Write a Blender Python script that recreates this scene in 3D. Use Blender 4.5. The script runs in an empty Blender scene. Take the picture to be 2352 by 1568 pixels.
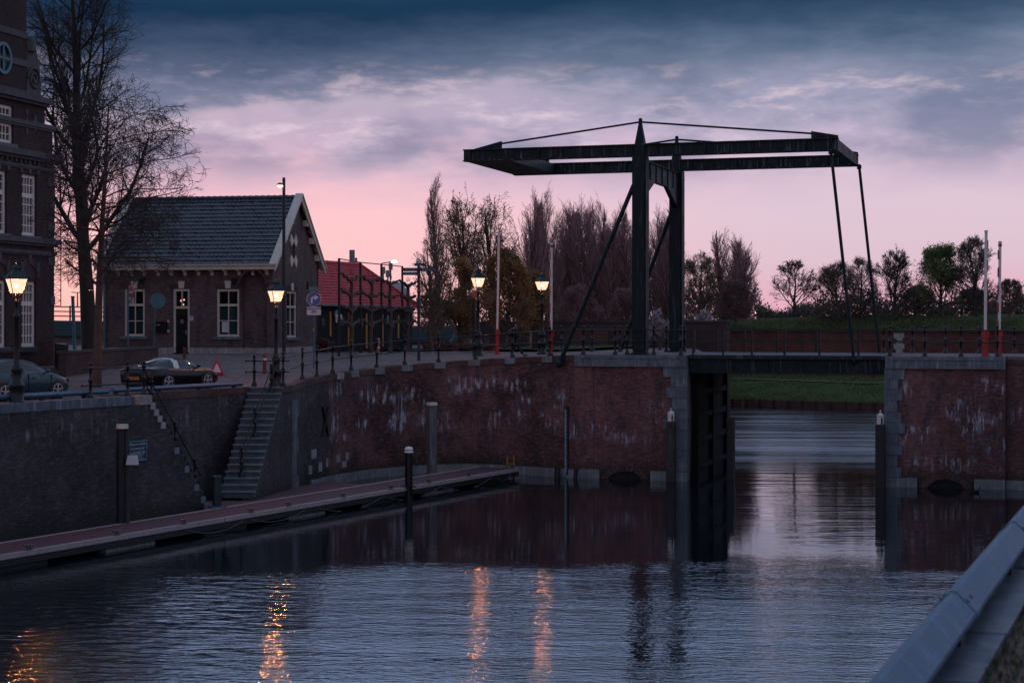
import bpy, math, random
import numpy as np
from mathutils import Vector, Matrix
R = math.radians
C = bpy.context.scene.collection
FPX, CX, HY, EYE = 4000.0, 1176.0, 745.0, 7.5        # focal length, image centre, horizon (photo at 2352 px wide), eye height

# ---------------------------------------------------------------- geometry helpers
def P(x, y, Z):                                        # point seen at (x, y), Z metres away
    return Vector(((x - CX) / FPX * Z, Z, EYE - (y - HY) / FPX * Z))
def XY(x, Z): return Vector(((x - CX) / FPX * Z, Z))
def on_line(p, u, x):                                  # metres along the plan line p + a*u to where it is seen at column x
    k = (x - CX) / FPX
    return (k * p[1] - p[0]) / (u[0] - k * u[1])
def zat(y, Z): return EYE - (y - HY) / FPX * Z

class Fr:
    def __init__(s, o, u, v, w=(0, 0, 1)):
        s.o, s.u, s.v, s.w = Vector(o), Vector(u), Vector(v), Vector(w)
    def __call__(s, a, b, c): return s.o + s.u * a + s.v * b + s.w * c
ID = Fr((0, 0, 0), (1, 0, 0), (0, 1, 0))
def rotz(o, ang, sc=1.0):
    c, n = math.cos(ang), math.sin(ang)
    return Fr(o, (c * sc, n * sc, 0), (-n * sc, c * sc, 0), (0, 0, sc))

class MB:
    def __init__(s): s.v, s.f, s.m, s.uv, s.sm = [], [], [], [], []
    def face(s, pts, mi=0, uv=None, smooth=False):
        i = len(s.v); s.v.extend([tuple(p) for p in pts])
        s.f.append(tuple(range(i, i + len(pts)))); s.m.append(mi); s.sm.append(smooth)
        s.uv.append(uv or [(0, 0)] * len(pts)); return s
    def grid(s, rows, mi=0, smooth=True, closed=False, uvs=None):
        i0 = len(s.v); n = len(rows[0])
        for r in rows: s.v.extend([tuple(p) for p in r])
        for i in range(len(rows) - 1):
            for j in range(n if closed else n - 1):
                k = (j + 1) % n
                ids = (i0 + i * n + j, i0 + i * n + k, i0 + (i + 1) * n + k, i0 + (i + 1) * n + j)
                s.f.append(ids); s.m.append(mi(i, j) if callable(mi) else mi); s.sm.append(smooth)
                s.uv.append([uvs[q - i0] for q in ids] if uvs else [(0, 0)] * 4)
        return s
    def box(s, a0, a1, b0, b1, c0, c1, F=ID, mi=0, skip=''):
        q = lambda a, b, c: F(a, b, c)
        fs = {'f': ([(a0, b0, c0), (a1, b0, c0), (a1, b0, c1), (a0, b0, c1)], 0, 2),
              'k': ([(a1, b1, c0), (a0, b1, c0), (a0, b1, c1), (a1, b1, c1)], 0, 2),
              'l': ([(a0, b1, c0), (a0, b0, c0), (a0, b0, c1), (a0, b1, c1)], 1, 2),
              'r': ([(a1, b0, c0), (a1, b1, c0), (a1, b1, c1), (a1, b0, c1)], 1, 2),
              't': ([(a0, b0, c1), (a1, b0, c1), (a1, b1, c1), (a0, b1, c1)], 0, 1),
              'b': ([(a0, b1, c0), (a1, b1, c0), (a1, b0, c0), (a0, b0, c0)], 0, 1)}
        for k, (pp, i, j) in fs.items():
            if k in skip: continue
            s.face([q(*p) for p in pp], mi, [(p[i], p[j]) for p in pp])
        return s
    def wall(s, F, a0, a1, c0, c1, th, ops, mi=0):     # a wall with real openings and reveals
        As = sorted({a0, a1, *[o[0] for o in ops], *[o[1] for o in ops]}); Cs = sorted({c0, c1, *[o[2] for o in ops], *[o[3] for o in ops]})
        As = [a for a in As if a0 <= a <= a1]; Cs = [c for c in Cs if c0 <= c <= c1]
        for i in range(len(As) - 1):
            for j in range(len(Cs) - 1):
                am, cm = (As[i] + As[i + 1]) / 2, (Cs[j] + Cs[j + 1]) / 2
                if any(o[0] < am < o[1] and o[2] < cm < o[3] for o in ops): continue
                p = [(As[i], Cs[j]), (As[i + 1], Cs[j]), (As[i + 1], Cs[j + 1]), (As[i], Cs[j + 1])]
                s.face([F(a, 0, c) for a, c in p], mi, p); s.face([F(a, th, c) for a, c in p[::-1]], mi, p[::-1])
        for o in ops:
            e = [(o[0], o[2]), (o[1], o[2]), (o[1], o[3]), (o[0], o[3])]
            for k in range(4):
                (a, c), (d, g) = e[k], e[(k + 1) % 4]
                s.face([F(a, 0, c), F(a, th, c), F(d, th, g), F(d, 0, g)], mi, [(0, c + a), (th, c + a), (th, g + d), (0, g + d)])
        for (a, c, d, g) in ((a0, c0, a0, c1), (a1, c1, a1, c0), (a0, c1, a1, c1), (a1, c0, a0, c0)):
            s.face([F(a, 0, c), F(a, th, c), F(d, th, g), F(d, 0, g)], mi, [(0, c + a), (th, c + a), (th, g + d), (0, g + d)])
        return s
    def prism(s, poly, b0, b1, F=ID, mi=0, caps=True):  # polygon in (a, c), extruded along b
        if caps:
            s.face([F(a, b0, c) for a, c in poly], mi, list(poly)); s.face([F(a, b1, c) for a, c in poly[::-1]], mi, list(poly[::-1]))
        n = len(poly); t = 0
        for i in range(n):
            (a, c), (d, g) = poly[i], poly[(i + 1) % n]; L = math.hypot(d - a, g - c)
            s.face([F(a, b0, c), F(a, b1, c), F(d, b1, g), F(d, b0, g)], mi, [(t, b0), (t, b1), (t + L, b1), (t + L, b0)]); t += L
        return s
    def slab(s, pts, z0, z1, mi=0, top=None):          # plan polygon between two heights
        pts = [Vector((p[0], p[1])) for p in pts]
        A = sum(pts[i].x * pts[(i + 1) % len(pts)].y - pts[(i + 1) % len(pts)].x * pts[i].y for i in range(len(pts)))
        if A < 0: pts = pts[::-1]
        zt = (lambda p: z1) if not callable(z1) else z1
        s.face([(p.x, p.y, zt(p)) for p in pts], mi if top is None else top, [(p.x, p.y) for p in pts])
        s.face([(p.x, p.y, z0) for p in pts[::-1]], mi, [(p.x, p.y) for p in pts[::-1]])
        u = 0
        for i in range(len(pts)):
            p, q = pts[i], pts[(i + 1) % len(pts)]; L = (q - p).length
            s.face([(p.x, p.y, z0), (q.x, q.y, z0), (q.x, q.y, zt(q)), (p.x, p.y, zt(p))], mi, [(u, z0), (u + L, z0), (u + L, zt(q)), (u, zt(p))]); u += L
        return s
    def tube(s, p0, p1, r0, r1=None, n=10, mi=0, caps=True, smooth=True):
        r1 = r0 if r1 is None else r1
        p0, p1 = Vector(p0), Vector(p1); d = (p1 - p0).normalized()
        x = d.cross(Vector((0, 0, 1)) if abs(d.z) < .95 else Vector((1, 0, 0))).normalized(); y = d.cross(x)
        rg = lambda p, r: [p + x * (r * math.cos(6.28319 * i / n)) + y * (r * math.sin(6.28319 * i / n)) for i in range(n)]
        A, B = rg(p0, r0), rg(p1, r1)
        s.grid([A, B], mi, smooth, True)
        if caps: s.face(A, mi); s.face(B[::-1], mi)
        return s
    def path(s, pts, r, n=8, mi=0):
        for i in range(len(pts) - 1): s.tube(pts[i], pts[i + 1], r, r, n, mi)
        return s
    def lathe(s, prof, n=14, F=ID, mi=0, smooth=True, ph=0):
        rows = [[F(r * math.cos(6.28319 * (k + ph) / n), r * math.sin(6.28319 * (k + ph) / n), z) for k in range(n)] for r, z in prof]
        s.grid(rows, mi, smooth, True); s.face(rows[0][::-1], mi); s.face(rows[-1], mi); return s
    def ball(s, c, r, n=10, mi=0, sz=1.0):
        c = Vector(c)
        return s.lathe([(max(.001, r * math.sin(math.pi * i / 6)), -r * sz * math.cos(math.pi * i / 6)) for i in range(7)], n, Fr(c, (1, 0, 0), (0, 1, 0)), mi)
    def build(s, name, mats, parent=None):
        me = bpy.data.meshes.new(name); off = Vector((0, 0, 0))
        co = np.array(s.v, dtype=np.float64)
        ob = bpy.data.objects.new(name, me); C.objects.link(ob)
        if parent is not None:
            ob.parent = parent; q = parent
            while q is not None: off += q.location; q = q.parent
        else:
            lo, hi = co.min(0), co.max(0); off = Vector(((lo[0] + hi[0]) / 2, (lo[1] + hi[1]) / 2, lo[2])); ob.location = off
        me.from_pydata([tuple(p) for p in co - np.array(off)], [], s.f)
        for m in (mats if isinstance(mats, (list, tuple)) else [mats]): me.materials.append(m)
        me.polygons.foreach_set('material_index', s.m); me.polygons.foreach_set('use_smooth', s.sm)
        ul = me.uv_layers.new(name='UV'); ul.data.foreach_set('uv', [c for f in s.uv for t in f for c in t])
        me.update(); return ob

def tag(o, label=None, cat=None, group=None, kind=None):
    for k, v in (('label', label), ('category', cat), ('group', group), ('kind', kind)):
        if v: o[k] = v
    return o
def thing(name, label, cat, loc, group=None):
    o = bpy.data.objects.new(name, None); o.empty_display_size = .3; C.objects.link(o); o.location = loc
    return tag(o, label, cat, group)
def copy_tree(o, parent=None):
    c = o.copy(); C.objects.link(c)
    if parent is not None: c.parent = parent
    for ch in list(o.children): copy_tree(ch, c)
    return c
def again(o, loc, label, rz=None, sc=None, group=None):
    c = copy_tree(o); c.location = loc; c['label'] = label
    if rz is not None: c.rotation_euler.z = rz
    if sc is not None: c.scale = (sc, sc, sc) if not isinstance(sc, tuple) else sc
    if group: c['group'] = group
    return c
def text(s, size, F, mat, parent, name='lettering', align='CENTER', depth=.004, bold=0.0):
    cu = bpy.data.curves.new('t', 'FONT'); cu.body = s; cu.size = size; cu.align_x = align; cu.align_y = 'CENTER'; cu.extrude = depth / 2; cu.offset = bold; cu.resolution_u = 2
    o = bpy.data.objects.new('t', cu); C.objects.link(o); bpy.context.view_layer.update()
    me = bpy.data.meshes.new_from_object(o.evaluated_get(bpy.context.evaluated_depsgraph_get()))
    bpy.data.objects.remove(o)
    m = MB(); m.v = [tuple(F(v.co.x, -v.co.z, v.co.y)) for v in me.vertices]
    for p in me.polygons: m.f.append(tuple(p.vertices)); m.m.append(0); m.sm.append(False); m.uv.append([(0, 0)] * len(p.vertices))
    return m.build(name, mat, parent)

# ---------------------------------------------------------------- materials
class NT:
    def __init__(s, tree): s.t = tree
    def n(s, typ, **kw):
        nd = s.t.nodes.new(typ)
        for k, v in kw.items():
            if k.startswith('_'): setattr(nd, k[1:], v)
            else: s.set(nd.inputs[int(k[1:]) if k[0] == 'i' and k[1:].isdigit() else k.replace('__', ' ')], v)
        return nd
    def set(s, inp, v):
        if isinstance(v, bpy.types.NodeSocket): s.t.links.new(v, inp)
        elif isinstance(v, (tuple, list)) and inp.type == 'RGBA' and len(v) == 3: inp.default_value = (*v, 1)
        else: inp.default_value = v
    def math(s, op, a, b=0.0, c=None, clamp=False):
        nd = s.n('ShaderNodeMath', _operation=op, _use_clamp=clamp, i0=a, i1=b)
        if c is not None: s.set(nd.inputs[2], c)
        return nd.outputs[0]
    def sstep(s, v, lo, hi, a=0.0, b=1.0):
        nd = s.n('ShaderNodeMapRange', _interpolation_type='SMOOTHSTEP', i0=v, i1=lo, i2=hi, i3=a, i4=b); return nd.outputs[0]
    def mix(s, f, a, b, blend='MIX'):
        nd = s.t.nodes.new('ShaderNodeMix'); nd.data_type = 'RGBA'; nd.blend_type = blend
        s.set(nd.inputs[0], f); s.set(nd.inputs[6], a); s.set(nd.inputs[7], b); return nd.outputs[2]
    def noise(s, vec, scale, detail=4.0, rough=.55, dist=0.0):
        nd = s.n('ShaderNodeTexNoise', Vector=vec, Scale=scale, Detail=detail, Roughness=rough, Distortion=dist); return nd.outputs[0]
    def mapv(s, vec, scale=(1, 1, 1), loc=(0, 0, 0)):
        return s.n('ShaderNodeMapping', Vector=vec, Scale=scale, Location=loc).outputs[0]
    def ramp(s, f, stops):
        nd = s.n('ShaderNodeValToRGB', Fac=f); el = nd.color_ramp.elements
        while len(el) < len(stops): el.new(.5)
        for e, (p, c) in zip(el, stops): e.position = p; e.color = (*c, 1) if len(c) == 3 else c
        return nd.outputs[0]
def newmat(name):
    m = bpy.data.materials.new(name); m.use_nodes = True; t = NT(m.node_tree)
    return m, t, m.node_tree.nodes['Principled BSDF']
def mat(name, col, rough=.6, metal=0.0, var=.35, scale=3.0, bump=.0, streak=0.0, spec=.5, emit=None, col2=None):
    m, t, b = newmat(name)
    pos = t.n('ShaderNodeNewGeometry').outputs['Position']
    n = t.noise(pos, scale, 6.0, .6)
    c2 = col2 or tuple(c * (1 - var) for c in col)
    cc = t.mix(t.sstep(n, .32, .68), c2, col)
    if streak:
        st = t.noise(t.mapv(pos, (6, 6, .5)), 1.5, 5.0, .6)
        cc = t.mix(t.math('MULTIPLY', t.sstep(st, .52, .7), streak), cc, tuple(min(1, c * 3 + .12) for c in col))
    t.set(b.inputs['Base Color'], cc); b.inputs['Roughness'].default_value = rough; b.inputs['Metallic'].default_value = metal
    b.inputs['Specular IOR Level'].default_value = spec
    t.set(b.inputs['Roughness'], t.sstep(n, .2, .8, max(.03, rough - .12), min(1, rough + .12)))
    if bump:
        t.set(b.inputs['Normal'], t.n('ShaderNodeBump', Strength=.6, Distance=bump, Height=t.noise(pos, scale * 4, 5.0)).outputs[0])
    if emit: t.set(b.inputs['Emission Color'], emit[0]); b.inputs['Emission Strength'].default_value = emit[1]
    return m
def brick(name, c1, c2, mortar, bw=.22, bh=.075, stain=None, grime=.5, damp=True, white=(.42, .42, .46), rows=.010):
    m, t, b = newmat(name)
    uv = t.n('ShaderNodeTexCoord').outputs['UV']; pos = t.n('ShaderNodeNewGeometry').outputs['Position']
    br = t.n('ShaderNodeTexBrick', Vector=uv, Color1=c1, Color2=c2, Mortar=mortar, Scale=1.0, _offset=.5)
    br.inputs['Mortar Size'].default_value = rows; br.inputs['Mortar Smooth'].default_value = .3; br.inputs['Bias'].default_value = -.1
    br.inputs['Brick Width'].default_value = bw; br.inputs['Row Height'].default_value = bh
    big = t.noise(pos, .45, 6.0, .65); mid = t.noise(t.mapv(pos, (1.6, 1.6, .55)), 1.3, 6.0, .65)
    col = t.mix(t.math('MULTIPLY', t.sstep(big, .36, .64), grime), br.outputs[0], tuple(c * .28 for c in c2))
    col = t.mix(t.math('MULTIPLY', t.sstep(mid, .48, .66), .75), col, (.042, .040, .046))
    cour = t.noise(t.mapv(uv, (2.6, 9, 1)), 1.0, 4.0, .65); col = t.mix(t.sstep(cour, .48, .72, 0, .45), col, tuple(c * .35 for c in c2)); col = t.mix(t.sstep(cour, .48, .28, 0, .38), col, tuple(min(1, c * 1.5) for c in mortar))
    spot = t.noise(t.mapv(uv, (1, 1.8, 1)), 5.0, 3.0, .6)
    col = t.mix(t.sstep(spot, .56, .74, 0, .55), col, tuple(min(1, c * 2.0) for c in c1))
    sp = t.n('ShaderNodeSeparateXYZ', Vector=pos).outputs
    if stain:                                          # lime washed out of the joints, running down in streaks
        z0, z1, amt, ox = stain
        zz = t.math('ADD', sp[2], t.math('MULTIPLY', t.math('SUBTRACT', t.noise(t.mapv(uv, (.45, 0, 0), (ox, 0, 0)), 1.0, 3.0), .5), 2.2))
        band = t.math('MULTIPLY', t.sstep(zz, z0 - .55, z0 + .25), t.sstep(zz, z1 + .5, z1 - .3))
        patch = t.sstep(t.noise(t.mapv(uv, (.5, .7, 1), (ox, 3, 0)), 1.0, 4.0, .62), .44, .70)
        fine = t.math('ADD', t.sstep(t.noise(t.mapv(uv, (4.2, .85, 1), (ox, 0, 0)), 1.0, 5.0, .66), .50, .66), t.sstep(t.noise(t.mapv(uv, (1.1, .9, 1), (ox + 7, 0, 0)), 1.0, 6.0, .7), .50, .72, 0, .35))
        f = t.math('MULTIPLY', t.math('MULTIPLY', t.math('MULTIPLY', fine, band), patch), amt, clamp=True)
        col = t.mix(f, col, white)
    if damp:
        col = t.mix(t.sstep(t.math('ADD', sp[2], t.math('MULTIPLY', t.math('SUBTRACT', spot, .5), 1.2)), 1.15, .25, 0, .8), col, (.020, .027, .018))
    t.set(b.inputs['Base Color'], col); b.inputs['Roughness'].default_value = .88; b.inputs['Specular IOR Level'].default_value = .25
    h = t.math('ADD', t.math('MULTIPLY', br.outputs['Fac'], -1.0), t.noise(uv, 14.0, 4.0))
    t.set(b.inputs['Normal'], t.n('ShaderNodeBump', Strength=.7, Distance=.012, Height=h).outputs[0])
    return m
# ---------------------------------------------------------------- plan of the place (X right, Y away, metres; water at 0)
E_ = Vector((.447, .894)); N_ = Vector((-.894, .447)); P0 = Vector((-16.96, 57.7))        # left quay line and its inland normal
def LQ(a, b=0): return P0 + E_ * a + N_ * b
REC = 1.82; A1, A2 = 7.86, 11.35; QZ = 4.87; LZ = .6                                       # stair recess
TL, TR = Vector((-11.1, 73.5)), Vector((-9.75, 73.5)); G_ = Vector((-.14, -.99)).normalized()
CC = Vector((-9.48, 75.4))
curve = [(CC.x, CC.y, 4.87), (-9.37, 78.7, 5.0)] + [(*XY(x, Z), z) for x, Z, z in ((735, 80.3, 5.09), (765, 82.0, 5.17), (797, 83.3, 5.24), (860, 85.5, 5.33), (928, 87.0, 5.47), (1000, 88.2, 5.55), (1066, 88.6, 5.67), (1140, 88.1, 5.77), (1211, 87.0, 5.88), (1270, 85.9, 5.95))]
A0 = Vector((7.42, 83.8)); D1 = Vector((.9537, -.3007)); D2 = Vector((.3007, .9537))        # bridge: along the road, into the distance
def BR(t, s, z=0.0): p = A0 + D1 * t + D2 * s; return Vector((p.x, p.y, z))
def tx(x, s=0.0): p = A0 + D2 * s; return on_line(p, D1, x)
BF = Fr((A0.x, A0.y, 0), (*D1, 0), (*D2, 0))
BZ = 6.02
T0, T1, T2, T3 = tx(1320), tx(1578), tx(2033), tx(2310)
BW = 9.4                                                                                   # width of the bridge
curve.append((*(A0 + D1 * T0), 6.0))

_ctl = [(-34, 25, 4.8), (-17, 57.7, 4.8), (-14.5, 66, 4.8), (-18, 68, 4.85), (-12, 72, 4.84), (-10, 73.4, 4.86), (-9.5, 75.4, 4.86), (-9.4, 78.7, 4.98)] + [(x, y, z) for x, y, z in curve[2:]] + \
       [(8.3, 83.5, 6.02), (11.2, 92.3, 6.02), (5, 92, 6.0), (0, 92, 5.85), (-13.7, 100, 5.85), (-18, 97.5, 5.82), (-23.5, 99, 5.8), (-23.5, 89.4, 5.5), (-26, 80, 5.25), (-31, 65, 5.0), (-11, 89, 5.35), (-14, 92, 5.5), (-9, 112, 5.7), (-5, 122, 5.62), (-2, 108, 5.75), (10, 125, 5.9), (-60, 110, 5.8), (-50, 140, 5.8), (12, 140, 5.9), (-10, 140, 5.7)]
def H(x, y):
    n = d = 0.0
    for cx, cy, cz in _ctl:
        w = 1.0 / (((x - cx) ** 2 + (y - cy) ** 2) ** 1.6 + .02); n += w * cz; d += w
    return n / d
def GP(x, y, z0=5.6):                                   # where the sight line through (x, y) meets the street
    z = z0
    for _ in range(30):
        Z = min(200, max(20, (EYE - z) * FPX / max(5, y - HY))); p = XY(x, Z); z = .5 * z + .5 * H(p.x, p.y)
    return Vector((p.x, p.y, z))
def AT(x, Z): p = XY(x, Z); return Vector((p.x, p.y, H(p.x, p.y)))

# ---------------------------------------------------------------- shared materials
M = {}
M['black'] = mat('black_iron', (.010, .013, .014), .42, .3, .5, 8)
M['green'] = mat('bridge_paint', (.005, .017, .021), .6, .0, .4, 1.2, streak=.25, spec=.22)
M['steel'] = mat('galvanised', (.055, .13, .21), .62, .0, .35, 5, streak=.10, spec=.35)
_t = NT(M['steel'].node_tree); _b = M['steel'].node_tree.nodes['Principled BSDF']; _p = _t.n('ShaderNodeNewGeometry').outputs['Position']; _c = _b.inputs['Base Color'].links[0].from_socket
_c = _t.mix(_t.sstep(_t.noise(_p, 26.0, 8.0, .7), .52, .72, 0, .6), _c, (.030, .055, .080)); _c = _t.mix(_t.sstep(_t.noise(_t.mapv(_p, (3, 3, 9)), 2.2, 8.0, .75), .56, .70, 0, .55), _c, (.13, .17, .20)); _t.set(_b.inputs['Base Color'], _c)
_t.set(_b.inputs['Normal'], _t.n('ShaderNodeBump', Strength=.5, Distance=.006, Height=_t.noise(_p, 9.0, 6.0, .7)).outputs[0])
M['stone'] = mat('bluestone', (.13, .155, .185), .75, 0, .45, 2.2, .01, streak=.25)
M['paleston'] = mat('pale_stone', (.34, .33, .33), .8, 0, .4, 2.0, .01, streak=.2)
M['white'] = mat('white_paint', (.68, .66, .62), .5, 0, .12, 3)
M['cream'] = mat('cream_paint', (.62, .57, .48), .5, 0, .15, 2, streak=.05)
M['red'] = mat('red_paint', (.42, .012, .025), .45, 0, .3, 4)
M['wood'] = mat('old_timber', (.05, .047, .047), .85, 0, .6, 3.0, .02, streak=.25)
M['gatewood_shade'] = mat('shaded_gate_timber', (.005, .006, .006), .8, 0, .5, 3, .02, spec=.2)  # near-black copy of the wet timber, passage shade put into the colour
M['wetwood'] = mat('wet_timber', (.012, .013, .013), .6, 0, .5, 3, .02)
M['deck'] = mat('maroon_deck', (.085, .034, .046), .75, 0, .3, 6)
M['dark'] = mat('dark_fill', (.008, .008, .009), .9, 0, .3, 2)
M['concrete'] = mat('concrete', (.20, .22, .235), .85, 0, .4, 1.5, .01, streak=.2)
M['stepstone'] = mat('step_stone', (.16, .20, .235), .75, 0, .35, 2.5, .01, streak=.1)
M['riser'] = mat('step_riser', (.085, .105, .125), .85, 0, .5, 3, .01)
M['darkred'] = mat('dark_red', (.13, .010, .014), .5, 0, .3, 6)
M['paving'] = brick('paving_clinker', (.24, .175, .17), (.16, .12, .12), (.09, .085, .085), .2, .1, None, .35, False)
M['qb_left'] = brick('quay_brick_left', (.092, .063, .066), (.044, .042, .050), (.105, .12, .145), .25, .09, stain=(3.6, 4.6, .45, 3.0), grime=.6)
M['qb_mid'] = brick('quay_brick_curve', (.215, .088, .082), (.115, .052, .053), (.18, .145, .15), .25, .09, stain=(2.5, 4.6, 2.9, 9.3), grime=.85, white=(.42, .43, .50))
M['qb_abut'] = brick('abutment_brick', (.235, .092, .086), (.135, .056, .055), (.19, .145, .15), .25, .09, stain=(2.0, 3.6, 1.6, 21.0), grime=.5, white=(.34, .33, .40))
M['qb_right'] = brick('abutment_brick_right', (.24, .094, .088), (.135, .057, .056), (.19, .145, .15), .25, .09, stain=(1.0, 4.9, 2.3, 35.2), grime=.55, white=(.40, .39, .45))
M['qb_edge'] = brick('brick_on_edge', (.17, .085, .075), (.10, .055, .052), (.07, .06, .06), .075, .22, None, .5, False)
M['house'] = brick('house_brick', (.155, .098, .094), (.098, .066, .067), (.14, .125, .12), grime=.3, damp=False)
M['hallstone'] = mat('hall_stone', (.075, .08, .09), .8, 0, .5, 2.0, .01, streak=.15)
M['hall'] = brick('hall_brick', (.060, .034, .034), (.040, .026, .028), (.060, .054, .056), grime=.4, damp=False)
M['wallbrick'] = brick('garden_brick', (.10, .055, .052), (.07, .042, .042), (.07, .06, .06), grime=.6, damp=False)
M['rampart'] = brick('rampart_brick', (.21, .066, .042), (.10, .040, .034), (.09, .06, .055), stain=None, grime=.45, damp=False)
M['tile'] = mat('dark_roof_tile', (.050, .058, .078), .38, 0, .45, 2.5)
M['redtile'] = mat('red_roof_tile', (.50, .035, .045), .5, 0, .3, 2.0)
M['cladding'] = mat('black_cladding', (.010, .016, .018), .7, 0, .3, 4)
M['orange'] = mat('orange_strip', (.58, .24, .035), .5, 0, .1, 2)
M['blue'] = mat('sign_blue', (.004, .085, .33), .4, 0, .1, 2)
M['navy'] = mat('navy_paint', (.010, .022, .05), .45, 0, .2, 4)
M['greyback'] = mat('sign_back', (.06, .17, .21), .5, .2, .15, 4)
M['signwhite'] = mat('sign_white', (.55, .56, .60), .45, 0, .08, 3)
M['letter'] = mat('letter_black', (.015, .015, .018), .6, 0, .1, 3)
M['copper'] = mat('copper_roof', (.016, .036, .036), .6, .2, .4, 3)
M['rubber'] = mat('tyre_rubber', (.010, .010, .011), .8, 0, .2, 20)
M['alloy'] = mat('alloy_rim', (.42, .44, .47), .3, .7, .1, 20)
M['tail'] = mat('tail_lamp', (.30, .008, .014), .2, 0, .1, 10)
M['plate'] = mat('plate_orange', (.62, .22, .03), .5, 0, .05, 10)
M['orangewood'] = mat('orange_wood', (.36, .13, .045), .7, 0, .3, 6)
M['grass'] = None
def glassmat(name, tint, thru):
    m, t, b = newmat(name)
    b.inputs['Base Color'].default_value = (*tint, 1); b.inputs['Roughness'].default_value = .04; b.inputs['Specular IOR Level'].default_value = .8
    tr = t.n('ShaderNodeBsdfTransparent', Color=(.75, .85, .85)); mx = t.n('ShaderNodeMixShader', i0=thru, i1=b.outputs[0], i2=tr.outputs[0])
    t.t.links.new(mx.outputs[0], t.t.nodes['Material Output'].inputs[0]); return m
M['glass'] = glassmat('window_glass', (.006, .009, .011), .55)
M['carglass'] = glassmat('car_glass', (.010, .016, .018), .15)
M['bulb'] = mat('lamp_bulb', (1, .8, .5), .4, emit=((1.0, .25, .06), 1200.0))
M['bulb_near'] = mat('lamp_bulb_near', (1, .8, .5), .4, emit=((1.0, .25, .06), 5200.0))
M['smallbulb'] = mat('indoor_bulb', (1, .6, .3), .4, emit=((1.0, .38, .12), 3.0))
M['farlamp'] = mat('far_lamp_light', (1, .7, .5), .4, emit=((1.0, .55, .32), 9.0))
m, t, b = newmat('lantern_glass')
pos = t.n('ShaderNodeNewGeometry').outputs['Position']
em = t.n('ShaderNodeEmission', Color=t.mix(t.noise(pos, 4.5, 2.0), (1.0, .52, .31), (1.0, .74, .55)), Strength=1.22)
mx = t.n('ShaderNodeMixShader', i0=.35, i1=em.outputs[0], i2=t.n('ShaderNodeBsdfTransparent').outputs[0])
t.t.links.new(mx.outputs[0], t.t.nodes['Material Output'].inputs[0]); M['lantern'] = m
def grassmat(name, a, b_, c):
    m, t, b = newmat(name); pos = t.n('ShaderNodeNewGeometry').outputs['Position']
    n1 = t.noise(pos, .35, 6.0, .65); n2 = t.noise(t.mapv(pos, (1, 1, 2)), 3.5, 6.0, .7)
    col = t.mix(t.sstep(n1, .35, .65), a, b_); col = t.mix(t.sstep(n2, .42, .68, 0, .75), col, c)
    t.set(b.inputs['Base Color'], col); b.inputs['Roughness'].default_value = .95; b.inputs['Specular IOR Level'].default_value = .1
    t.set(b.inputs['Normal'], t.n('ShaderNodeBump', Strength=1.0, Distance=.25, Height=n2).outputs[0]); return m
M['cleat'] = mat('cleat_steel', (.10, .105, .115), .5, .3, .3, 10)
M['grass'] = grassmat('bank_grass', (.055, .100, .026), (.095, .135, .050), (.024, .042, .018))
M['mound'] = grassmat('mound_grass', (.060, .075, .030), (.085, .090, .045), (.028, .034, .018))

# ---------------------------------------------------------------- sky
world = bpy.data.worlds.new('World'); bpy.context.scene.world = world; world.use_nodes = True
wt = NT(world.node_tree); bg = world.node_tree.nodes['Background']
dirv = wt.n('ShaderNodeTexCoord').outputs['Generated']
sx = wt.n('ShaderNodeSeparateXYZ', Vector=dirv).outputs
hor = wt.math('SQRT', wt.math('ADD', wt.math('MULTIPLY', sx[0], sx[0]), wt.math('ADD', wt.math('MULTIPLY', sx[1], sx[1]), 1e-4)))
el = wt.math('DIVIDE', wt.math('MAXIMUM', sx[2], 0.0), hor); az = wt.math('ARCTAN2', sx[0], sx[1])
cv = wt.n('ShaderNodeCombineXYZ', X=az, Y=wt.math('MULTIPLY', el, 2.3), Z=0.0).outputs[0]
big = wt.noise(wt.mapv(cv, (1, 1, 1), (3.1, .7, 0)), 8.5, 6.0, .52, .1)
fin = wt.noise(wt.mapv(cv, (1, 1.5, 1), (.3, 5.7, 0)), 21.0, 10.0, .64, .1)
amp = wt.math('MULTIPLY', wt.sstep(el, .035, .11, .008, .062), wt.sstep(el, .125, .19, 1.0, .22))
e2 = wt.math('ADD', el, wt.math('MULTIPLY', wt.math('SUBTRACT', big, .5), amp))
e2 = wt.math('ADD', e2, wt.math('MULTIPLY', wt.math('SUBTRACT', fin, .5), wt.math('MULTIPLY', amp, 1.05)))
e2 = wt.math('ADD', e2, wt.math('MULTIPLY', az, -.03))
s5 = lambda st: [(p / .5, c) for p, c in st]
fac = wt.math('MULTIPLY', e2, 2.0)
rampL = wt.ramp(fac, s5([(0, (.90, .36, .29)), (.030, (.92, .47, .43)), (.062, (.86, .46, .475)), (.088, (.62, .39, .47)), (.108, (.44, .33, .44)), (.124, (.47, .37, .46)), (.136, (.19, .19, .28)), (.148, (.075, .095, .165)), (.162, (.036, .062, .12)), (.182, (.005, .026, .066)), (.194, (.010, .040, .09)), (.208, (.32, .43, .72)), (.34, (.42, .55, .92)), (.5, (.22, .28, .43))]))
rampR = wt.ramp(fac, s5([(0, (.62, .31, .40)), (.030, (.58, .42, .49)), (.060, (.58, .445, .52)), (.085, (.52, .40, .51)), (.105, (.36, .32, .44)), (.120, (.25, .255, .37)), (.138, (.165, .19, .28)), (.154, (.085, .125, .20)), (.170, (.035, .068, .125)), (.186, (.006, .028, .068)), (.196, (.012, .044, .10)), (.208, (.34, .45, .74)), (.34, (.44, .57, .94)), (.5, (.22, .28, .43))]))
sky = wt.mix(wt.sstep(az, -.24, .20), rampL, rampR)
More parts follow.
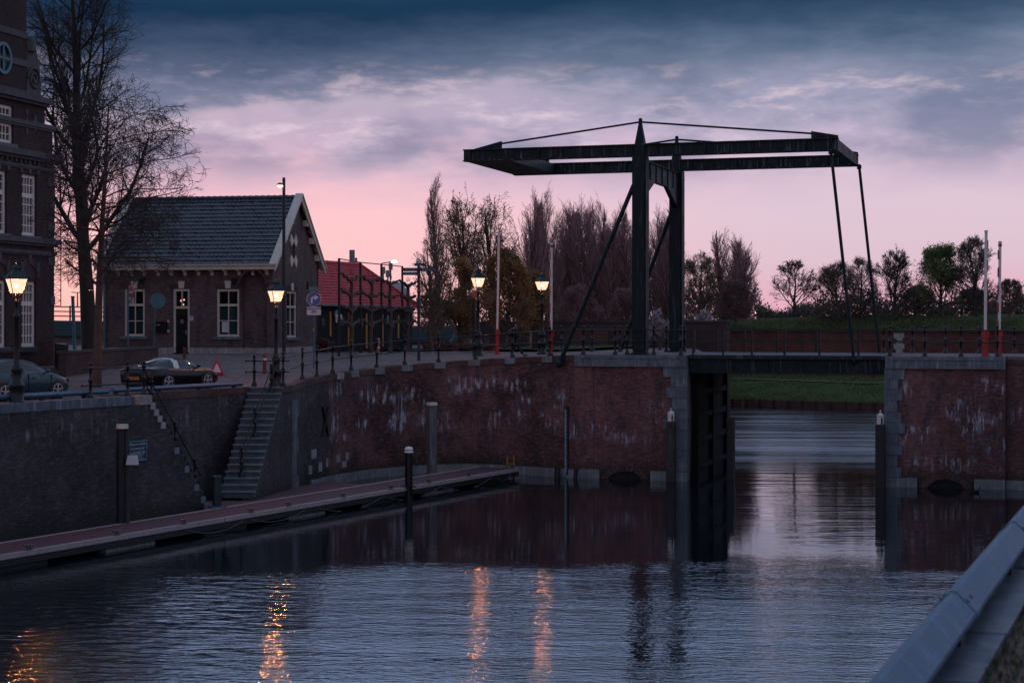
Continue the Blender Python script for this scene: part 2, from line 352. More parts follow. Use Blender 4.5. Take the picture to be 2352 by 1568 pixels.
hl = wt.math('MULTIPLY', wt.sstep(fin, .47, .70), wt.math('MULTIPLY', wt.sstep(el, .075, .10), wt.sstep(el, .16, .13)))
sky = wt.mix(wt.math('MULTIPLY', hl, .62), sky, (.70, .54, .62))
sh = wt.math('MULTIPLY', wt.sstep(big, .43, .60), wt.math('MULTIPLY', wt.sstep(el, .072, .105), wt.sstep(el, .155, .125)))
sky = wt.mix(wt.math('MULTIPLY', sh, .62), sky, (.105, .135, .225))
back = wt.ramp(wt.math('MULTIPLY', el, .5), [(0, (.26, .20, .25)), (.05, (.42, .31, .36)), (.11, (.36, .32, .42)), (.22, (.22, .27, .40)), (.5, (.19, .26, .41))])
sky = wt.mix(wt.sstep(sx[1], .55, -.1), sky, back)
nis = wt.n('ShaderNodeTexSky', _sky_type='NISHITA', _sun_disc=False, _sun_elevation=R(1.0), _sun_rotation=R(-25), _air_density=1.5, _dust_density=2.0)
sky = wt.mix(.0008, sky, nis.outputs[0])
wt.set(bg.inputs['Color'], sky); bg.inputs['Strength'].default_value = 1.0
sun = bpy.data.lights.new('sun', 'SUN'); sun.energy = .10; sun.angle = R(25); sun.color = (1, .62, .55)
so = bpy.data.objects.new('sun', sun); C.objects.link(so); so.rotation_euler = (R(-80), 0, R(25))

# ---------------------------------------------------------------- camera
cam = bpy.data.cameras.new('camera'); co = bpy.data.objects.new('camera', cam); C.objects.link(co)
co.location = (0, 0, EYE); co.rotation_euler = (R(90), 0, 0)
cam.sensor_width = 36; cam.lens = 36 * FPX / 2352; cam.shift_y = -(784 - HY) / 2352; cam.clip_start = .3; cam.clip_end = 6000
cam.dof.use_dof = True; cam.dof.focus_distance = 82; cam.dof.aperture_fstop = 4.0
sc = bpy.context.scene; sc.camera = co
sc.view_settings.view_transform = 'Standard'; sc.view_settings.look = 'None'; sc.view_settings.exposure = 0.36
sc.cycles.max_bounces = 6; sc.cycles.transparent_max_bounces = 12; sc.cycles.sample_clamp_indirect = 0.0; sc.cycles.caustics_reflective = False; sc.cycles.caustics_refractive = False

# ---------------------------------------------------------------- water
m, t, b = newmat('canal_water')
pos = t.n('ShaderNodeNewGeometry').outputs['Position']; q = t.n('ShaderNodeSeparateXYZ', Vector=pos).outputs
wob = t.noise(t.mapv(pos, (.10, .16, 1)), 1.0, 3.0); yy = t.math('ADD', q[1], t.math('MULTIPLY', t.math('SUBTRACT', wob, .5), 14.0))
calm = t.math('MULTIPLY', t.sstep(yy, 49, 57), t.sstep(yy, 100, 84))
xx = t.math('ADD', q[0], t.math('MULTIPLY', t.math('SUBTRACT', q[1], 45), .12))
pat = t.noise(t.mapv(pos, (.05, .22, 1), (3, 1, 0)), 1.0, 4.0, .6)
amt = t.math('SUBTRACT', 1.0, t.math('MULTIPLY', calm, .87))
rp = t.n('ShaderNodeVectorRotate', _rotation_type='Z_AXIS', Vector=pos, Angle=R(9)).outputs[0]
n1 = t.noise(t.mapv(rp, (2.5, 6.0, 1)), 1.0, 3.0, .5); n2 = t.noise(t.mapv(rp, (.35, 1.5, 1)), 1.0, 2.0, .5); n3 = t.noise(t.mapv(rp, (6, 14, 1)), 1.0, 2.0); n4 = t.noise(t.mapv(pos, (.16, .75, 1)), 1.0, 3.0, .5)
h = t.math('ADD', t.math('MULTIPLY', n1, .024), t.math('ADD', t.math('MULTIPLY', n2, .016), t.math('MULTIPLY', n3, .0022)))
h = t.math('MULTIPLY', h, t.math('MULTIPLY', t.math('MULTIPLY', amt, t.sstep(pat, .34, .66, .55, 1.3)), t.sstep(q[0], 0.0, -12.0, .80, 1.05)))
h = t.math('ADD', h, t.math('MULTIPLY', n4, t.math('MULTIPLY', t.math('MAXIMUM', t.sstep(q[1], 70, 84), t.math('MULTIPLY', t.math('MULTIPLY', t.sstep(q[0], 8.6, 10.5), t.sstep(q[0], 19.0, 16.0)), t.sstep(q[1], 54, 64))), .030)))
n5 = t.noise(t.mapv(rp, (1.1, 2.3, 1), (5, 2, 0)), 1.0, 1.5, .45); h = t.math('ADD', h, t.math('MULTIPLY', n5, t.math('MULTIPLY', t.sstep(yy, 54, 47), t.sstep(q[0], -3.5, -10.0, .0, .075))))
b.inputs['Base Color'].default_value = (.004, .008, .012, 1); t.set(b.inputs['Roughness'], t.math('MULTIPLY', t.sstep(yy, 80, 108, .015, .25), t.sstep(t.noise(t.mapv(pos, (.04, .5, 1)), 1.0, 4.0, .6), .36, .62, .45, 1.15))); b.inputs['IOR'].default_value = 2.1
t.set(b.inputs['Normal'], t.n('ShaderNodeBump', Strength=1.0, Distance=1.0, Height=h).outputs[0]); M['water'] = m
w = MB(); w.face([(-400, -60, 0), (500, -60, 0), (500, 230, 0), (-400, 230, 0)], 0, [(0, 0)] * 4)
tag(w.build('canal_water', M['water']), kind='structure')
g = MB(); g.face([(-3000, -200, -2.5), (3000, -200, -2.5), (3000, 5000, -2.5), (-3000, 5000, -2.5)])
tag(g.build('ground', mat('canal_bed', (.03, .03, .03), .9)), kind='structure')

# ---------------------------------------------------------------- street: a ruled sheet from the water's edge inland
edge = [(-33.5, 24.6), LQ(-8, .3), LQ(0, .3), LQ(A1 - .1, .3), LQ(A1 - .1, REC + .2), LQ(11, REC + .2), TL + N_ * .25, Vector((TL.x + .2, TL.y + .35)), Vector((TR.x - .3, TR.y + .35)), CC + Vector((-.35, 0))]
edge += [Vector((x - .33 * (1 if i < 6 else .4), y + (.0 if i < 3 else .3))) for i, (x, y, z) in enumerate(curve[1:])]
edge += [Vector(BR(t_, .35)[:2]) for t_ in (T0 + 1.5, T0 + 3.5, T1 - .3)] + [Vector(BR(T1 - .3, s_)[:2]) for s_ in (3, 6, BW - .2)]
edge += [Vector((13, 125)), Vector((16, 150))]
far = [(-120, 30), (-110, 70), (-95, 100), (-80, 120), (-78, 122), (-74, 128), (-68, 135), (-65, 138), (-62, 142), (-56, 146)]
nc = len(edge) - len(far)
far += [(-52 + 60 * i / (nc - 1), 150) for i in range(nc)]
rows = []
for ed, fa in zip(edge, far):
    rows.append([(ed[0] + (fa[0] - ed[0]) * f, ed[1] + (fa[1] - ed[1]) * f) for f in [(k / 26) ** 1.6 for k in range(27)]])
fine = []
for i in range(len(rows) - 1):
    for k in range(4): fine.append([(p[0] + (q_[0] - p[0]) * k / 4, p[1] + (q_[1] - p[1]) * k / 4) for p, q_ in zip(rows[i], rows[i + 1])])
fine.append(rows[-1])
g3 = [[(x, y, H(x, y)) for x, y in r] for r in fine]
s = MB(); s.grid(g3, 0, True, uvs=[(x, y) for r in fine for x, y in r])
street = tag(s.build('street', M['paving']), kind='structure')

# land behind: city side, rampart side
g = MB(); g.face([(-1500, 148, 5.7), (17.5, 148, 5.7), (17.5, 3000, 5.7), (-1500, 3000, 5.7)]); g.face([(17.5, 148, 5.7), (17.5, 148, -2), (17.5, 175, -2), (17.5, 175, 5.7)])
tag(g.build('land', M['mound']), kind='structure')

# far bank: sheet piles, grass slope, rampart mound
sp0, sp1 = Vector((12.0, 163.0)), Vector((74.0, 124.0)); spd = (sp1 - sp0).normalized(); spn = Vector((-spd.y, spd.x))
def FB(a, b, z): p = sp0 + spd * a + spn * b; return (p.x, p.y, z)
SL = (sp1 - sp0).length
rr = random.Random(5)
g = MB(); rows = []
for b_, z_ in ((0.1, .72), (1.5, .95), (4, 1.5), (6.5, 2.0), (9, 2.3), (13.2, 2.55)):
    rows.append([FB(a, b_, z_ + (.10 * math.sin(a * .9 + b_) + rr.uniform(-.08, .08) if b_ > .2 else 0)) for a in np.linspace(-4, SL, 80)])
g.grid(rows); tag(g.build('grass_bank', M['grass']), kind='structure')
g = MB(); rows = []
for b_, z_ in ((13.6, 6.7), (14.2, 7.1), (16, 7.8), (18, 8.25), (22, 8.4), (60, 8.2), (400, 8.0)):
    rows.append([FB(a, b_, z_ + (rr.uniform(-.10, .10) + .08 * math.sin(a * .5)) - (.45 * max(0, 1 - max(0, a) / 12) if b_ > 15 else 0)) for a in np.linspace(-25, SL + 60, 160)])
g.grid(rows); tag(g.build('rampart_mound', M['mound']), kind='structure')
# ---------------------------------------------------------------- quay walls
def strip(m, pts, z0, out, th, mi=0, top=None, u0=0.0):
    """upright band along plan points (x, y, ztop); `out` metres towards the water (right-hand side)"""
    n = len(pts); nr = []
    for i in range(n):
        d = Vector(pts[min(i + 1, n - 1)][:2]) - Vector(pts[max(i - 1, 0)][:2]); d.normalize(); nr.append(Vector((d.y, -d.x)))
    f = [Vector(p[:2]) + k * out for p, k in zip(pts, nr)]; bk = [Vector(p[:2]) + k * (out - th) for p, k in zip(pts, nr)]
    u = u0; us = []
    for i in range(n):
        if i: u += (f[i] - f[i - 1]).length
        us.append(u)
    zb = (lambda i: z0) if not callable(z0) else z0
    zt = [p[2] for p in pts]
    for i in range(n - 1):
        j = i + 1
        m.face([(*f[i], zb(i)), (*f[j], zb(j)), (*f[j], zt[j]), (*f[i], zt[i])], mi, [(us[i], zb(i)), (us[j], zb(j)), (us[j], zt[j]), (us[i], zt[i])], True)
        m.face([(*f[i], zt[i]), (*f[j], zt[j]), (*bk[j], zt[j]), (*bk[i], zt[i])], mi, [(us[i], 0), (us[j], 0), (us[j], th), (us[i], th)])
        m.face([(*bk[j], zb(j)), (*bk[i], zb(i)), (*bk[i], zt[i]), (*bk[j], zt[j])], mi, [(us[j], zb(j)), (us[i], zb(i)), (us[i], zt[i]), (us[j], zt[j])])
    for i in (0, n - 1):
        m.face([(*f[i], zb(i)), (*bk[i], zb(i)), (*bk[i], zt[i]), (*f[i], zt[i])], mi, [(0, zb(i)), (th, zb(i)), (th, zt[i]), (0, zt[i])])
    return m
LF = Fr((P0.x, P0.y, 0), (*E_, 0), (*N_, 0))
NS = 17; RISE = (QZ - LZ) / NS
# left straight wall, its end cut to the flight of steps
qw = thing('quay_wall', 'long dark brick quay wall behind the left part of the pontoon', 'quay wall', (P0.x, P0.y, -1))
poly = [(-45, -1), (A2 + .02, -1), (A2 + .02, LZ - .02)]
run = (A2 - A1) / NS
for k in range(NS): poly += [(A2 - run * k - .02, LZ + RISE * (k + 1) - .03), (A2 - run * (k + 1) - .02, LZ + RISE * (k + 1) - .03)]
poly = [p for i, p in enumerate(poly) if i == 0 or p != poly[i - 1]][:-1] + [(A1 - .02, QZ - .32), (-45, QZ - .32)]
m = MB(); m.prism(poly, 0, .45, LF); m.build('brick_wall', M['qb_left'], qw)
m = MB()
for i in range(36):
    a = -44 + i * 1.45
    if a + 1.44 < A1 - .3: m.box(a, a + 1.435, -.05, .5, QZ - .32, QZ, LF)
m.build('coping', mat('blue_coping', (.10, .13, .16), .7, 0, .5, 2.5, .01, streak=.4), qw)
m = MB(); m.box(A1 - .62, A1, -.07, .55, QZ - .33, QZ + .01, LF); m.build('corner_stone', M['paleston'], qw)
for k in range(NS):
    if k in (4, 5, 6, 8, 9, 11, 12, 14): continue
    a = A1 + run * (k + 1); mm = MB(); mm.box(a - run - .01, a + .04, -.05, REC - .02, QZ - RISE * (k + 1) - RISE - .02, QZ - RISE * (k + 1) - .028, LF); mm.build('step', M['paleston'] if k < 4 else M['stepstone'], qw)
for k in (4, 5, 6, 8, 9, 11, 12, 14):
    a = A1 + run * (k + 1); mm = MB(); mm.box(a - run - .01, a + .03, .03, REC - .02, QZ - RISE * (k + 1) - RISE - .02, QZ - RISE * (k + 1) - .028, LF); mm.build('step', M['stone'], qw)
# wall at the back of the stair recess
rb = thing('recess_wall', 'brick wall at the back of the stair recess below the silver sports car', 'quay wall', (*LQ(10, REC), -1))
aT = (TL - LQ(0, REC)).dot(E_)
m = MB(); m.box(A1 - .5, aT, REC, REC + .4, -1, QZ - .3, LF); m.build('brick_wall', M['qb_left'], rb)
m = MB(); m.box(A1 - .2, aT, REC - .03, REC + .42, QZ - .3, QZ - .02, LF); m.build('coping', M['qb_edge'], rb)
# right flight
st = thing('quay_stair', 'grey stone quay stair rising from the landing to the street', 'stair', (TL.x, TL.y, LZ))
gw = (TR - TL).length; SF = Fr((TL.x, TL.y, 0), (1, 0, 0), (G_.x, G_.y, 0))
run2 = .25
for k in range(NS):
    mm = MB(); zt = QZ - RISE * k
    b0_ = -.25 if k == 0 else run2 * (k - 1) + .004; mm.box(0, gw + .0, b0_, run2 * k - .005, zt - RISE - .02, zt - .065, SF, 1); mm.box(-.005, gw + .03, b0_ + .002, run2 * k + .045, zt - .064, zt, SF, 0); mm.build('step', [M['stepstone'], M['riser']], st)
poly = [(-.2, -1)] + [(-.2, QZ - RISE - .01)]
for k in range(1, NS): poly += [(run2 * (k - 1) + .02, QZ - RISE * k - RISE - .01) if False else (run2 * k, QZ - RISE * k - .03 - RISE + .02), (run2 * k, QZ - RISE * (k + 1) - .01)]
poly += [(run2 * NS, LZ - .02), (run2 * NS, -1)]
SF2 = Fr((TL.x, TL.y, 0), (G_.x, G_.y, 0), (1, 0, 0))
m = MB(); m.prism(poly, gw - .42, gw - .03, SF2); m.build('side_wall', M['qb_left'], st)
# the wall beside the stair, round the bend and along to the bridge
cw = thing('quay_wall', 'long curved red brick quay wall with white lime stains left of the drawbridge', 'quay wall', (0, 88, -1))
full = [(TR.x - .02, TR.y + .02, QZ)] + curve
dens = []
for p, q_ in zip(full, full[1:]):
    for k in range(3): f = k / 3; dens.append(tuple(p[i] + (q_[i] - p[i]) * f for i in range(3)))
dens.append(full[-1])
isp = min(i for i, p in enumerate(dens) if p[0] > -8.6)
lo = lambda pts, dz: [(x, y, z - dz) for x, y, z in pts]
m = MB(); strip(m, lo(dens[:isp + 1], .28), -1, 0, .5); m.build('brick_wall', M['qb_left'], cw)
m = MB(); strip(m, lo(dens[isp:], .28), -1, 0, .5, u0=4.0); m.build('brick_wall', M['qb_mid'], cw)
m = MB(); strip(m, dens, lambda i: dens[i][2] - .28, .04, .5); m.build('coping', M['qb_edge'], cw)
m = MB(); strip(m, [(x, y, .42) for x, y, z in dens[7:]], -.5, .09, .3); m.build('plinth', M['concrete'], cw)
mm = MB(); cf = Vector((CC.x, CC.y)); dd = Vector((.97, .24))
for z0, z1, w_ in ((-.2, .95, .38), (.95, 1.9, .34), (1.9, 2.6, .42), (2.6, 3.5, .36), (3.5, 4.25, .44)):
    o = .30 - .07 * z0 * .9
    mm.box(-.02, w_ + .02, -.12, .35, z0 + .006, z1, Fr((cf.x + max(-.2, o - .45), cf.y - .1, 0), (.8, .6, 0), (-.6, .8, 0)))
mm.build('stone_pier', M['stone'], cw)
def wall_at(x, dx=.01):                                   # point and direction on the curved wall where it is seen at column x
    k = (x - CX) / FPX
    for p, q_ in zip(dens, dens[1:]):
        if p[0] / p[1] <= k <= q_[0] / q_[1]:
            d = Vector((q_[0] - p[0], q_[1] - p[1])); L = d.length; d.normalize(); a = on_line(p, d, x)
            return Vector((p[0] + d.x * a, p[1] + d.y * a, p[2] + (q_[2] - p[2]) * a / L)), d
    t_ = tx(x); return BR(t_, 0, BZ), D1
def WF(x):
    p, d = wall_at(x); return p, Fr((p.x, p.y, 0), (d.x, d.y, 0), (-d.y, d.x, 0))
for (x, y, w_, h_) in ((720, 1042, .55, .42), (712, 1079, .36, .4), (735, 1072, .36, .42), (751, 1062, .26, .4), (776, 1052, .36, .38), (797, 1047, .3, .36), (790, 1066, .4, .3), (790, 1004, .28, .34), (784, 870, .3, .3), (782, 898, .28, .3)):
    p, F = WF(x); z = zat(y, p.y); mm = MB(); mm.box(-w_ / 2, w_ / 2, -.03, .1, z - h_ / 2, z + h_ / 2, F); mm.build('inset_stone', M['paleston'] if y > 1000 else M['stone'], cw)
p, F = WF(745)
for sx_ in (1, -1):
    mm = MB(); z0, z1 = zat(1000, p.y), zat(934, p.y); mm.tube(F(-.36 * sx_, -.05, z0), F(.36 * sx_, -.05 - (.05 if sx_ > 0 else 0), z1), .05, n=8); mm.build('wall_anchor', M['black'], cw)
for x in (780, 813, 870.7, 934, 1009, 1090, 1173, 1258):
    p, F = WF(x); mm = MB(); mm.box(-.32, .32, -.075, .5, p.z - .30, p.z + .012, F); mm.build('coping_stone', M['concrete'] if x > 800 else M['paleston'], cw)

# ---------------------------------------------------------------- bridge abutments
def arch_ring(m, F, a, r, z, w_, b, mi=0, n=14):
    for k in range(n):
        t0, t1 = math.pi * (k + .06) / n, math.pi * (k + .94) / n
        pts = [(a - math.cos(t) * rr_, z + math.sin(t) * rr_ * .62) for t, rr_ in ((t0, r), (t0, r + w_), (t1, r + w_), (t1, r))]
        m.prism(pts, b, b + .2, F, mi)
def abutment(name_label, ta, tb, brickm, quoin_left, culv, pil):
    ab = thing('bridge_abutment', name_label, 'abutment', BR((ta + tb) / 2, 0, -1))
    m = MB(); m.box(ta, tb, 0, BW, -1, BZ - .55, BF); m.build('brick_wall', brickm, ab)
    m = MB(); L = (tb - ta) / 3
    for k in range(3): m.box(ta + L * k + .006, ta + L * (k + 1) - .006, -.14, BW, BZ - .56, BZ, BF)
    m.box(ta + .3, tb - .3, -.18, -.12, BZ - .16, BZ - .02, BF); m.build('coping', M['stone'], ab)
    z = BZ - .565; k = 0
    while z > .5:
        h_ = (.50, .46, .52, .55, .48)[k % 5]; w_ = (1.15, .78, 1.0, .72, .95)[k % 5] * (.78 if quoin_left else 1)
        a0, a1 = (ta - .03, ta + w_) if quoin_left else (tb - w_, tb + .03)
        mm = MB(); mm.box(a0, a1, -.07 - .02 * (k % 2), .5, max(-.2, z - h_ + .012), z, BF); mm.build('quoin', M['stone'], ab); z -= h_; k += 1
    mm = MB(); mm.box(*((ta - .02, ta + .95) if quoin_left else (tb - .95, tb + .02)), -.11, .5, -.3, z - .01, BF); mm.build('quoin', M['concrete'], ab)
    if pil: mm = MB(); mm.box(pil[0], pil[1], -.06, .3, -.5, BZ - .57, BF); mm.build('pilaster', brickm, ab)
    ac, rc = culv
    e0, e1 = (ta + .97, tb - .02) if quoin_left else (ta + .02, tb - .97)
    for q0, q1 in ((e0, ac - rc - .42), (ac + rc + .42, e1)):
        mm = MB(); mm.box(q0, q1, -.10, .2, -.5, .45, BF); mm.build('plinth', M['concrete'], ab)
    mm = MB(); arch_ring(mm, BF, ac, rc, -.12, .36, -.09); mm.build('culvert_arch', M['qb_edge'], ab)
    mm = MB(); mm.prism([(ac - rc * math.cos(math.pi * i / 12), -.12 + .62 * rc * math.sin(math.pi * i / 12)) for i in range(13)], -.03, .1, BF); mm.build('culvert', M['dark'], ab)  # solid dark panel painted for the shade inside the opening
    return ab
tp = tx(1336)
abutment('left brick bridge abutment under the twin pylons with grey coping', T0, T1, M['qb_abut'], False, (tx(1436), .85), (T0 + .02, T0 + .95))
abutment('right brick bridge abutment beyond the opening with pale quoins', T2, T3, M['qb_right'], True, (tx(2172), .85), (tx(2287), T3 - .02))
ew = thing('quay_wall', 'dark brick quay wall at the right edge beyond the right abutment', 'quay wall', BR(T3, 0, -1))
rq = [BR(T3 + .02, .25, BZ - .1), BR(T3 + 4, -.6, BZ - .14), BR(T3 + 7.5, -4, 5.87), Vector((29.3, 74, 5.86))]
m = MB(); strip(m, [(p.x, p.y, p.z - .25) for p in rq], -1, 0, .5); m.build('brick_wall', M['qb_abut'], ew)
m = MB(); strip(m, [tuple(p) for p in rq], lambda i: rq[i].z - .25, .05, .5); m.build('coping', M['qb_edge'], ew)
m = MB(); strip(m, [(p.x, p.y, .42) for p in rq], -.5, .09, .3); m.build('plinth', M['concrete'], ew)

# ---------------------------------------------------------------- drawbridge
SN, SFAR = .5, 8.9
ZN = A0.y + tx(1471, SN) * D1.y + SN * D2.y
zb0, zb1 = zat(360, ZN), zat(331.5, ZN)
db = thing('drawbridge', 'dark green steel drawbridge with twin pylons and level balance beams', 'drawbridge', BR(tx(1471, SN), 4.7, BZ))
tpn = tx(1471, SN); PW = .31
bl, brt = tx(1067, SN), tx(1925, SN)
for s_ in (SN, SFAR):
    m = MB(); m.box(tpn - PW, tpn + PW, s_ - PW, s_ + PW, BZ - .02, zb0, BF)
    m.box(tpn - PW - .03, tpn + PW + .03, s_ - PW - .03, s_ - PW + .03, BZ + .25, zb0 - .02, BF)
    m.box(tpn + PW - .05, tpn + PW + .04, s_ - PW - .03, s_ + PW + .03, BZ + .25, zb0 - .03, BF)
    m.box(tpn - PW - .10, tpn + PW + .10, s_ - PW - .10, s_ + PW + .10, BZ - .01, BZ + .10, BF)
    for z_ in (BZ + 4.1, zb0 - .5): m.box(tpn - PW - .05, tpn + PW + .05, s_ - PW - .05, s_ + PW + .05, z_, z_ + .05, BF)
    py = m.build('pylon', M['green'], db)
    m = MB()                                             # I-section balance beam
    m.box(bl, brt, s_ - .13, s_ + .13, zb0 + .05, zb1 - .05, BF)
    m.box(bl - .02, brt + .02, s_ - .24, s_ + .24, zb1 - .05, zb1, BF); m.box(bl - .02, brt + .02, s_ - .24, s_ + .24, zb0, zb0 + .05, BF)
    for a in np.linspace(bl + .4, brt - .3, 16): m.box(a - .012, a + .012, s_ - .22, s_ + .22, zb0 + .05, zb1 - .05, BF)
    m.build('balance_beam', mat('weathered_beam', (.006, .016, .020), .6, .0, .5, 1.2, streak=.8, spec=.25), db)
    m = MB(); t0_, t1_ = .24, .04; zt = zb1 + 1.18
    m.grid([[BF(tpn + a * q_, s_ + b_ * q_, z) for a, b_ in ((-1, -1), (1, -1), (1, 1), (-1, 1))] for q_, z in ((.26, zb0 - .3), (.235, zb1), (.05, zt))], 0, False, True)
    m.ball(BF(tpn, s_, zt), .10); m.build('mast', M['green'], db)
    for end, sg in ((bl, 1), (brt, -1)):
        a = end + sg * (1.95 if sg > 0 else .25); g0, g1 = (a - 1.5 * sg, a) if sg > 0 else (a + .25, a - 1.0)
        m = MB(); m.prism([(g0, zb1), (g1, zb1), (g1, zb1 + .36)] if sg > 0 else [(g1, zb1), (g0, zb1), (g0, zb1 + .12), (g1, zb1 + .36)], s_ - .1, s_ + .1, BF); m.build('gusset', M['green'], db)
        m = MB(); m.tube(BF(g1, s_, zb1 + .25), BF(tpn, s_, zt - .10), .048, n=8); m.build('stay_rod', M['green'], db)
    x_top, y_top, x_ft = ((1458, 426, 1285) if s_ == SN else (1541, 484, 1420))
    sb = -.12 if s_ == SN else BW + .1
    ft = BF(tx(x_ft, sb), sb, zat(835 if s_ == SN else 820, A0.y + tx(x_ft, sb) * D1.y + sb * D2.y))
    tpb = BF(tx(x_top, s_), s_ - (.25 if s_ == SN else -.25), zat(y_top, ZN + (0 if s_ == SN else 8.0)))
    m = MB(); m.tube(ft, tpb, .11, n=10); m.ball(ft, .2); m.build('brace', M['green'], db)
    xr0, xr1 = (1908, 1963) if s_ == SN else (1973, 2022)
    hr0 = BF(tx(xr0, s_), s_ - .02, zb0 + .1); hr1 = BF(tx(xr1, s_), s_ - .25, BZ - .25)
    m = MB(); m.tube(hr0, hr1, .075, n=10); m.ball(hr1, .15); m.box(hr0.x - .09, hr0.x + .09, hr0.y - .2, hr0.y + .1, zb0 - .15, zb0 + .05); m.build('hanger_rod', M['green'], db)
m = MB(); c0 = zb0 - .12; dep = .92
pf = Fr((BR(tpn - .12, 0).x, BR(tpn - .12, 0).y, 0), (*D2, 0), (*D1, 0))
a0, a1 = SN + PW, SFAR - PW
m.prism([(a0, c0), (a0, c0 - dep - .95), (a0 + 2.4, c0 - dep), (a1 - 2.4, c0 - dep), (a1, c0 - dep - .95), (a1, c0)], 0, .24, pf)
for a in np.linspace(a0 + 1.2, a1 - 1.2, 5): m.box(a - .02, a + .02, -.06, .30, c0 - dep + .02, c0 - .05, pf)
m.box(a0, a1, -.08, .32, c0 - .05, c0, pf); m.build('portal_beam', mat('portal_paint', (.010, .036, .043), .55, .0, .3, 1.5, streak=.12, spec=.3), db)
m = MB(); m.box(bl + .02, bl + 2.35, SN + .25, SFAR - .25, zb0 + .02, zb1 - .06, BF); m.build('counterweight', mat('counterweight_paint', (.009, .028, .034), .5, .1, .3, 2), db)
m = MB(); m.box(brt - .32, brt - .04, SN + .2, SFAR - .2, zb0 + .06, zb1 - .02, BF); m.build('cross_beam', M['green'], db)
# moving leaf
t0_, t1_ = T1 + .06, T2 - .06
for s_ in (.35, 3.2, 6.2, BW - .35):
    m = MB(); m.box(t0_, t1_, s_ - .06, s_ + .06, BZ - .80, BZ - .16, BF); m.box(t0_, t1_, s_ - .16, s_ + .16, BZ - .84, BZ - .80, BF)
    for a in np.linspace(t0_ + .5, t1_ - .5, 6): m.box(a - .015, a + .015, s_ - .15, s_ + .15, BZ - .80, BZ - .16, BF)
    m.build('girder', M['green'], db)
m = MB(); m.box(t0_, t1_, .12, BW - .12, BZ - .16, BZ + .02, BF); m.build('deck_plate', mat('deck_edge', (.006, .009, .011), .7, 0, .4, 3, streak=.4), db)
for s_, xs in ((.72, (1592, 1661, 1727, 1802, 1882, 1972)), (BW - .75, (1595, 1647, 1710, 1785, 1875, 1960))):
    for x in xs:
        a = tx(x, s_); m = MB(); m.box(a - .05, a + .05, s_ - .04, s_ + .04, BZ + .02, BZ + 1.25, BF); m.build('railing_post', M['black'], db)
    for z_ in (.62, 1.18):
        m = MB(); m.box(t0_ + .1, t1_ - .1, s_ - .035, s_ + .035, BZ + z_, BZ + z_ + .07, BF); m.build('rail', M['black'], db)
# approach road over the abutments
for ta, tb in ((T0 + .1, T1 - .02), (T2 + .02, T3 + 10)):
    m = MB(); m.box(ta, tb, .3, BW, BZ - .4, BZ + .012, BF); o = tag(m.build('bridge_road', M['paving']), kind='structure')

# lock gate in the bridge passage, the passage shade painted into its timber
lg = thing('lock_gate', 'timber gate coloured black for shade, folded against the passage wall under the bridge', 'lock gate', BR(T1 + .2, 4.5, -.5))
m = MB(); m.box(T1 + .02, T1 + .18, 1.0, 8.9, -.5, 5.15, BF); m.build('planking', M['gatewood_shade'], lg)  # widened dark sheet, stands in for the shade on the inner wall
for s_ in (1.15, 4.9, 8.7): m = MB(); m.box(T1 + .18, T1 + .36, s_ - .15, s_ + .15, -.5, 5.1, BF); m.build('stile', M['gatewood_shade'], lg)
for z_ in (.6, 1.9, 3.1, 4.2): m = MB(); m.box(T1 + .18, T1 + .33, 1.3, 8.55, z_ - .14, z_ + .14, BF); m.build('rail', M['gatewood_shade'], lg)

# ---------------------------------------------------------------- piles with light caps in the water
def lightcap(t_, x0, zc, rad):
    F = Fr((x0.x, x0.y, zc), (1, 0, 0), (0, 1, 0)); m = MB()
    for k in range(6):
        if k in (4,): 
            continue
        a0_, a1_ = 6.28319 * k / 6 + .26, 6.28319 * (k + 1) / 6 + .26
        m.face([F(rad * math.cos(q_), rad * math.sin(q_), z) for q_, z in ((a0_, 0), (a1_, 0), (a1_, rad * 2.3), (a0_, rad * 2.3))])
    q0 = 6.28319 * 4 / 6 + .26; q1 = q0 + 6.28319 / 6; c_ = lambda q_, f: (rad * (math.cos(q0) * (1 - f) + math.cos(q1) * f), rad * (math.sin(q0) * (1 - f) + math.sin(q1) * f))
    for f0, f1, z0, z1 in ((0, .28, 0, 2.3), (.72, 1, 0, 2.3), (.28, .72, 1.7, 2.3)):
        (ax, ay), (bx, by) = c_(0, f0), c_(0, f1); m.face([F(ax, ay, z0 * rad), F(bx, by, z0 * rad), F(bx, by, z1 * rad), F(ax, ay, z1 * rad)])
    m.lathe([(rad * 1.08, rad * 2.3), (rad * 1.08, rad * 2.4), (rad * .25, rad * 2.95), (rad * .12, rad * 3.05), (rad * .12, rad * 3.2)], 6, F, 0, False, .25)
    m.ball(F(0, 0, rad * 3.45), rad * .27); m.build('light_housing', M['white'], t_)
    m = MB(); m.lathe([(rad * .55, .01), (rad * .55, rad * 1.6)], 8, F); m.build('light_core', M['dark'], t_)
def dolphin(x, s_, ytop, label, wid, dark=False, twin=None):
    a = tx(x, s_); p = BR(a, s_, -.6); z1 = zat(ytop, p.y)
    d = thing('mooring_pile', label, 'mooring pile', p, 'mooring piles with white light housings')
    F = Fr(p * 1.0, (*D1, 0), (*D2, 0)); F.o.z = 0
    m = MB(); m.box(-wid / 2, wid / 2, -wid / 2, wid / 2, -.6, z1 - .06, F)
    m.grid([[F(q_ * i, q_ * j, z) for i, j in ((-1, -1), (1, -1), (1, 1), (-1, 1))] for q_, z in ((wid / 2, z1 - .06), (wid / 2 - .05, z1))], 0, False, True)
    m.face([F(i * (wid / 2 - .05), j * (wid / 2 - .05), z1) for i, j in ((-1, -1), (1, -1), (1, 1), (-1, 1))])
    m.build('post', M['wetwood'] if dark else M['wood'], d); lightcap(d, F(0, 0, 0), z1 + .005, wid * .42); return d
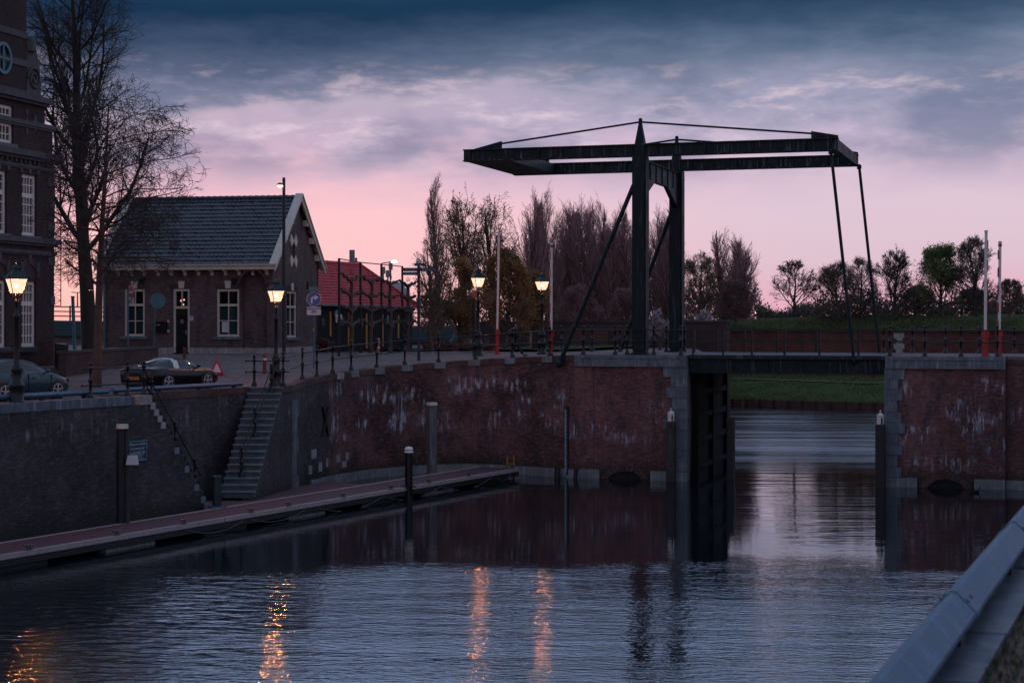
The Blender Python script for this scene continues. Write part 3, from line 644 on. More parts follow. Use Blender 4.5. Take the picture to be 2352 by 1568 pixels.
dolphin(1541.5, -.35, 967, 'grey timber pile with white light cap by the left abutment corner', .40)
dolphin(2022, -.4, 974, 'dark timber pile with white light cap by the right abutment', .42, True)
dolphin(1664, 10.5, 943, 'pile with light cap half hidden at the far end of the passage', .36, True)
fp = thing('fender_pile', 'thick black timber fender post inside the bridge passage', 'fender pile', BR(tx(1679, 2.2), 2.2, -.6))
a = tx(1679, 2.2); m = MB()
m.box(a - .17, a + .17, 2.0, 2.4, -.6, zat(958, BR(a, 2.2).y), BF); m.build('post', M['wetwood'], fp)
m = MB(); m.box(a - .19, a + .19, 1.95, 2.45, 2.75, 2.95, BF); m.build('band', M['black'], fp)

# ---------------------------------------------------------------- pontoon
PN = Vector((-15.5, 52.8)); e2 = Vector((.4435, .8963)); n2_ = Vector((-.8963, .4435)); PW2 = 2.2
PF = Fr((PN.x, PN.y, 0), (*e2, 0), (*n2_, 0)); PE = 35.7
po = thing('pontoon', 'long maroon floating pontoon with pale edge strips along the quay', 'pontoon', (*(PN + e2 * 15), 0))
m = MB(); m.box(-25, PE, .02, PW2 - .02, .38, .50, PF); m.build('deck', M['deck'], po)
strm = mat('edge_strip', (.40, .33, .34), .35, 0, .25, 6)
for b0, b1 in ((-.03, .15), (PW2 - .15, PW2 + .03)):
    m = MB()
    for i in range(5): m.box(-25 + 12.14 * i + .02, -25 + 12.14 * (i + 1) - .02, b0, b1, .36, .515, PF)
    m.build('edge_strip', strm, po)
m = MB(); m.box(-25, PE, 0, PW2, .14, .36, PF); m.build('fascia', M['wetwood'], po)
for i in range(11):
    a = -22 + i * 5.4; m = MB(); m.box(a, min(a + 2.6, PE - .3), .1, PW2 - .1, -.3, .14, PF); m.build('float', M['concrete'] if i % 2 else M['wetwood'], po)
def PA(x, b): p = PN + n2_ * b; return on_line(p, e2, x)
cl = None
cx_ = [66, 268, 422, 577, 663, 788, 898, 985, 1076, 1177]
words_ = ['nearest to the left edge of the photo', 'left of the twin timber piles', 'just left of the square dark green pile', 'right of the square dark green pile', 'below the stone stair', 'below the iron wall anchor', 'just left of the black white-capped post', 'just right of the black white-capped post', 'in front of the far stained wall', 'at the far tip by the orange ladder']
for x, wd in zip(cx_, words_):
    a = PA(x, .08); loc = PF(a, .08, .515); lab = 'small steel mooring cleat on the pontoon edge ' + wd
    if cl is None:
        cl = thing('mooring_cleat', lab, 'cleat', loc, 'mooring cleats on the pontoon edge'); cl.rotation_euler.z = math.atan2(e2.y, e2.x)
        F = ID; m = MB(); m.box(-.12, .12, -.07, .07, 0, .02, F); m.tube(F(-.07, 0, .02), F(-.07, 0, .13), .03, n=8); m.tube(F(.07, 0, .02), F(.07, 0, .13), .03, n=8)
        m.tube(F(-.22, 0, .15), F(.22, 0, .15), .032, .032, 8)
        q_ = m; loc_ = cl.location.copy(); cl.location = (0, 0, 0); q_.build('cleat_body', M['cleat'], cl); cl.location = loc_
    else: again(cl, loc, lab)
ropes = [(835, 930), (930, 1010), (1090, 1172), (690, 745), (560, 620)]
for i, (x0, x1) in enumerate([(730, 880), (880, 1012), (1012, 1128), (1140, 1172), (905 - 330, 700), (430, 560)]):
    a0, a1 = PA(x0, -.05), PA(x1, -.05); sag = .34 if i < 3 else .25
    pts = [PF(a0 + (a1 - a0) * k / 12, -.05, .30 - sag * (1 - (2 * k / 12 - 1) ** 2)) for k in range(13)]
    m = MB(); m.path(pts, .014, 6); m.build('fender_rope', mat('rope', (.14, .13, .13), .8), po)
la = thing('landing_platform', 'maroon landing platform between the stair foot and the pontoon', 'landing', (-9.5, 71, .4))
pb = lambda x: PN + n2_ * (PW2 + .05) + e2 * PA(x, PW2 + .05)
pl = [pb(470), pb(835), CC + Vector((1.3, 2.6)), CC + Vector((.25, -.1)), TR + G_ * 4.3 + Vector((.05, 0)), TL + G_ * 4.3, LQ(A2 + .3, 1.7), LQ(A2 + .05, .02), LQ(A2 - .2, -.05)]
m = MB(); m.slab(pl, .42, .505); m.build('deck', M['deck'], la)
m = MB(); c_ = sum((Vector(p) for p in pl), Vector((0, 0))) / len(pl); m.slab([c_ + (Vector(p) - c_) * .97 for p in pl], .1, .415); m.build('frame', M['wetwood'], la)

def pile(label, x, y0, z0, y1, r, mt, square=False, cap=None, Z=None):
    Z = Z or (EYE - z0) * FPX / (y0 - HY); p = P(x, y0, Z); zt = zat(y1, Z)
    d = thing('mooring_pile', label, 'mooring pile', (p.x, p.y, -1)); m = MB()
    zt2 = zt - (cap or 0)
    if square: m.box(-r, r, -r, r, -1, zt2, rotz((p.x, p.y, 0), .45))
    else: m.tube((p.x, p.y, -1), (p.x, p.y, zt2), r * 1.02, r, 14)
    m.build('post', mt, d)
    return d, p, zt2, zt
d, p, a, b_ = pile('black round post with white ridged cap on the pontoon edge', 939, 1118, .5, 1025, .165, M['black'], cap=.26)
m = MB(); m.lathe([(.20, 0), (.20, .04), (.165, .06), (.165, .10), (.19, .11), (.19, .15), (.13, .24), (.02, .26)], 14, Fr((p.x, p.y, a), (1, 0, 0), (0, 1, 0))); m.build('cap', M['white'], d)
m = MB(); m.box(-.26, .26, -.26, .26, .516, .56, rotz((p.x, p.y, 0), .46)); m.build('collar', M['black'], d)
d, p, a, b_ = pile('square grey post with cream cap against the stained curved wall', 992, 1092, 0, 924, .185, mat('grey_pile', (.10, .105, .12), .8, 0, .4, 1.5, streak=.3), True, .14, Z=83.5)
m = MB(); m.box(-.20, .20, -.20, .20, a + .002, b_, rotz((p.x, p.y, 0), .45)); m.build('cap', M['cream'], d)
d, p, a, b_ = pile('square dark green steel pile at the pontoon beside the stair', 498.5, 1165, .5, 1092, .14, mat('green_pile', (.014, .045, .045), .45, .2, .3, 3), True, .05)
m = MB(); m.box(-.17, .17, -.17, .17, a + .002, b_, rotz((p.x, p.y, 0), .45)); m.build('cap', mat('green_cap', (.03, .08, .08), .5), d)
m = MB(); m.box(-.28, .28, -.28, .28, .516, .56, rotz((p.x, p.y, 0), .46)); m.build('collar', M['steel'], d)
d, p, a, b_ = pile('tall dark timber pile with pale cap at the left quay wall', 277, 1197, .45, 974, .145, M['wetwood'], cap=.16, Z=61.3)
m = MB(); m.tube((p.x + .06, p.y, a + .01), (p.x + .06, p.y, b_), .215, .21, 16); m.build('cap', M['cream'], d)
m = MB(); m.tube((p.x + .20, p.y + .10, -1), (p.x + .19, p.y + .1, a), .10, .09, 12); m.build('twin_post', M['wood'], d)
sg = thing('harbour_lamp_box', 'small white tapered lamp box clamped to the twin timber pile', 'lamp', (p.x + .42, p.y - .12, zat(1066, p.y)))
F = Fr((p.x + .44, p.y - .12, zat(1066, p.y)), (1, 0, 0), (0, 1, 0)); m = MB(); m.grid([[F(i * w_, j * .1, z) for i, j in ((-1, -1), (1, -1), (1, 1), (-1, 1))] for w_, z in ((.21, 0), (.15, .30), (.13, .32))], 0, False, True); m.face([F(i * .13, j * .1, .32) for i, j in ((-1, -1), (1, -1), (1, 1), (-1, 1))]); m.build('box', M['signwhite'], sg)
# harbour notice on the wall
a = on_line(P0, E_, 312); q_ = LQ(a); zc = zat(1035, q_.y); NF = Fr((q_.x, q_.y, zc), (*E_, 0), (*N_, 0)); w_, h_ = .58, .37
sg = thing('notice_board', 'blue harbour notice with white lettering on the left quay wall', 'sign', NF(0, -.05, -h_))
m = MB(); m.box(-w_, w_, -.05, -.02, -h_, h_, NF); m.build('board', M['navy'], sg)
m = MB()
for u0, u1, v0, v1 in ((-w_, w_, h_ - .03, h_), (-w_, w_, -h_, -h_ + .03), (-w_, -w_ + .03, -h_ + .03, h_ - .03), (w_ - .03, w_, -h_ + .03, h_ - .03)): m.box(u0, u1, -.058, -.051, v0, v1, NF)
m.build('border', mat('sign_cyan', (.15, .36, .42), .5), sg)
lt = mat('sign_text', (.34, .50, .56), .5)
for k, (tx_, sz) in enumerate((('Afmeren melden', .145), ('havenmeester', .145), ('31-612 047 342', .14))):
    text(tx_, sz, Fr(NF(.02, -.058, h_ - .12 - .155 * k), NF.u, NF.v), lt, sg, bold=.002)
m = MB()
for k in range(4): m.box(-.40 + .03 * (k % 2), .44 - .07 * (k % 3), -.058, -.052, -.115 - .068 * k, -.09 - .068 * k, NF)
m.build('small_lettering', lt, sg)
# gauge, stubs, ladder
p, F = WF(1303.5); gz0, gz1 = zat(1090, p.y), zat(932, p.y)
ga = thing('tide_gauge', 'tall narrow blue tide gauge board on the brick wall', 'gauge', F(0, -.12, gz0))
m = MB(); m.box(-.09, .09, -.10, -.04, gz0, gz1, F); m.build('board', M['navy'], ga)
m = MB()
m.box(-.085, -.05, -.112, -.101, gz0, gz1 - .15, F)
for k in range(34): m.box(-.05, .04 if k % 2 else -.005, -.112, -.101, gz0 + .06 + k * .092, gz0 + .10 + k * .092, F)
m.build('graduation', mat('gauge_marks', (.34, .52, .54), .5), ga)
for x, y, lab, ln in ((1280, 1073, 'short black timber stub in the water left of the tide gauge', 0), (1322, 1076, 'leaning dark timber stub in the water right of the tide gauge', .12)):
    p, F = WF(x); Z = p.y - .5; q_ = P(x, y, Z); m = MB(); m.tube((q_.x - ln, Z, -.6), (q_.x + ln * .4, Z, q_.z), .15 if not ln else .1, n=10)
    tag(m.build('timber_stub', M['wetwood']), lab, 'post')
ld = thing('ladder', 'orange ladder hooked over the far tip of the pontoon', 'ladder', PF(PE + .1, .5, 0))
for b_ in (.32, .68): m = MB(); m.tube(PF(PE + .12, b_, -.5), PF(PE + .10, b_, 1.10), .055, n=8); m.build('upright', M['orangewood'], ld)
for z_ in (-.1, .2, .5, .8): m = MB(); m.tube(PF(PE + .12, .32, z_ - .1), PF(PE + .12, .68, z_ - .1), .03, n=8); m.build('rung', M['orangewood'], ld)
# a coot
q_ = P(2244, 1128, 30000 / 383 - .6); cb = thing('coot', 'small dark coot with white bill swimming by the right culvert', 'bird', (q_.x, q_.y, 0))
F = Fr((q_.x, q_.y, 0), (1, 0, 0), (0, 1, 0))
m = MB()
m.grid([[F(x, r * math.cos(a_ * .7854), z + r * .8 * math.sin(a_ * .7854)) for a_ in range(8)] for x, r, z in ((-.20, .01, .10), (-.15, .06, .08), (-.05, .10, .06), (.06, .09, .06), (.11, .06, .11), (.12, .045, .18), (.13, .05, .23), (.17, .045, .24), (.20, .02, .235))], 0, True, True); m.build('body', M['black'], cb)
m = MB(); m.tube(F(.19, 0, .24), F(.26, 0, .225), .022, .006, 8); m.build('bill', M['white'], cb)
# ---------------------------------------------------------------- the gabled house
HO = Vector((-13.73, 100.0)); hu = Vector((-.9823, .187)); hv = Vector((.187, .9823)); HB = 5.85
HF = Fr((HO.x, HO.y, HB), (*hu, 0), (*hv, 0))
GF = Fr((HO.x, HO.y, HB), (*hv, 0), (-hv.y, hv.x, 0))       # gable wall: a into depth, b inwards
HL, HD, HE, HR_ = 10.4, 8.8, 5.2, 9.22
def hp(x, y):
    a = on_line(HO, hu, x); return a, zat(y, HO.y + hu.y * a) - HB
def gp(x, y):
    a = on_line(HO, hv, x); return a, zat(y, HO.y + hv.y * a) - HB
house = thing('brick_house', 'small dark brick gabled house with cream trim and black pantiles', 'house', (*(HO + hu * 5 + hv * 4), HB))
W1 = (hp(332.5, 0)[0], hp(286, 0)[0], hp(0, 772)[1], hp(300, 664)[1]); W2 = (hp(549.5, 0)[0], hp(498, 0)[0], hp(500, 773)[1], hp(500, 664)[1])
DR = (hp(435.5, 0)[0], hp(398.5, 0)[0], .02, hp(400, 664)[1])
NI = (hp(627, 0)[0] + .55, hp(557, 0)[0], .30, hp(590, 640)[1])
W1 = (W1[0], W1[1], hp(300, 772)[1], W1[3])
NIa, NIb = .36, hp(557, 0)[0]; NIz = hp(590, 652)[1]; NIh = hp(590, 622)[1] - NIz
m = MB(); m.wall(HF, 0, HL, .30, HE, .35, [W1, W2, (DR[0], DR[1], .30, DR[3]), (NIa, NIb, .30, NIz + NIh)])
G1 = (gp(659, 0)[0], gp(682, 0)[0], gp(660, 775)[1], gp(665, 669)[1])
m.wall(GF, .35, HD, .30, HE, .35, [G1])
gtop = [(0, HE), (HD, HE), (HD / 2, HR_ - .25)]
# gable triangle with a round opening
oc = gp(673, 577); orad = .50
tri = [(0.0, HE), (HD, HE), (HD / 2, HR_ - .22)]
ring = [(oc[0] + orad * .8 * math.cos(6.28319 * k / 16), oc[1] + orad * 1.25 * math.sin(6.28319 * k / 16)) for k in range(16)]
def ray_tri(dx, dz):
    best = 1e9
    for i in range(3):
        (x1, z1), (x2, z2) = tri[i], tri[(i + 1) % 3]; den = dx * (z2 - z1) - dz * (x2 - x1)
        if abs(den) < 1e-9: continue
        s_ = ((x1 - oc[0]) * (z2 - z1) - (z1 - oc[1]) * (x2 - x1)) / den; t_ = ((x1 - oc[0]) * dz - (z1 - oc[1]) * dx) / den
        if s_ > 0 and -1e-6 <= t_ <= 1 + 1e-6: best = min(best, s_)
    return (oc[0] + dx * best, oc[1] + dz * best)
angs = sorted([math.atan2(z - oc[1], x - oc[0]) for x, z in tri] + [6.28319 * k / 40 - math.pi for k in range(40)])
for k in range(len(angs)):
    q0, q1 = angs[k], angs[(k + 1) % len(angs)]
    f0, f1 = ray_tri(math.cos(q0), math.sin(q0)), ray_tri(math.cos(q1), math.sin(q1))
    rr0 = lambda q: (oc[0] + orad * .72 * math.cos(q), oc[1] + orad * 1.15 * math.sin(q))
    i0, i1 = rr0(q0), rr0(q1)
    m.face([GF(p[0], 0, p[1]) for p in (f0, f1, i1, i0)], 0, [f0, f1, i1, i0])
    m.face([GF(i0[0], 0, i0[1]), GF(i1[0], 0, i1[1]), GF(i1[0], .35, i1[1]), GF(i0[0], .35, i0[1])], 0, [(0, i0[1]), (0, i1[1]), (.3, i1[1]), (.3, i0[1])])
m.box(0, HL, HD - .35, HD - .001, 0, HE, HF); m.box(HL - .35, HL, .35, HD - .35, 0, HE, HF)
m.prism([(.35, HE), (HD - .35, HE), (HD / 2, HR_ - .5)], HL - .3, HL - .001, Fr((HO.x, HO.y, HB), (*hv, 0), (*hu, 0)))
m.build('wall', M['house'], house)
m = MB(); m.box(-.04, DR[0] - .0, -.06, .3, -.4, .30, HF); m.box(DR[1], HL + .04, -.06, .3, -.4, .30, HF); m.box(.30, HD, -.06, .3, -.4, .301, GF); m.build('plinth', M['paleston'], house)
m = MB(); m.box(.36, HL - .36, .36, HD - .36, HE - .06, HE - .02, HF); m.box(.36, HL - .36, 1.9, 2.0, 0, HE - .07, HF); m.build('interior', mat('interior_wall', (.06, .07, .07), .9), house)
# blind arch in the front wall at the right
m = MB(); ar, cz = (NIb - NIa) / 2, NIz; ac = (NIa + NIb) / 2; hgt = NIh
arc = [(ac - ar * math.cos(math.pi * k / 14), cz + hgt * math.sin(math.pi * k / 14)) for k in range(15)]
for k in range(14):
    (a, c), (d_, g_) = arc[k], arc[k + 1]; sc1 = 1.13
    o = [(ac + (x - ac) * sc1, cz - .05 + (z - cz + .05) * 1.22) for x, z in (arc[k], arc[k + 1])]
    m.prism([(a, c), (d_, g_), o[1], o[0]], -.42, -.001, HF)
m.build('blind_arch', M['qb_edge'], house)
m = MB(); top_ = cz + hgt
for k in range(14): (a, c), (d_, g_) = arc[k], arc[k + 1]; m.prism([(a, c), (d_, g_), (d_, top_), (a, top_)], .0, .34, HF)
m.build('arch_spandrel', M['house'], house)
m = MB(); m.box(NIa, NIb, .33, .40, .28, top_, HF); m.build('niche_wall', M['house'], house)
for x in (538, 327, 253):
    a, c = hp(x, 645); m = MB(); m.tube(HF(a, -.10, c), HF(a, .02, c), .17, .17, 10); m.build('wall_anchor', M['black'], house)
a, c = gp(706, 655); m = MB(); m.box(a - .12, a + .12, -.08, .02, c - .2, c + .2, GF); m.build('wall_anchor', M['black'], house)
curt = mat('curtain_cloth', (.10, .19, .19), .9, 0, .2, 2)
def window(parent, F, o, dep, nv, bars, fr=.11, sill=True, curtain=None, key=None, mt=None, ptn=.05):
    a0, a1, c0, c1 = o; mt = mt or M['cream']
    w = MB(); d0, d1 = dep, dep + .12
    w.box(a0, a0 + fr, d0, d1, c0, c1, F); w.box(a1 - fr, a1, d0, d1, c0, c1, F); w.box(a0 + fr, a1 - fr, d0, d1, c0, c0 + fr, F); w.box(a0 + fr, a1 - fr, d0, d1, c1 - fr, c1, F)
    for k in range(1, nv): a = a0 + fr + (a1 - a0 - 2 * fr) * k / nv; w.box(a - ptn / 2, a + ptn / 2, d0 + .02, d1 - .01, c0 + fr, c1 - fr, F)
    for f_, th_ in bars: c = c0 + (c1 - c0) * f_; w.box(a0 + fr, a1 - fr, d0 + (.0 if th_ > .08 else .025), d1 - .012, c - th_ / 2, c + th_ / 2, F)
    fo = w.build('window', mt, parent)
    g = MB(); g.face([F(a, d1 - .03, c) for a, c in ((a0 + fr * .5, c0 + fr * .5), (a1 - fr * .5, c0 + fr * .5), (a1 - fr * .5, c1 - fr * .5), (a0 + fr * .5, c1 - fr * .5))]); g.build('pane', M['glass'], fo)
    if sill: s_ = MB(); s_.box(a0 - .22, a1 + .22, -.12, dep + .02, c0 - .16, c0 - .002, F); s_.build('window_sill', M['stone'], fo)
    if curtain:
        s_ = MB(); n = 40; s_.grid([[F(a0 + fr + (a1 - a0 - 2 * fr) * k / n, d1 + .05 + .02 * math.sin(k * 1.3), c) for k in range(n + 1)] for c in (c0 + fr, c0 + (c1 - c0) * curtain)]); s_.build('curtain', curt, fo)
    if key:
        k0, k1 = key; s_ = MB(); s_.prism([((a0 + a1) / 2 - .15, c1 + .04), ((a0 + a1) / 2 + .15, c1 + .04), ((a0 + a1) / 2 + .20, k1), ((a0 + a1) / 2 - .20, k1)], -.05, .06, F); s_.build('keystone', M['cream'], fo)
        s_ = MB(); w2 = (a1 - a0) / 2 + .15; am = (a0 + a1) / 2
        for i in range(-9, 10):
            if abs(i) < 2: continue
            b0, b1 = am + w2 * (i - .42) / 9.5, am + w2 * (i + .42) / 9.5; s_.prism([(b0, c1 + .02), (b1, c1 + .02), (am + (b1 - am) * 1.22, k1 - .18), (am + (b0 - am) * 1.22, k1 - .18)], -.014, .02, F)
        s_.build('brick_lintel', M['qb_edge'], fo)
    return fo
ky = hp(300, 646)[1]
w1 = window(house, HF, W1, .06, 2, ((.665, .14), (.325, .05)), .13, True, .60, (0, ky)); w2_ = window(house, HF, W2, .06, 2, ((.665, .14), (.335, .05)), .13, True, .60, (0, ky))
window(house, GF, G1, .06, 2, ((.665, .12), (.335, .05)), .12, True, .6, (0, gp(665, 650)[1]))
nt = MB(); a0_, c0_ = hp(522, 763); a1_, c1_ = hp(508, 739); nt.box(min(a0_, a1_), max(a0_, a1_), .125, .135, c0_, c1_, HF); nt.build('paper_notice', M['signwhite'], w2_)
dm = MB(); a0, a1, c0, c1 = DR; fr = .12
dm.box(a0, a0 + fr, .02, .2, c0, c1, HF); dm.box(a1 - fr, a1, .02, .2, c0, c1, HF); dm.box(a0 + fr, a1 - fr, .02, .2, c1 - fr, c1, HF); tz = hp(415, 706)[1]; dm.box(a0 + fr, a1 - fr, .0, .2, tz - .07, tz + .07, HF)
dm.box((a0 + a1) / 2 - .03, (a0 + a1) / 2 + .03, .05, .17, tz + .07, c1 - fr, HF)
df = dm.build('door_frame', M['cream'], house)
s_ = MB(); am = (a0 + a1) / 2; s_.prism([(am - .15, c1 + .04), (am + .15, c1 + .04), (am + .20, ky), (am - .20, ky)], -.05, .06, HF); s_.build('keystone', M['cream'], df)
s_ = MB(); w2 = (a1 - a0) / 2 + .2
for i in range(-8, 9):
    if abs(i) < 2: continue
    b0, b1 = am + w2 * (i - .42) / 8.5, am + w2 * (i + .42) / 8.5; s_.prism([(b0, c1 + .02), (b1, c1 + .02), (am + (b1 - am) * 1.22, ky - .18), (am + (b0 - am) * 1.22, ky - .18)], -.014, .02, HF)
s_.build('brick_lintel', M['qb_edge'], df)
g = MB(); g.face([HF(a, .15, c) for a, c in ((a0 + fr, tz), (a1 - fr, tz), (a1 - fr, c1 - fr), (a0 + fr, c1 - fr))]); g.build('pane', M['glass'], df)
dm = MB(); dm.box(a0 + fr, a1 - fr, .09, .15, .0, tz - .07, HF)
for u0, u1, v0, v1 in ((.15, .45, .3, 1.2), (.55, .85, .3, 1.2), (.15, .45, 1.45, 2.3), (.55, .85, 1.45, 2.3)):
    L_ = a1 - a0 - 2 * fr; dm.box(a0 + fr + L_ * u0, a0 + fr + L_ * u1, .075, .089, v0, v1, HF)
dr = dm.build('door', mat('black_door', (.010, .011, .012), .35, 0, .2, 3), house)
dm = MB(); dm.tube(HF(a0 + fr + .12, .04, 1.22), HF(a0 + fr + .30, .04, 1.22), .02, n=6); dm.box(a0 + fr + .08, a0 + fr + .14, .05, .088, 1.05, 1.35, HF); dm.build('handle', M['alloy'], dr)
a_, c_ = hp(417, 738); dm = MB(); dm.box(a_ - .09, a_ + .09, .06, .0745, c_ - .12, c_ + .12, HF); dm.build('door_notice', mat('mauve_notice', (.22, .18, .30), .6), dr)
a_, c_ = hp(440, 731); hn = MB(); hn.box(a_ - .11, a_ + .11, -.03, .01, c_ - .13, c_ + .13, HF); hno = hn.build('number_plate', M['signwhite'], house)
text('2', .19, Fr(HF(a_, -.034, c_), -HF.u, HF.v), M['letter'], hno, 'number')
a_, c_ = hp(371, 751); hn = MB(); hn.box(a_ - .36, a_ + .36, -.26, .0, c_ - .32, c_ + .28, HF); hn.box(a_ - .38, a_ + .38, -.28, .0, c_ + .28, c_ + .32, HF); lb = hn.build('letter_box', M['black'], house)
hn = MB(); hn.box(a_ - .02, a_ + .22, -.268, -.262, c_ + .10, c_ + .16, HF); hn.build('letter_slot', M['alloy'], lb)
for yy_ in (738, 760): a_, c_ = hp(387, yy_); hn = MB(); hn.box(a_ - .06, a_ + .06, -.04, 0, c_ - .07, c_ + .07, HF); hn.build('wall_box', M['signwhite'], house)
for x, y, r in ((403, 690, .06), (409.5, 688, .05), (428, 688, .075), (408, 699, .05), (318, 713, .06), (326, 712, .07)):
    a_, c_ = hp(x, y); hn = MB(); hn.ball(HF(a_, .9, c_), r, 8); hn.build('pane_glow', M['smallbulb'], house)  # small glowing balls set behind the panes
# roof: rows of pantiles as real geometry
def tiles(F, a0, a1f, b0, c0, b1, c1, nrow, pitch, mt, parent, name='roof', amp=.035, a0f=None):
    rj = random.Random(nrow * 7 + 1); m = MB(); L = math.hypot(b1 - b0, c1 - c0); nx, nz = -(c1 - c0) / L, (b1 - b0) / L; rows = []
    n = int((a1f(0) - a0) / pitch * 5)
    for r in range(nrow):
        for f, lift in ((r / nrow, .060), ((r + 1) / nrow, .012)):
            jit = [rj.gauss(0, .006) for _ in range(n // 5 + 2)]; sagr = rj.uniform(-.005, .005); e_ = a1f(f); s0 = a0f(f) if a0f else a0; row = []
            for k in range(n + 1):
                a = s0 + (e_ - s0) * k / n; ph = (a / pitch) % 1.0
                h = lift + jit[k // 5] + sagr + amp * (math.sin(ph * 6.28319) * .5 + .5) ** 1.5
                row.append(F(a, b0 + (b1 - b0) * f + nx * h, c0 + (c1 - c0) * f + nz * h))
            rows.append(row)
    m.grid(rows, 0, False); return m.build(name, mt, parent)
ov = .42; sl = (HR_ - HE) / (HD / 2)
roof = tiles(HF, -.12, lambda f: HL + .12, -ov, HE - ov * sl + .25, HD / 2, HR_, 17, .27, M['tile'], house)
tiles(Fr(HF(HL, HD, 0), -HF.u, -HF.v), -.12, lambda f: HL + .12, -ov, HE - ov * sl + .25, HD / 2, HR_, 8, .6, M['tile'], house)
m = MB(); nseg = 28
for k in range(nseg): a = -.1 + (HL + .2) * k / nseg; m.tube(HF(a, HD / 2, HR_ + .03), HF(a + (HL + .2) / nseg + .04, HD / 2, HR_ + .05), .13, .15, 8)
m.build('ridge', M['tile'], roof)
a_, c_ = hp(383, 575); ff = .27; bb = -ov + (HD / 2 + ov) * ff; cc_ = HE - ov * sl + .25 + (HR_ - HE + ov * sl - .25) * ff
m = MB(); m.box(a_ - .16, a_ + .16, bb - .1, bb + .25, cc_ - .05, cc_ + .34, HF); m.box(a_ - .22, a_ + .22, bb - .16, bb + .3, cc_ + .34, cc_ + .40, HF); m.build('roof_vent', mat('lead', (.10, .13, .16), .5, .4), roof)
e0 = HE - ov * sl
m = MB(); m.box(-.30, HL + .2, -ov - .12, -ov + .02, e0 - .02, e0 + .22, HF); m.box(-.36, HL + .25, -ov - .24, -ov + .06, e0 + .22, e0 + .29, HF); m.box(-.2, HL + .1, -ov + .02, .02, e0 + .02, e0 + .06, HF); m.build('gutter', M['cream'], house)
for k in range(13):
    a_ = .35 + k * (HL - .5) / 12; m = MB(); m.prism([(-ov + .05, e0 + .02), (-.0, e0 + .02), (-.0, e0 - .36), (-.10, e0 - .33), (-.14, e0 - .14), (-ov + .05, e0 - .10)], a_ - .09, a_ + .09, Fr((HO.x, HO.y, HB), (*hv, 0), (*hu, 0))); m.build('eaves_bracket', M['cream'], house)
def verge(gf, nm):
    sgn = 1
    for s_ in (0, 1):
        pts = []
        def q(b, off): return (b if not s_ else HD - b, e0 + .20 + (b + ov) * (HR_ + .05 - e0 - .2) / (HD / 2 + ov) + off)
        m = MB(); m.prism([q(-ov - .12, .22), q(-ov - .12, -.20), q(HD / 2, -.20), q(HD / 2, .22)] if not s_ else [q(HD / 2, .22), q(HD / 2, -.20), q(-ov - .12, -.20), q(-ov - .12, .22)], -.34, -.26, gf)
        m.prism([q(-ov - .12, .23), q(-ov - .12, .14), q(HD / 2, .14), q(HD / 2, .23)] if not s_ else [q(HD / 2, .23), q(HD / 2, .14), q(-ov - .12, .14), q(-ov - .12, .23)], -.42, .05, gf)
        m.prism([q(-ov, .12), q(-ov, .08), q(HD / 2, .08), q(HD / 2, .12)] if not s_ else [q(HD / 2, .12), q(HD / 2, .08), q(-ov, .08), q(-ov, .12)], -.26, -.0, gf)
        m.build('bargeboard', M['cream'], house)
        for f in (.16, .42, .68):
            b_ = HD / 2 * f; z_ = q(b_, -.02)[1]; bb_ = b_ if not s_ else HD - b_
            m = MB(); m.box(bb_ - .12, bb_ + .12, -.26, -.001, z_ - .42, z_ - .05, gf); m.build('bracket', M['cream'], house)
verge(GF, 'r'); LG = Fr(HF(HL, 0, 0), (*hv, 0), (*(hu * -1), 0)); verge(LG, 'l')
# oculus ornaments
ow = MB(); n = 18
rows = [[GF(oc[0] + orad * q_ * .80 * math.cos(6.28319 * k / n), b_, oc[1] + orad * 1.25 * q_ * math.sin(6.28319 * k / n)) for k in range(n)] for q_, b_ in ((.94, .16), (.78, .16), (.78, .24), (.94, .24))]
ow.grid(rows + rows[:1], 0, False, True); ocu = ow.build('round_window', M['cream'], house)
g = MB(); g.face(rows[1]); g.build('pane', M['glass'], ocu)
for sx_ in (1, -1):
    for sz in (1, -1):
        m = MB(); x0, z0 = oc[0] + sx_ * orad * .62, oc[1] + sz * orad * .95
        m.prism([(x0 - sx_ * .28, z0 + sz * .10), (x0 + sx_ * .12, z0 - sz * .22), (x0 + sx_ * .38, z0 + sz * .10), (x0 + sx_ * .16, z0 + sz * .52)], -.07, .03, GF); m.build('corner_ornament', M['cream'], house)
m = MB(); m.tube(HF(HL - .16, -.10, -.3), HF(HL - .16, -.10, e0 + .05), .07, n=8); m.build('downpipe', mat('zinc', (.10, .15, .20), .5, .4), house)

# ---------------------------------------------------------------- tall brick hall at the left edge
BO = Vector((-23.5, 89.4)); bu = Vector((-.27, -.963)); bn = Vector((-.963, .27)); BB = 5.5
TF = Fr((BO.x, BO.y, BB), (*bu, 0), (*bn, 0))
def bp(x, y): a = on_line(BO, bu, x); return a, zat(y, BO.y + bu.y * a) - BB
hall = thing('town_hall', 'tall ornate dark brick building with white sash windows and stone bands', 'building', (*(BO + bu * 4 + bn * 3), BB))
s0 = bp(128, 583)[1]; s1 = bp(127, 365)[1]; s2 = bp(118, 292)[1]; s3 = bp(109, 236)[1]
ops0, ops1, ops2 = [], [], []
ww = bp(49, 0)[0] - bp(83, 0)[0]; wg0 = bp(83, 0)[0]; pit = bp(17, 0)[0] - bp(83, 0)[0] + .1
for k in range(6):
    a = wg0 + k * pit; ops0.append((a, a + ww, bp(66, 796)[1], bp(66, 646)[1])); ops1.append((a - .05, a + ww - .05, bp(70, 542)[1], bp(70, 402)[1]))
wt0 = bp(31, 0)[0]
for k in range(4): ops2.append((wt0 + k * 1.9, wt0 + k * 1.9 + 1.25, bp(15, 329)[1], bp(15, 241)[1]))
sa = bp(103, 0)[0]; ga = bp(61, 0)[0]; gz = bp(60, -90)[1]
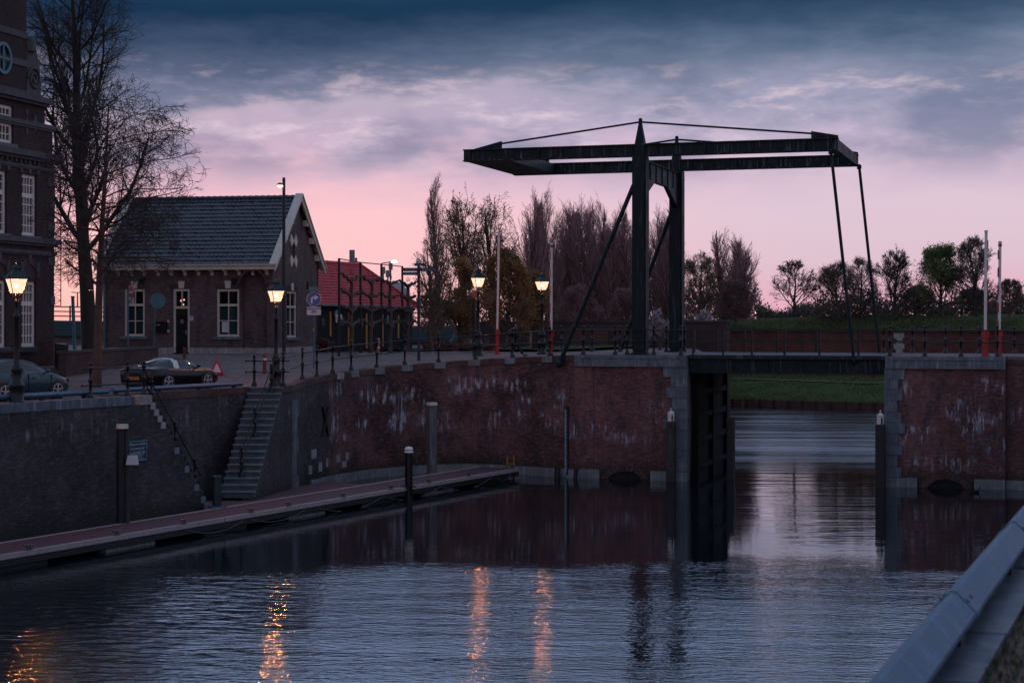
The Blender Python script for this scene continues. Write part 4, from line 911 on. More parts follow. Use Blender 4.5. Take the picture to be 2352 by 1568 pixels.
m = MB(); m.wall(TF, 0, 16, -.6, s1, .4, ops0 + ops1); m.wall(TF, .15, 16, s1, s2, .4, [(o[0], o[1], o[2], s2) for o in ops2 if o[2] < s2]); m.wall(TF, sa, 16, s2, s3, .4, [(o[0], o[1], s2, o[3]) for o in ops2])
rw = bp(10, 135); m.wall(TF, ga, 9, s3, gz, .4, [])
m.box(0, 16, 8, 8.4, -.6, s3, TF); m.box(0, .4, .4, 8, -.6, s1, TF); m.box(sa, sa + .4, .4, 8, s1, s3, TF); m.box(15.6, 16, .4, 8, -.6, s3, TF)
m.build('wall', M['hall'], hall)
m = MB(); m.prism([(-.2, s3), (8.6, s3), (4.2, s3 + 5.0)], sa + .4, 15.9, Fr((BO.x, BO.y, BB), (*bn, 0), (*bu, 0))); m.build('roof', M['tile'], hall)
m = MB(); m.box(.5, 15.5, 1.2, 1.3, 0, s3 - .1, TF); m.build('interior', mat('hall_interior', (.02, .022, .022), .9), hall)
for z_, hh, pr, aa in ((s1, .30, .38, -.25), (bp(128, 557)[1], .26, .30, -.22), (s0, .16, .14, -.08), (bp(122, 392)[1], .14, .10, -.06), (s3, .28, .36, sa - .25), (s2 - .05, .22, .12, .0), (.75, .16, .12, -.08)):
    m = MB(); m.box(aa, 16, -pr, .02, z_ - hh * .5, z_ + hh * .5, TF); m.box(aa + .1, 16, -pr * .55, .0, z_ - hh, z_ - hh * .5 - .002, TF); m.build('cornice', M['hallstone'], hall)
for k in range(18):
    m = MB(); a = .25 + k * .42; m.box(a, a + .18, -.10, .02, bp(122, 385)[1], bp(122, 371)[1], TF); m.build('frieze_block', M['hallstone'], hall)
for i, ops in enumerate((ops0, ops1)):
    for a0, a1, c0, c1 in ops[:4]:
        window(hall, TF, (a0, a1, c0, c1), .12, 4, ((.66, .22), (.83, .05), (.17, .05), (.34, .05), (.51, .05)), .17, True, None, None, M['white'], .06)
        am = (a0 + a1) / 2
        if i == 0:
            m = MB(); r = (a1 - a0) / 2; n = 12
            for k in range(n):
                t0, t1 = math.pi * k / n, math.pi * (k + 1) / n
                m.prism([(am - math.cos(t) * q_, c1 + .15 + math.sin(t) * q_) for t, q_ in ((t0, r), (t0, r + .34), (t1, r + .34), (t1, r))], -.06, .02, TF)
            m.build('window_arch', M['qb_edge'], hall)
            m = MB(); m.prism([(am - math.cos(math.pi * k / n) * r, c1 + .15 + math.sin(math.pi * k / n) * r) for k in range(n + 1)], -.012, .02, TF); m.build('tympanum', mat('plum_panel', (.05, .022, .032), .8, 0, .4, 4), hall)
            for q_ in (-1, 0, 1):
                m = MB(); x_, z_ = am + q_ * (r + .18) * .8, c1 + .15 + (r + .2 if q_ == 0 else (r + .1) * .62); m.prism([(x_ - .11, z_ - .15), (x_ + .11, z_ - .15), (x_ + .15 + q_ * .1, z_ + .32), (x_ - .15 + q_ * .1, z_ + .32)], -.10, .02, TF); m.build('arch_stone', M['hallstone'], hall)
        else:
            for q_ in (-1, 0, 1):
                m = MB(); x_ = am + q_ * .75; m.prism([(x_ - .11, c1 + .05), (x_ + .11, c1 + .05), (x_ + .16 + q_ * .1, c1 + .55), (x_ - .16 + q_ * .1, c1 + .55)], -.06, .02, TF); m.build('lintel_stone', M['hallstone'], hall)
for a0, a1, c0, c1 in ops2[:3]: window(hall, TF, (a0, a1, c0, c1), .12, 3, ((.5, .2), (.25, .05), (.75, .05)), .17, True, None, None, M['white'], .06)
m = MB(); n = 20; r_ = .72
rows = [[TF(rw[0] + .2 + r_ * q_ * math.cos(6.28319 * k / n), b_, rw[1] + r_ * 1.1 * q_ * math.sin(6.28319 * k / n)) for k in range(n)] for q_, b_ in ((1, -.02), (1, -.12), (.8, -.12), (.8, -.02))]
m.grid(rows, 0, False, True); m.box(rw[0] + .15, rw[0] + .25, -.1, -.03, rw[1] - r_, rw[1] + r_, TF); m.box(rw[0] + .2 - r_ * .85, rw[0] + .2 + r_ * .85, -.1, -.03, rw[1] - .05, rw[1] + .05, TF); ro = m.build('round_window', M['greyback'], hall)
m = MB(); m.face([TF(rw[0] + .2 + r_ * .82 * math.cos(6.28319 * k / n), -.025, rw[1] + r_ * .9 * math.sin(6.28319 * k / n)) for k in range(n)]); m.build('pane', M['glass'], ro)
for y in (80, 145, 215):
    m = MB(); c_ = bp(50, y)[1]; m.box(ga - .05, ga + 3, -.06, .02, c_ - .16, c_ + .16, TF); m.build('stone_band', M['hallstone'], hall)
m = MB(); vz0, vz1 = s3 + .15, bp(70, 85)[1]; va = bp(93, 0)[0]
pts = [(ga, vz0), (va, vz0), (va - .02, vz0 + .9)] + [(va + .05 + (ga - va) * (1 - math.cos(math.pi / 2 * k / 8)), vz0 + .9 + (vz1 - vz0 - .9) * math.sin(math.pi / 2 * k / 8)) for k in range(9)]
m.prism(pts, -.02, .45, TF)
cen = ((ga + va) / 2, vz0 + .85)
for k in range(30):
    t0, t1 = k * .42, (k + 1) * .42; q_ = lambda t: (cen[0] + (.62 - .042 * t) * math.cos(t), cen[1] + (.62 - .042 * t) * math.sin(t)); A, B = q_(t0), q_(t1)
    m.tube(TF(A[0], -.05, A[1]), TF(B[0], -.05, B[1]), .07, n=6)
m.build('volute', M['hallstone'], hall)
m = MB(); m.lathe([(.3, bp(65, 100)[1] - .4), (.36, bp(65, 100)[1]), (.2, bp(65, 100)[1] + .3)], 10, Fr((*(BO + bu * (ga - .3)), BB), (1, 0, 0), (0, 1, 0))); m.build('finial', M['hallstone'], hall)
for (x, y, w_, h_) in ((80, 283, .55, .25), (80, 283, .22, .8), (61, 280, .2, .3), (61, 302, .2, .3), (61, 258, .2, .3)):
    a, c = bp(x, y); m = MB(); m.box(a - w_ / 2, a + w_ / 2, -.04 - .01 * h_, .02, c - h_ / 2, c + h_ / 2, TF); m.build('stone_ornament', M['hallstone'], hall)
for y in (420, 470, 520, 600, 690, 810): a, c = bp(118, y); m = MB(); m.box(-.03, .42 if y % 20 else .62, -.04, .3, c - .2, c + .2, TF); m.build('quoin', M['hallstone'], hall)

# ---------------------------------------------------------------- low garden wall and gate pier
gw_ = thing('garden_wall', 'low mossy brick wall below the house behind the big bare tree', 'wall', (-20, 84, 5.4))
g0, g1 = XY(152, 78), XY(364, 93); d_ = (g1 - g0); L_ = d_.length; d_.normalize(); F = Fr((g0.x, g0.y, 0), (*d_, 0), (-d_.y, d_.x, 0))
m = MB(); m.box(0, L_, 0, .35, 5, 6.20, F); m.build('brick_wall', M['wallbrick'], gw_); m = MB(); m.box(-.05, L_ + .05, -.05, .42, 6.205, 6.32, F); m.build('coping', mat('mossy_stone', (.05, .055, .05), .9, 0, .5, 3), gw_)
m = MB(); p0_ = XY(122, 86); F = Fr((p0_.x, p0_.y, 0), (*d_, 0), (-d_.y, d_.x, 0)); m.box(0, 1.0, 0, .8, 5, zat(783, 86), F); tag(m.build('gate_pier', M['wallbrick']), 'dark brick gate pier between the tall brick building and the garden wall', 'pillar')
m = MB(); pts = [XY(122, 86), XY(152, 78)]; F0 = Fr((*pts[0], 0), ((pts[1] - pts[0]).normalized().x, (pts[1] - pts[0]).normalized().y, 0), (.9, .4, 0)); m.box(1.1, 8.2, 0, .12, 5.0, 6.6, F0); tag(m.build('garden_gate', M['black']), 'black boarded gate beside the tall brick building', 'gate')
# kerb along the upper pavement
m = MB(); kp = [GP(x, y) for x, y in ((733, 817), (820, 816.5), (900, 815), (975, 813), (1060, 811.5), (1140, 811))]
for p, q_ in zip(kp, kp[1:]):
    d_ = (q_ - p); L_ = d_.xy.length; d2_ = d_.normalized(); F = Fr(p, d2_, (-d2_.y, d2_.x, 0)); n = max(1, int(L_ / 1.0))
    for k in range(n): m.box(L_ * k / n + .008, L_ * (k + 1) / n - .008, 0, .25, -.1, .13, F)
tag(m.build('kerb', M['concrete']), kind='structure')

# ---------------------------------------------------------------- red-roofed shed
so_ = Vector((-12.25, 112.0)); s_end = XY(947, 124.5); su = (s_end - so_).normalized(); SLn = (s_end - so_).length; sv = Vector((-su.y, su.x)); SB = 5.5
ShF = Fr((so_.x, so_.y, SB), (*su, 0), (*sv, 0))
def shp(x, y): a = on_line(so_, su, x); return a, zat(y, so_.y + su.y * a) - SB
shed = thing('shed', 'long black clad shed with red tiled roof and orange strips', 'shed', (*(so_ + su * 6), SB))
se = shp(800, 701)[1]; sr = shp(740, 614)[1] + .5; sd = 6.2
m = MB(); m.box(-1.5, SLn, 0, sd, -.4, se, ShF)
for k in range(54): a = -1.5 + k * (SLn + 1.5) / 54; m.box(a, a + .035, -.03, 0, -.3, se - .02, ShF)
m.build('wall', M['cladding'], shed)
ra = on_line(so_ + sv * (sd / 2), su, 826)
tiles(ShF, -1.6, lambda f: SLn + .35 + (ra - SLn - .35) * f, -.35, se - .05, sd / 2, sr, 15, .34, M['redtile'], shed, amp=.06)
tiles(Fr(ShF(SLn, sd, 0), -ShF.u, -ShF.v), 0, lambda f: SLn + 1.6, -.35, se - .05, sd / 2, sr, 6, .7, M['redtile'], shed, a0f=lambda f: (SLn - ra) * f - .35)
m = MB(); m.face([ShF(SLn + .35, -.35, se), ShF(SLn + .35, sd + .35, se), ShF(ra, sd / 2, sr)]); m.build('hip', M['redtile'], shed)
m = MB()
for k in range(30): a = -1.6 + (ra + 1.6) * k / 30; m.tube(ShF(a, sd / 2, sr + .04), ShF(a + .42, sd / 2, sr + .07), .13, .16, 8)
A_, B_ = ShF(ra, sd / 2, sr), ShF(SLn + .35, -.35, se)
for k in range(24): m.tube(A_.lerp(B_, k / 24) + Vector((0, 0, .05)), A_.lerp(B_, (k + 1) / 24) + Vector((0, 0, .07)), .15, .13, 8)
m.build('ridge', M['redtile'], shed)
m = MB(); m.box(-1.6, SLn + .4, -.42, -.30, se - .08, se + .02, ShF); m.build('gutter', M['concrete'], shed)
for x0, y0, y1 in ((758, 715, 772), (800, 718, 793), (841, 720, 800), (878, 722, 795), (914, 724, 777), (948, 727, 746)):
    a, c1 = shp(x0, y0); c0 = shp(x0, y1)[1]; m = MB(); m.box(a - .11, a + .11, -.05, -.005, max(.1, c0), c1, ShF); m.build('orange_strip', M['orange'], shed)
for x, y in ((741, 739), (786, 738), (829, 742), (902, 743), (925.6, 744), (937, 745)):
    a, c = shp(x, y); m = MB(); m.box(a - .22, a + .22, -.04, -.004, c - .25, c + .25, ShF); m.build('window', mat('pale_pane', (.10, .15, .16), .15), shed)
for x, y in ((768, 722), (887, 733)):
    a, c = shp(x, y); m = MB(); m.tube(ShF(a - .15, -.28, c), ShF(a - .15, -.24, c), .30, n=16); m.tube(ShF(a - .15, -.24, c), ShF(a - .15, 0, c), .03, n=6); m.build('round_sign', mat('pale_blue_sign', (.10, .30, .42), .5), shed)
m = MB(); m.tube(ShF(shp(720, 0)[0] + 8.5, sd, sr), ShF(shp(720, 0)[0] + 8.5, sd, sr + .5), .25, n=8); m.build('roof_vent', M['concrete'], shed)

# ---------------------------------------------------------------- far buildings, viaduct, masts
bd = thing('white_building', 'far pale flat-roofed building with antennas on its roof', 'building', P(905, 745, 210))
WFm = Fr(P(880, 745, 210), (.97, .25, 0), (-.25, .97, 0)); WFm.o.z = 5.5
q = lambda y: zat(y, 210) - 5.5
m = MB(); m.box(0, 2.7, 0, 8, 0, q(648), WFm); m.box(-2, 3.2, .6, 8, 0, q(661), WFm); m.box(-8, 4, 1.2, 8, 0, q(690), WFm); m.build('wall', mat('pale_render', (.45, .47, .52), .8, 0, .15, 1), bd)
m = MB(); m.box(.7, 1.5, -.06, 0, q(675), q(668), WFm); m.box(-6, -.3, 1.1, 1.2, q(700), q(694), WFm); m.build('window', M['carglass'], bd)
for x, y0, y1 in ((.2, 655, 612), (.75, 652, 620), (1.1, 650, 603)): m = MB(); m.tube(WFm(x, 1, q(y0)), WFm(x, 1, q(y1) - .8), .10, n=6); m.box(x - .22, x + .22, .8, 1.2, q(y1 + 16), q(y1), WFm); m.build('antenna', M['concrete'], bd)
def simple_mast(label, x, Z, y0, y1, r, nm='antenna_mast', top=None):
    p = P(x, y0, Z); m = MB(); m.tube(p, P(x, y1, Z), r, r * .8, 8)
    t_ = thing(nm, label, 'mast', p); m.build('pole', M['concrete'], t_)
    m = MB(); (top or (lambda m_: [m_.box(p.x - .22 + k, p.x + .22 + k, Z - .2, Z + .2, zat(y1 + 22, Z), zat(y1 - 18, Z)) for k in (-.35,)]))(m); m.build('antenna', M['concrete'], t_)
simple_mast('thin roof mast with a pale panel antenna above the red roof', 818, 150, 625, 592, .12)
lm = thing('lattice_mast', 'slender red lattice radio mast behind the tall brick building', 'mast', P(130, 700, 260))
Z = 260; b0, b1 = P(130, 702, Z), P(133, 395, Z)
for sx_ in (-.62, .62):
    m = MB(); m.tube(b0 + Vector((sx_, 0, 0)), b1 + Vector((sx_ * .7, 0, 0)), .085, n=5); m.build('leg', mat('mast_red', (.35, .14, .14), .6), lm)
m = MB()
for k in range(26):
    z0, z1 = b0.lerp(b1, k / 26), b0.lerp(b1, (k + 1) / 26); s_ = .62 if k % 2 else -.62; m.tube(z0 + Vector((s_, 0, 0)), z1 + Vector((-s_, 0, 0)), .04, n=4); m.tube(z0 + Vector((.6, 0, 0)), z0 - Vector((.6, 0, 0)), .04, n=4)
m.build('lattice', mat('mast_red2', (.35, .14, .14), .6), lm)
vd = thing('viaduct', 'far concrete road viaduct with teal railing behind the trees', 'viaduct', P(500, 745, 150)); vd.location.z = 5
v0, v1 = P(60, 735, 150), P(1062, 752, 150); vdv = (v1 - v0).normalized(); VF = Fr(v0, vdv, (-vdv.y, vdv.x, 0)); VL = (v1 - v0).length
m = MB(); m.box(0, VL, 0, 8, -1.3, .0, VF); m.build('deck', mat('viaduct_edge', (.02, .055, .065), .7), vd)
m = MB(); m.box(0, VL, .8, 7, -3.2, -1.3, VF); m.build('abutment_wall', M['concrete'], vd)
for z_ in (.35, .75, 1.15): m = MB(); m.box(0, VL, .1, .16, z_, z_ + .10, VF); m.build('rail', mat('teal_rail', (.02, .10, .115), .5), vd)
for k in range(21): m = MB(); a = VL * k / 20; m.box(a - .06, a + .06, .05, .2, 0, 1.3, VF); m.build('railing_post', mat('teal_rail', (.02, .10, .115), .5), vd)
rmp = thing('stair_ramp', 'grey ramp stair leaning against the far viaduct right of the signpost', 'stair', P(1040, 770, 138))
m = MB(); pr = [P(1033, 783, 138), P(1057, 733, 138)]
for b_ in (0, 2.4):
    m = MB(); o = Vector((.3 * b_, b_, 0)); m.grid([[pr[0] + o, pr[0] + o + Vector((.5, 0, -.6))], [pr[1] + o, pr[1] + o + Vector((.5, 0, -.9))]], 0, False); m.build('stringer', mat('ramp_steel', (.10, .17, .21), .5), rmp)
for k in range(9): m = MB(); c_ = pr[0].lerp(pr[1], k / 9); m.box(c_.x, c_.x + .7, c_.y, c_.y + 2.5, c_.z - .5, c_.z - .42); m.build('step', M['concrete'], rmp)
# brick wall and verge behind the bridge approach, rampart wall across the canal
ow_ = thing('outer_wall', 'long low dark brick wall behind the barrier and the walking person', 'wall', P(1300, 800, 128))
w0, w1 = XY(1085, 132), XY(1668, 118); d_ = (w1 - w0).normalized(); F = Fr((*w0, 0), (*d_, 0), (-d_.y, d_.x, 0)); L_ = (w1 - w0).length
m = MB(); m.box(0, L_, 0, .5, -1, 7.62, F); m.build('brick_wall', M['wallbrick'], ow_); m = MB(); m.box(-.05, L_ + .05, -.06, .56, 7.62, 7.74, F); m.build('coping', mat('wall_cap', (.06, .04, .045), .85), ow_)
for x in (1320, 1376): a = on_line(w0, d_, x); m = MB(); m.box(a - .8, a + .8, -.04, .0, 5.6, 7.1, F); m.build('rusty_door', mat('rust_panel', (.12, .045, .03), .8), ow_)
m = MB(); rows = []
for f in range(7): rows.append([tuple((w0 + d_ * (L_ * k / 24) + Vector((d_.y, -d_.x)) * (.1 + f * 2.2)).to_3d() + Vector((0, 0, H(*(w0 + d_ * (L_ * k / 24) + Vector((d_.y, -d_.x)) * (.1 + f * 2.2))) + .16 + .03 * math.sin(k * 2 + f)))) for k in range(19)])
m.grid(rows); tag(m.build('verge_grass', M['mound']), kind='structure')
rw_ = thing('rampart_wall', 'long rusty red citadel rampart wall across the canal', 'wall', FB(30, 13.4, 2.4))
F = Fr((*FB(0, 13.4, 0)[:2], 0), (*spd, 0), (*spn, 0)); m = MB(); m.box(-22, SL + 60, 0, .6, 1.8, 6.75, F); m.build('brick_wall', M['rampart'], rw_)
m = MB(); m.box(-22, SL + 60, -.10, .7, 6.75, 6.95, F); m.build('coping', M['wallbrick'], rw_)
a = on_line(Vector(FB(0, 13.4, 0)[:2]), spd, 2068)
for k in range(9):
    m = MB(); w_ = .38 if k % 2 else .60; m.box(a - w_, a + w_ * .7, -.16 - .02 * (k % 2), .1, 2.2 + k * .5, 2.2 + (k + 1) * .5 - .015, F); m.build('quoin', M['paleston'], rw_)
pm = MB(); pr_n = random.Random(6); pc = [(a_, 7.6 + .5 * math.sin(a_ * .23) + pr_n.uniform(-.08, .08)) for a_ in np.linspace(0, 48, 60)]
zf = lambda b_: np.interp(b_, (.1, 1.5, 4, 6.5, 9, 13.2), (.72, .95, 1.5, 2.0, 2.3, 2.55)) + .14
pm.grid([[FB(a_, b_ + w_, zf(b_ + w_)) for a_, b_ in pc] for w_ in (-.28, .28)]); tag(pm.build('path', mat('trodden_path', (.16, .13, .10), .95, 0, .5, 2)), kind='structure')
sp = thing('sheet_piling', 'low rusty sheet piling along the grassy far bank', 'sheet piling', FB(20, 0, 0))
F = Fr((*FB(0, 0, 0)[:2], 0), (*spd, 0), (*spn, 0)); rustm = mat('rusty_pile', (.085, .030, .030), .8, 0, .5, 2.0, streak=.2)
for k in range(52):
    a = -4 + k * 1.35; m = MB(); m.prism([(a + .01, 0), (a + .2, -.22), (a + .95, -.22), (a + 1.15, 0), (a + 1.34, 0), (a + 1.34, .12), (a + .01, .12)], -1.2, .74, Fr((*FB(0, 0, 0)[:2], 0), (*spd, 0), (0, 0, 1), (*spn, 0))); m.build('sheet_pile', rustm, sp)
# ---------------------------------------------------------------- street lanterns
def make_lantern(loc, label, sc=1.0, rz=.4):
    o = thing('street_lantern', label, 'street lamp', (0, 0, 0), 'old cast iron street lanterns')
    m = MB(); m.lathe([(.30, 0), (.30, .10), (.24, .14), (.24, .55), (.27, .58), (.27, .64), (.19, .70), (.155, 1.05), (.19, 1.10), (.19, 1.16), (.12, 1.25), (.085, 1.5), (.075, 2.75), (.11, 2.80), (.11, 2.88), (.065, 2.95), (.05, 3.28), (.085, 3.32), (.04, 3.38)], 12)
    m.build('post', M['black'], o)
    m = MB(); m.tube((-.38, 0, 2.62), (.38, 0, 2.62), .018, n=6) if False else None
    m = MB()
    for k in range(4):
        c, s_ = math.cos(k * 1.5708), math.sin(k * 1.5708)
        pts = [(.03 * c, .03 * s_, 3.34), (.11 * c, .11 * s_, 3.42), (.10 * c, .10 * s_, 3.52), (.155 * c, .155 * s_, 3.60)]; m.path(pts, .014, 6)
    m.build('yoke', M['black'], o)
    zb, zt, rb, rt = 3.60, 4.06, .215, .40
    q = lambda r, z: [(r * math.cos(k * 1.5708 + .7854), r * math.sin(k * 1.5708 + .7854), z) for k in range(4)]
    m = MB(); m.grid([q(rb, zb), q(rt, zt)], 0, False, True); m.face(q(rb, zb)); m.build('lantern_glass', M['lantern'], o)
    m = MB(); A, B = q(rb + .01, zb - .01), q(rt + .01, zt + .01)
    for k in range(4): m.tube(A[k], B[k], .014, n=6); m.tube(A[k], A[(k + 1) % 4], .014, n=6); m.tube(B[k], B[(k + 1) % 4], .018, n=6)
    m.build('lantern_frame', M['black'], o)
    m = MB(); m.grid([q(rt + .07, zt), q(rt + .07, zt + .04), q(.22, zt + .25), q(.17, zt + .27), q(.17, zt + .34), q(.20, zt + .36), q(.08, zt + .46), q(.05, zt + .50)], 0, False, True); m.ball((0, 0, zt + .55), .06, 8)
    for k in range(4): c, s_ = math.cos(k * 1.5708 + .7854), math.sin(k * 1.5708 + .7854); m.lathe([(.03, 0), (.035, .05), (.005, .12)], 6, Fr(((rt + .06) * c, (rt + .06) * s_, zt + .04), (1, 0, 0), (0, 1, 0)))
    m.build('lantern_roof', M['copper'], o)
    m = MB(); m.ball((0, 0, 3.84), .045, 8, sz=1.3); m.build('bulb', M['bulb'], o)
    ld_ = bpy.data.lights.new('lamp_light', 'POINT'); ld_.energy = 110; ld_.color = (1, .42, .14); ld_.shadow_soft_size = .07; lo_ = bpy.data.objects.new('lamp_light', ld_); C.objects.link(lo_); lo_.parent = o; lo_.location = (0, 0, 3.84)
    o.location = loc; o.rotation_euler.z = rz; o.scale = (sc, sc, sc); return o
def lp(x, Z, ytop):
    p = AT(x, Z); return p, (zat(ytop, Z) - p.z) / 4.66
p, s_ = lp(38, 58.9, 598); lan = make_lantern(p, 'street lantern in front of the blue hatchback beside the tall brick building', s_, .55)
p, s_ = lp(634, 75.5, 636); lan2 = again(lan, p, 'street lantern at the head of the stone stair in front of the house', .50, s_)
for l_ in (lan, lan2):
    for c_ in l_.children:
        if c_.name.startswith('bulb'): c_.material_slots[0].link = 'OBJECT'; c_.material_slots[0].material = M['bulb_near']
def plain_bulb(l_):
    for c_ in l_.children:
        if c_.name.startswith('bulb'): c_.material_slots[0].link = 'DATA'
p, s_ = lp(1098, 93.3, 612); l3_ = again(lan, p, 'street lantern beside the orange signal box left of the first barrier', .42, s_)
plain_bulb(l3_)
p, s_ = lp(1245, 98, 622); l4_ = again(lan, p, 'street lantern behind the second barrier next to the dark litter bin', .62, s_); plain_bulb(l4_)

# ---------------------------------------------------------------- iron railings
def post_mesh(h):
    m = MB(); k = h / 1.3
    m.lathe([(.12, 0), (.12, .10 * k), (.085, .13 * k), (.075, .17 * k), (.055, .22 * k), (.05, .56 * k), (.085, .58 * k), (.085, .68 * k), (.05, .70 * k), (.045, 1.02 * k), (.08, 1.04 * k), (.08, 1.13 * k), (.05, 1.15 * k), (.05, 1.17 * k)], 10)
    m.ball((0, 0, 1.235 * k), .075, 10); return m
def railing(label, pts, hs=(1.06, .60), h=1.3, r=.026, ext=(0, 0), group='black iron railings with ball-topped posts', knob=False):
    """pts: post feet; two rails from post to post"""
    o = thing('railing', label, 'railing', pts[0], group); first = None
    for p in pts:
        if first is None:
            first = post_mesh(h).build('railing_post', M['black']); first.location = (0, 0, 0); first.parent = o; first.location = Vector(p) - o.location
        else:
            c = first.copy(); C.objects.link(c); c.parent = o; c.location = Vector(p) - o.location
    for f in hs:
        q = [Vector(p) + Vector((0, 0, f)) for p in pts]
        if ext[0]: q = [q[0] + (q[0] - q[1]).normalized() * ext[0]] + q
        if ext[1]: q = q + [q[-1] + (q[-1] - q[-2]).normalized() * ext[1]]
        m = MB(); m.path(q, r, 8)
        if knob: m.ball(q[0], .05, 8)
        m.build('rail', M['black'], o)
    return o
wp = lambda x, dz=.012: (lambda pF: pF[1](0, .16, pF[0].z + dz))(WF(x))
up = lambda x, y, dz=0: GP(x, y)
pr_ = [(TR.x + .0, TR.y + .9, QZ), (TR.x + .2, TR.y + 2.0, QZ + .01)]
rail_pts = [Vector((TR.x + .02, TR.y + .55, QZ))] + [wp(x, 0.01 if x > 760 else -.02) for x in (702, 735, 771, 813, 870.7, 934, 1009, 1090, 1173, 1258)]
railing('curved black street railing along the quay wall up to the bridge', rail_pts, hs=(1.22, .66), h=1.48, ext=(.5, .0))
ab_pts = [BR(tx(x, .12), .12, BZ + .01) for x in (1258 + 35, 1340, 1413, 1440, 1502, 1564)]
railing('black bridge railing on the left abutment in front of the near pylon', [wp(1258)] + ab_pts[1:], hs=(1.20, .64), h=1.42)
railing('black bridge railing on the far side behind the left abutment', [BR(tx(x, BW - .3), BW - .3, BZ + .01) for x in (1290, 1360, 1424, 1480, 1530, 1572)], hs=(1.18, .62), h=1.40)
railing('black bridge railing on the right abutment beside the red barrier bases', [BR(tx(x, .15), .15, BZ + .01) for x in (2044, 2124, 2207, 2291)] + [rq[1] + Vector((.1, .4, 0)), rq[2] + Vector((.3, .5, 0))], hs=(1.20, .64), h=1.42)
railing('black bridge railing on the far side behind the right abutment', [BR(tx(x, BW - .4), BW - .4, BZ + .01) for x in (2030, 2096, 2172, 2250, 2330, 2420)], hs=(1.18, .62), h=1.36)
railing('short black railing left of the stair around the quay steps', [(*LQ(on_line(P0 + N_ * .3, E_, 208), .3), QZ), (*LQ(on_line(P0 + N_ * .3, E_, 293), .3), QZ), (*LQ(A1 - .05, .25), QZ + .0)], hs=(1.05, .45), h=1.28, ext=(.45, 0), knob=True)
railing('small black railing piece with two rails between the stair head and the bollard', [(TL.x + .12, TL.y + .7, QZ), (TL.x + 1.0, TL.y + .75, QZ)], hs=(1.08, .60), h=1.33, ext=(.35, .6), knob=True)
def on_stepsL(k): a = A1 + run * k; return Vector((*LQ(a - .06, .22), QZ - RISE * k - .03))
railing('black handrail descending the left flight of the quay steps', [on_stepsL(2), on_stepsL(9), on_stepsL(15)], hs=(1.0, .52), h=1.22, ext=(.9, .55), knob=True)
def on_stepsR(k, f): q = TL + G_ * (run2 * k - .10); return Vector((q.x + f, q.y, QZ - RISE * k))
railing('black handrail down the middle of the stone stair with two sloping rails', [on_stepsR(1, .98), on_stepsR(8, .80), on_stepsR(14, .68)], hs=(1.02, .55), h=1.22, ext=(.55, .5), knob=True)

# ---------------------------------------------------------------- steel guard beams (square tube set on edge)
def guard(label, p0, p1, half, zc, posts, zg, seams=()):
    p0, p1 = Vector(p0), Vector(p1); d = (p1 - p0).normalized(); nn = Vector((-d.y, d.x)); L = (p1 - p0).length
    F = Fr((p0.x, p0.y, zc), (d.x, d.y, 0), (nn.x, nn.y, 0)); o = thing('guard_beam', label, 'guard rail', F(L / 2, 0, zg - zc), 'galvanised guard beams along the quays')
    cuts = [0] + list(seams) + [L]; ch = .012
    prof = [(half, -ch), (half, ch), (ch, half), (-ch, half), (-half, ch), (-half, -ch), (-ch, -half), (ch, -half)]
    for a, b_ in zip(cuts, cuts[1:]):
        m = MB(); rows = [[F(x, y, z) for y, z in prof] for x in (a + .004, b_ - .004)]; m.grid(rows, 0, False, True); m.face(rows[0][::-1]); m.face(rows[1]); m.build('beam', M['steel'], o)
    for a in cuts[1:-1]:
        m = MB(); k_ = 1.06; pr2 = [(y * k_, z * k_) for y, z in prof]; m.grid([[F(x, y, z) for y, z in pr2] for x in (a - .11, a + .11)], 0, False, True)
        for q_ in ((0, 2), (0, 3)): pass
        m.grid([[F(a - .11, y, z) for y, z in pr2], [F(a - .11, y, z) for y, z in prof]], 0, False, True); m.grid([[F(a + .11, y, z) for y, z in pr2], [F(a + .11, y, z) for y, z in prof]], 0, False, True); m.build('joint_sleeve', M['steel'], o)
        for x_ in (-.07, .07):
            for sg_ in (-1, 1):
                c_ = F(a + x_, sg_ * half * .53, half * .53); m = MB(); m.tube(c_, c_ + (F(0, sg_ * .012, .012) - F(0, 0, 0)), .012, n=6); m.build('bolt', M['cleat'], o)
    for a in posts: m = MB(); m.box(a - .07, a + .07, -.06, .06, zg - zc - .1, -half * .55, F); m.build('beam_post', M['black'], o)
    return o
b0, b1 = LQ(-20, .55), LQ(on_line(P0 + N_ * .55, E_, 249), .55)
guard('long guard beam at the far left edge in front of the blue hatchback', b0, b1, .095, 5.06, [12, 15, 18, 20.2, 22.6, 24.8], 4.8, (6, 12.02, 18.03))
q0, q1 = LQ(on_line(P0 + N_ * 2.1, E_, 258), 2.1), LQ(on_line(P0 + N_ * 2.1, E_, 556), 2.1)
L_ = (q1 - q0).length; guard('guard beam in front of the dark sports car above the stair recess', q0, q1, .095, 5.0, [.2, 2.8, 5.4, L_ - .6], 4.7, (5.0,))
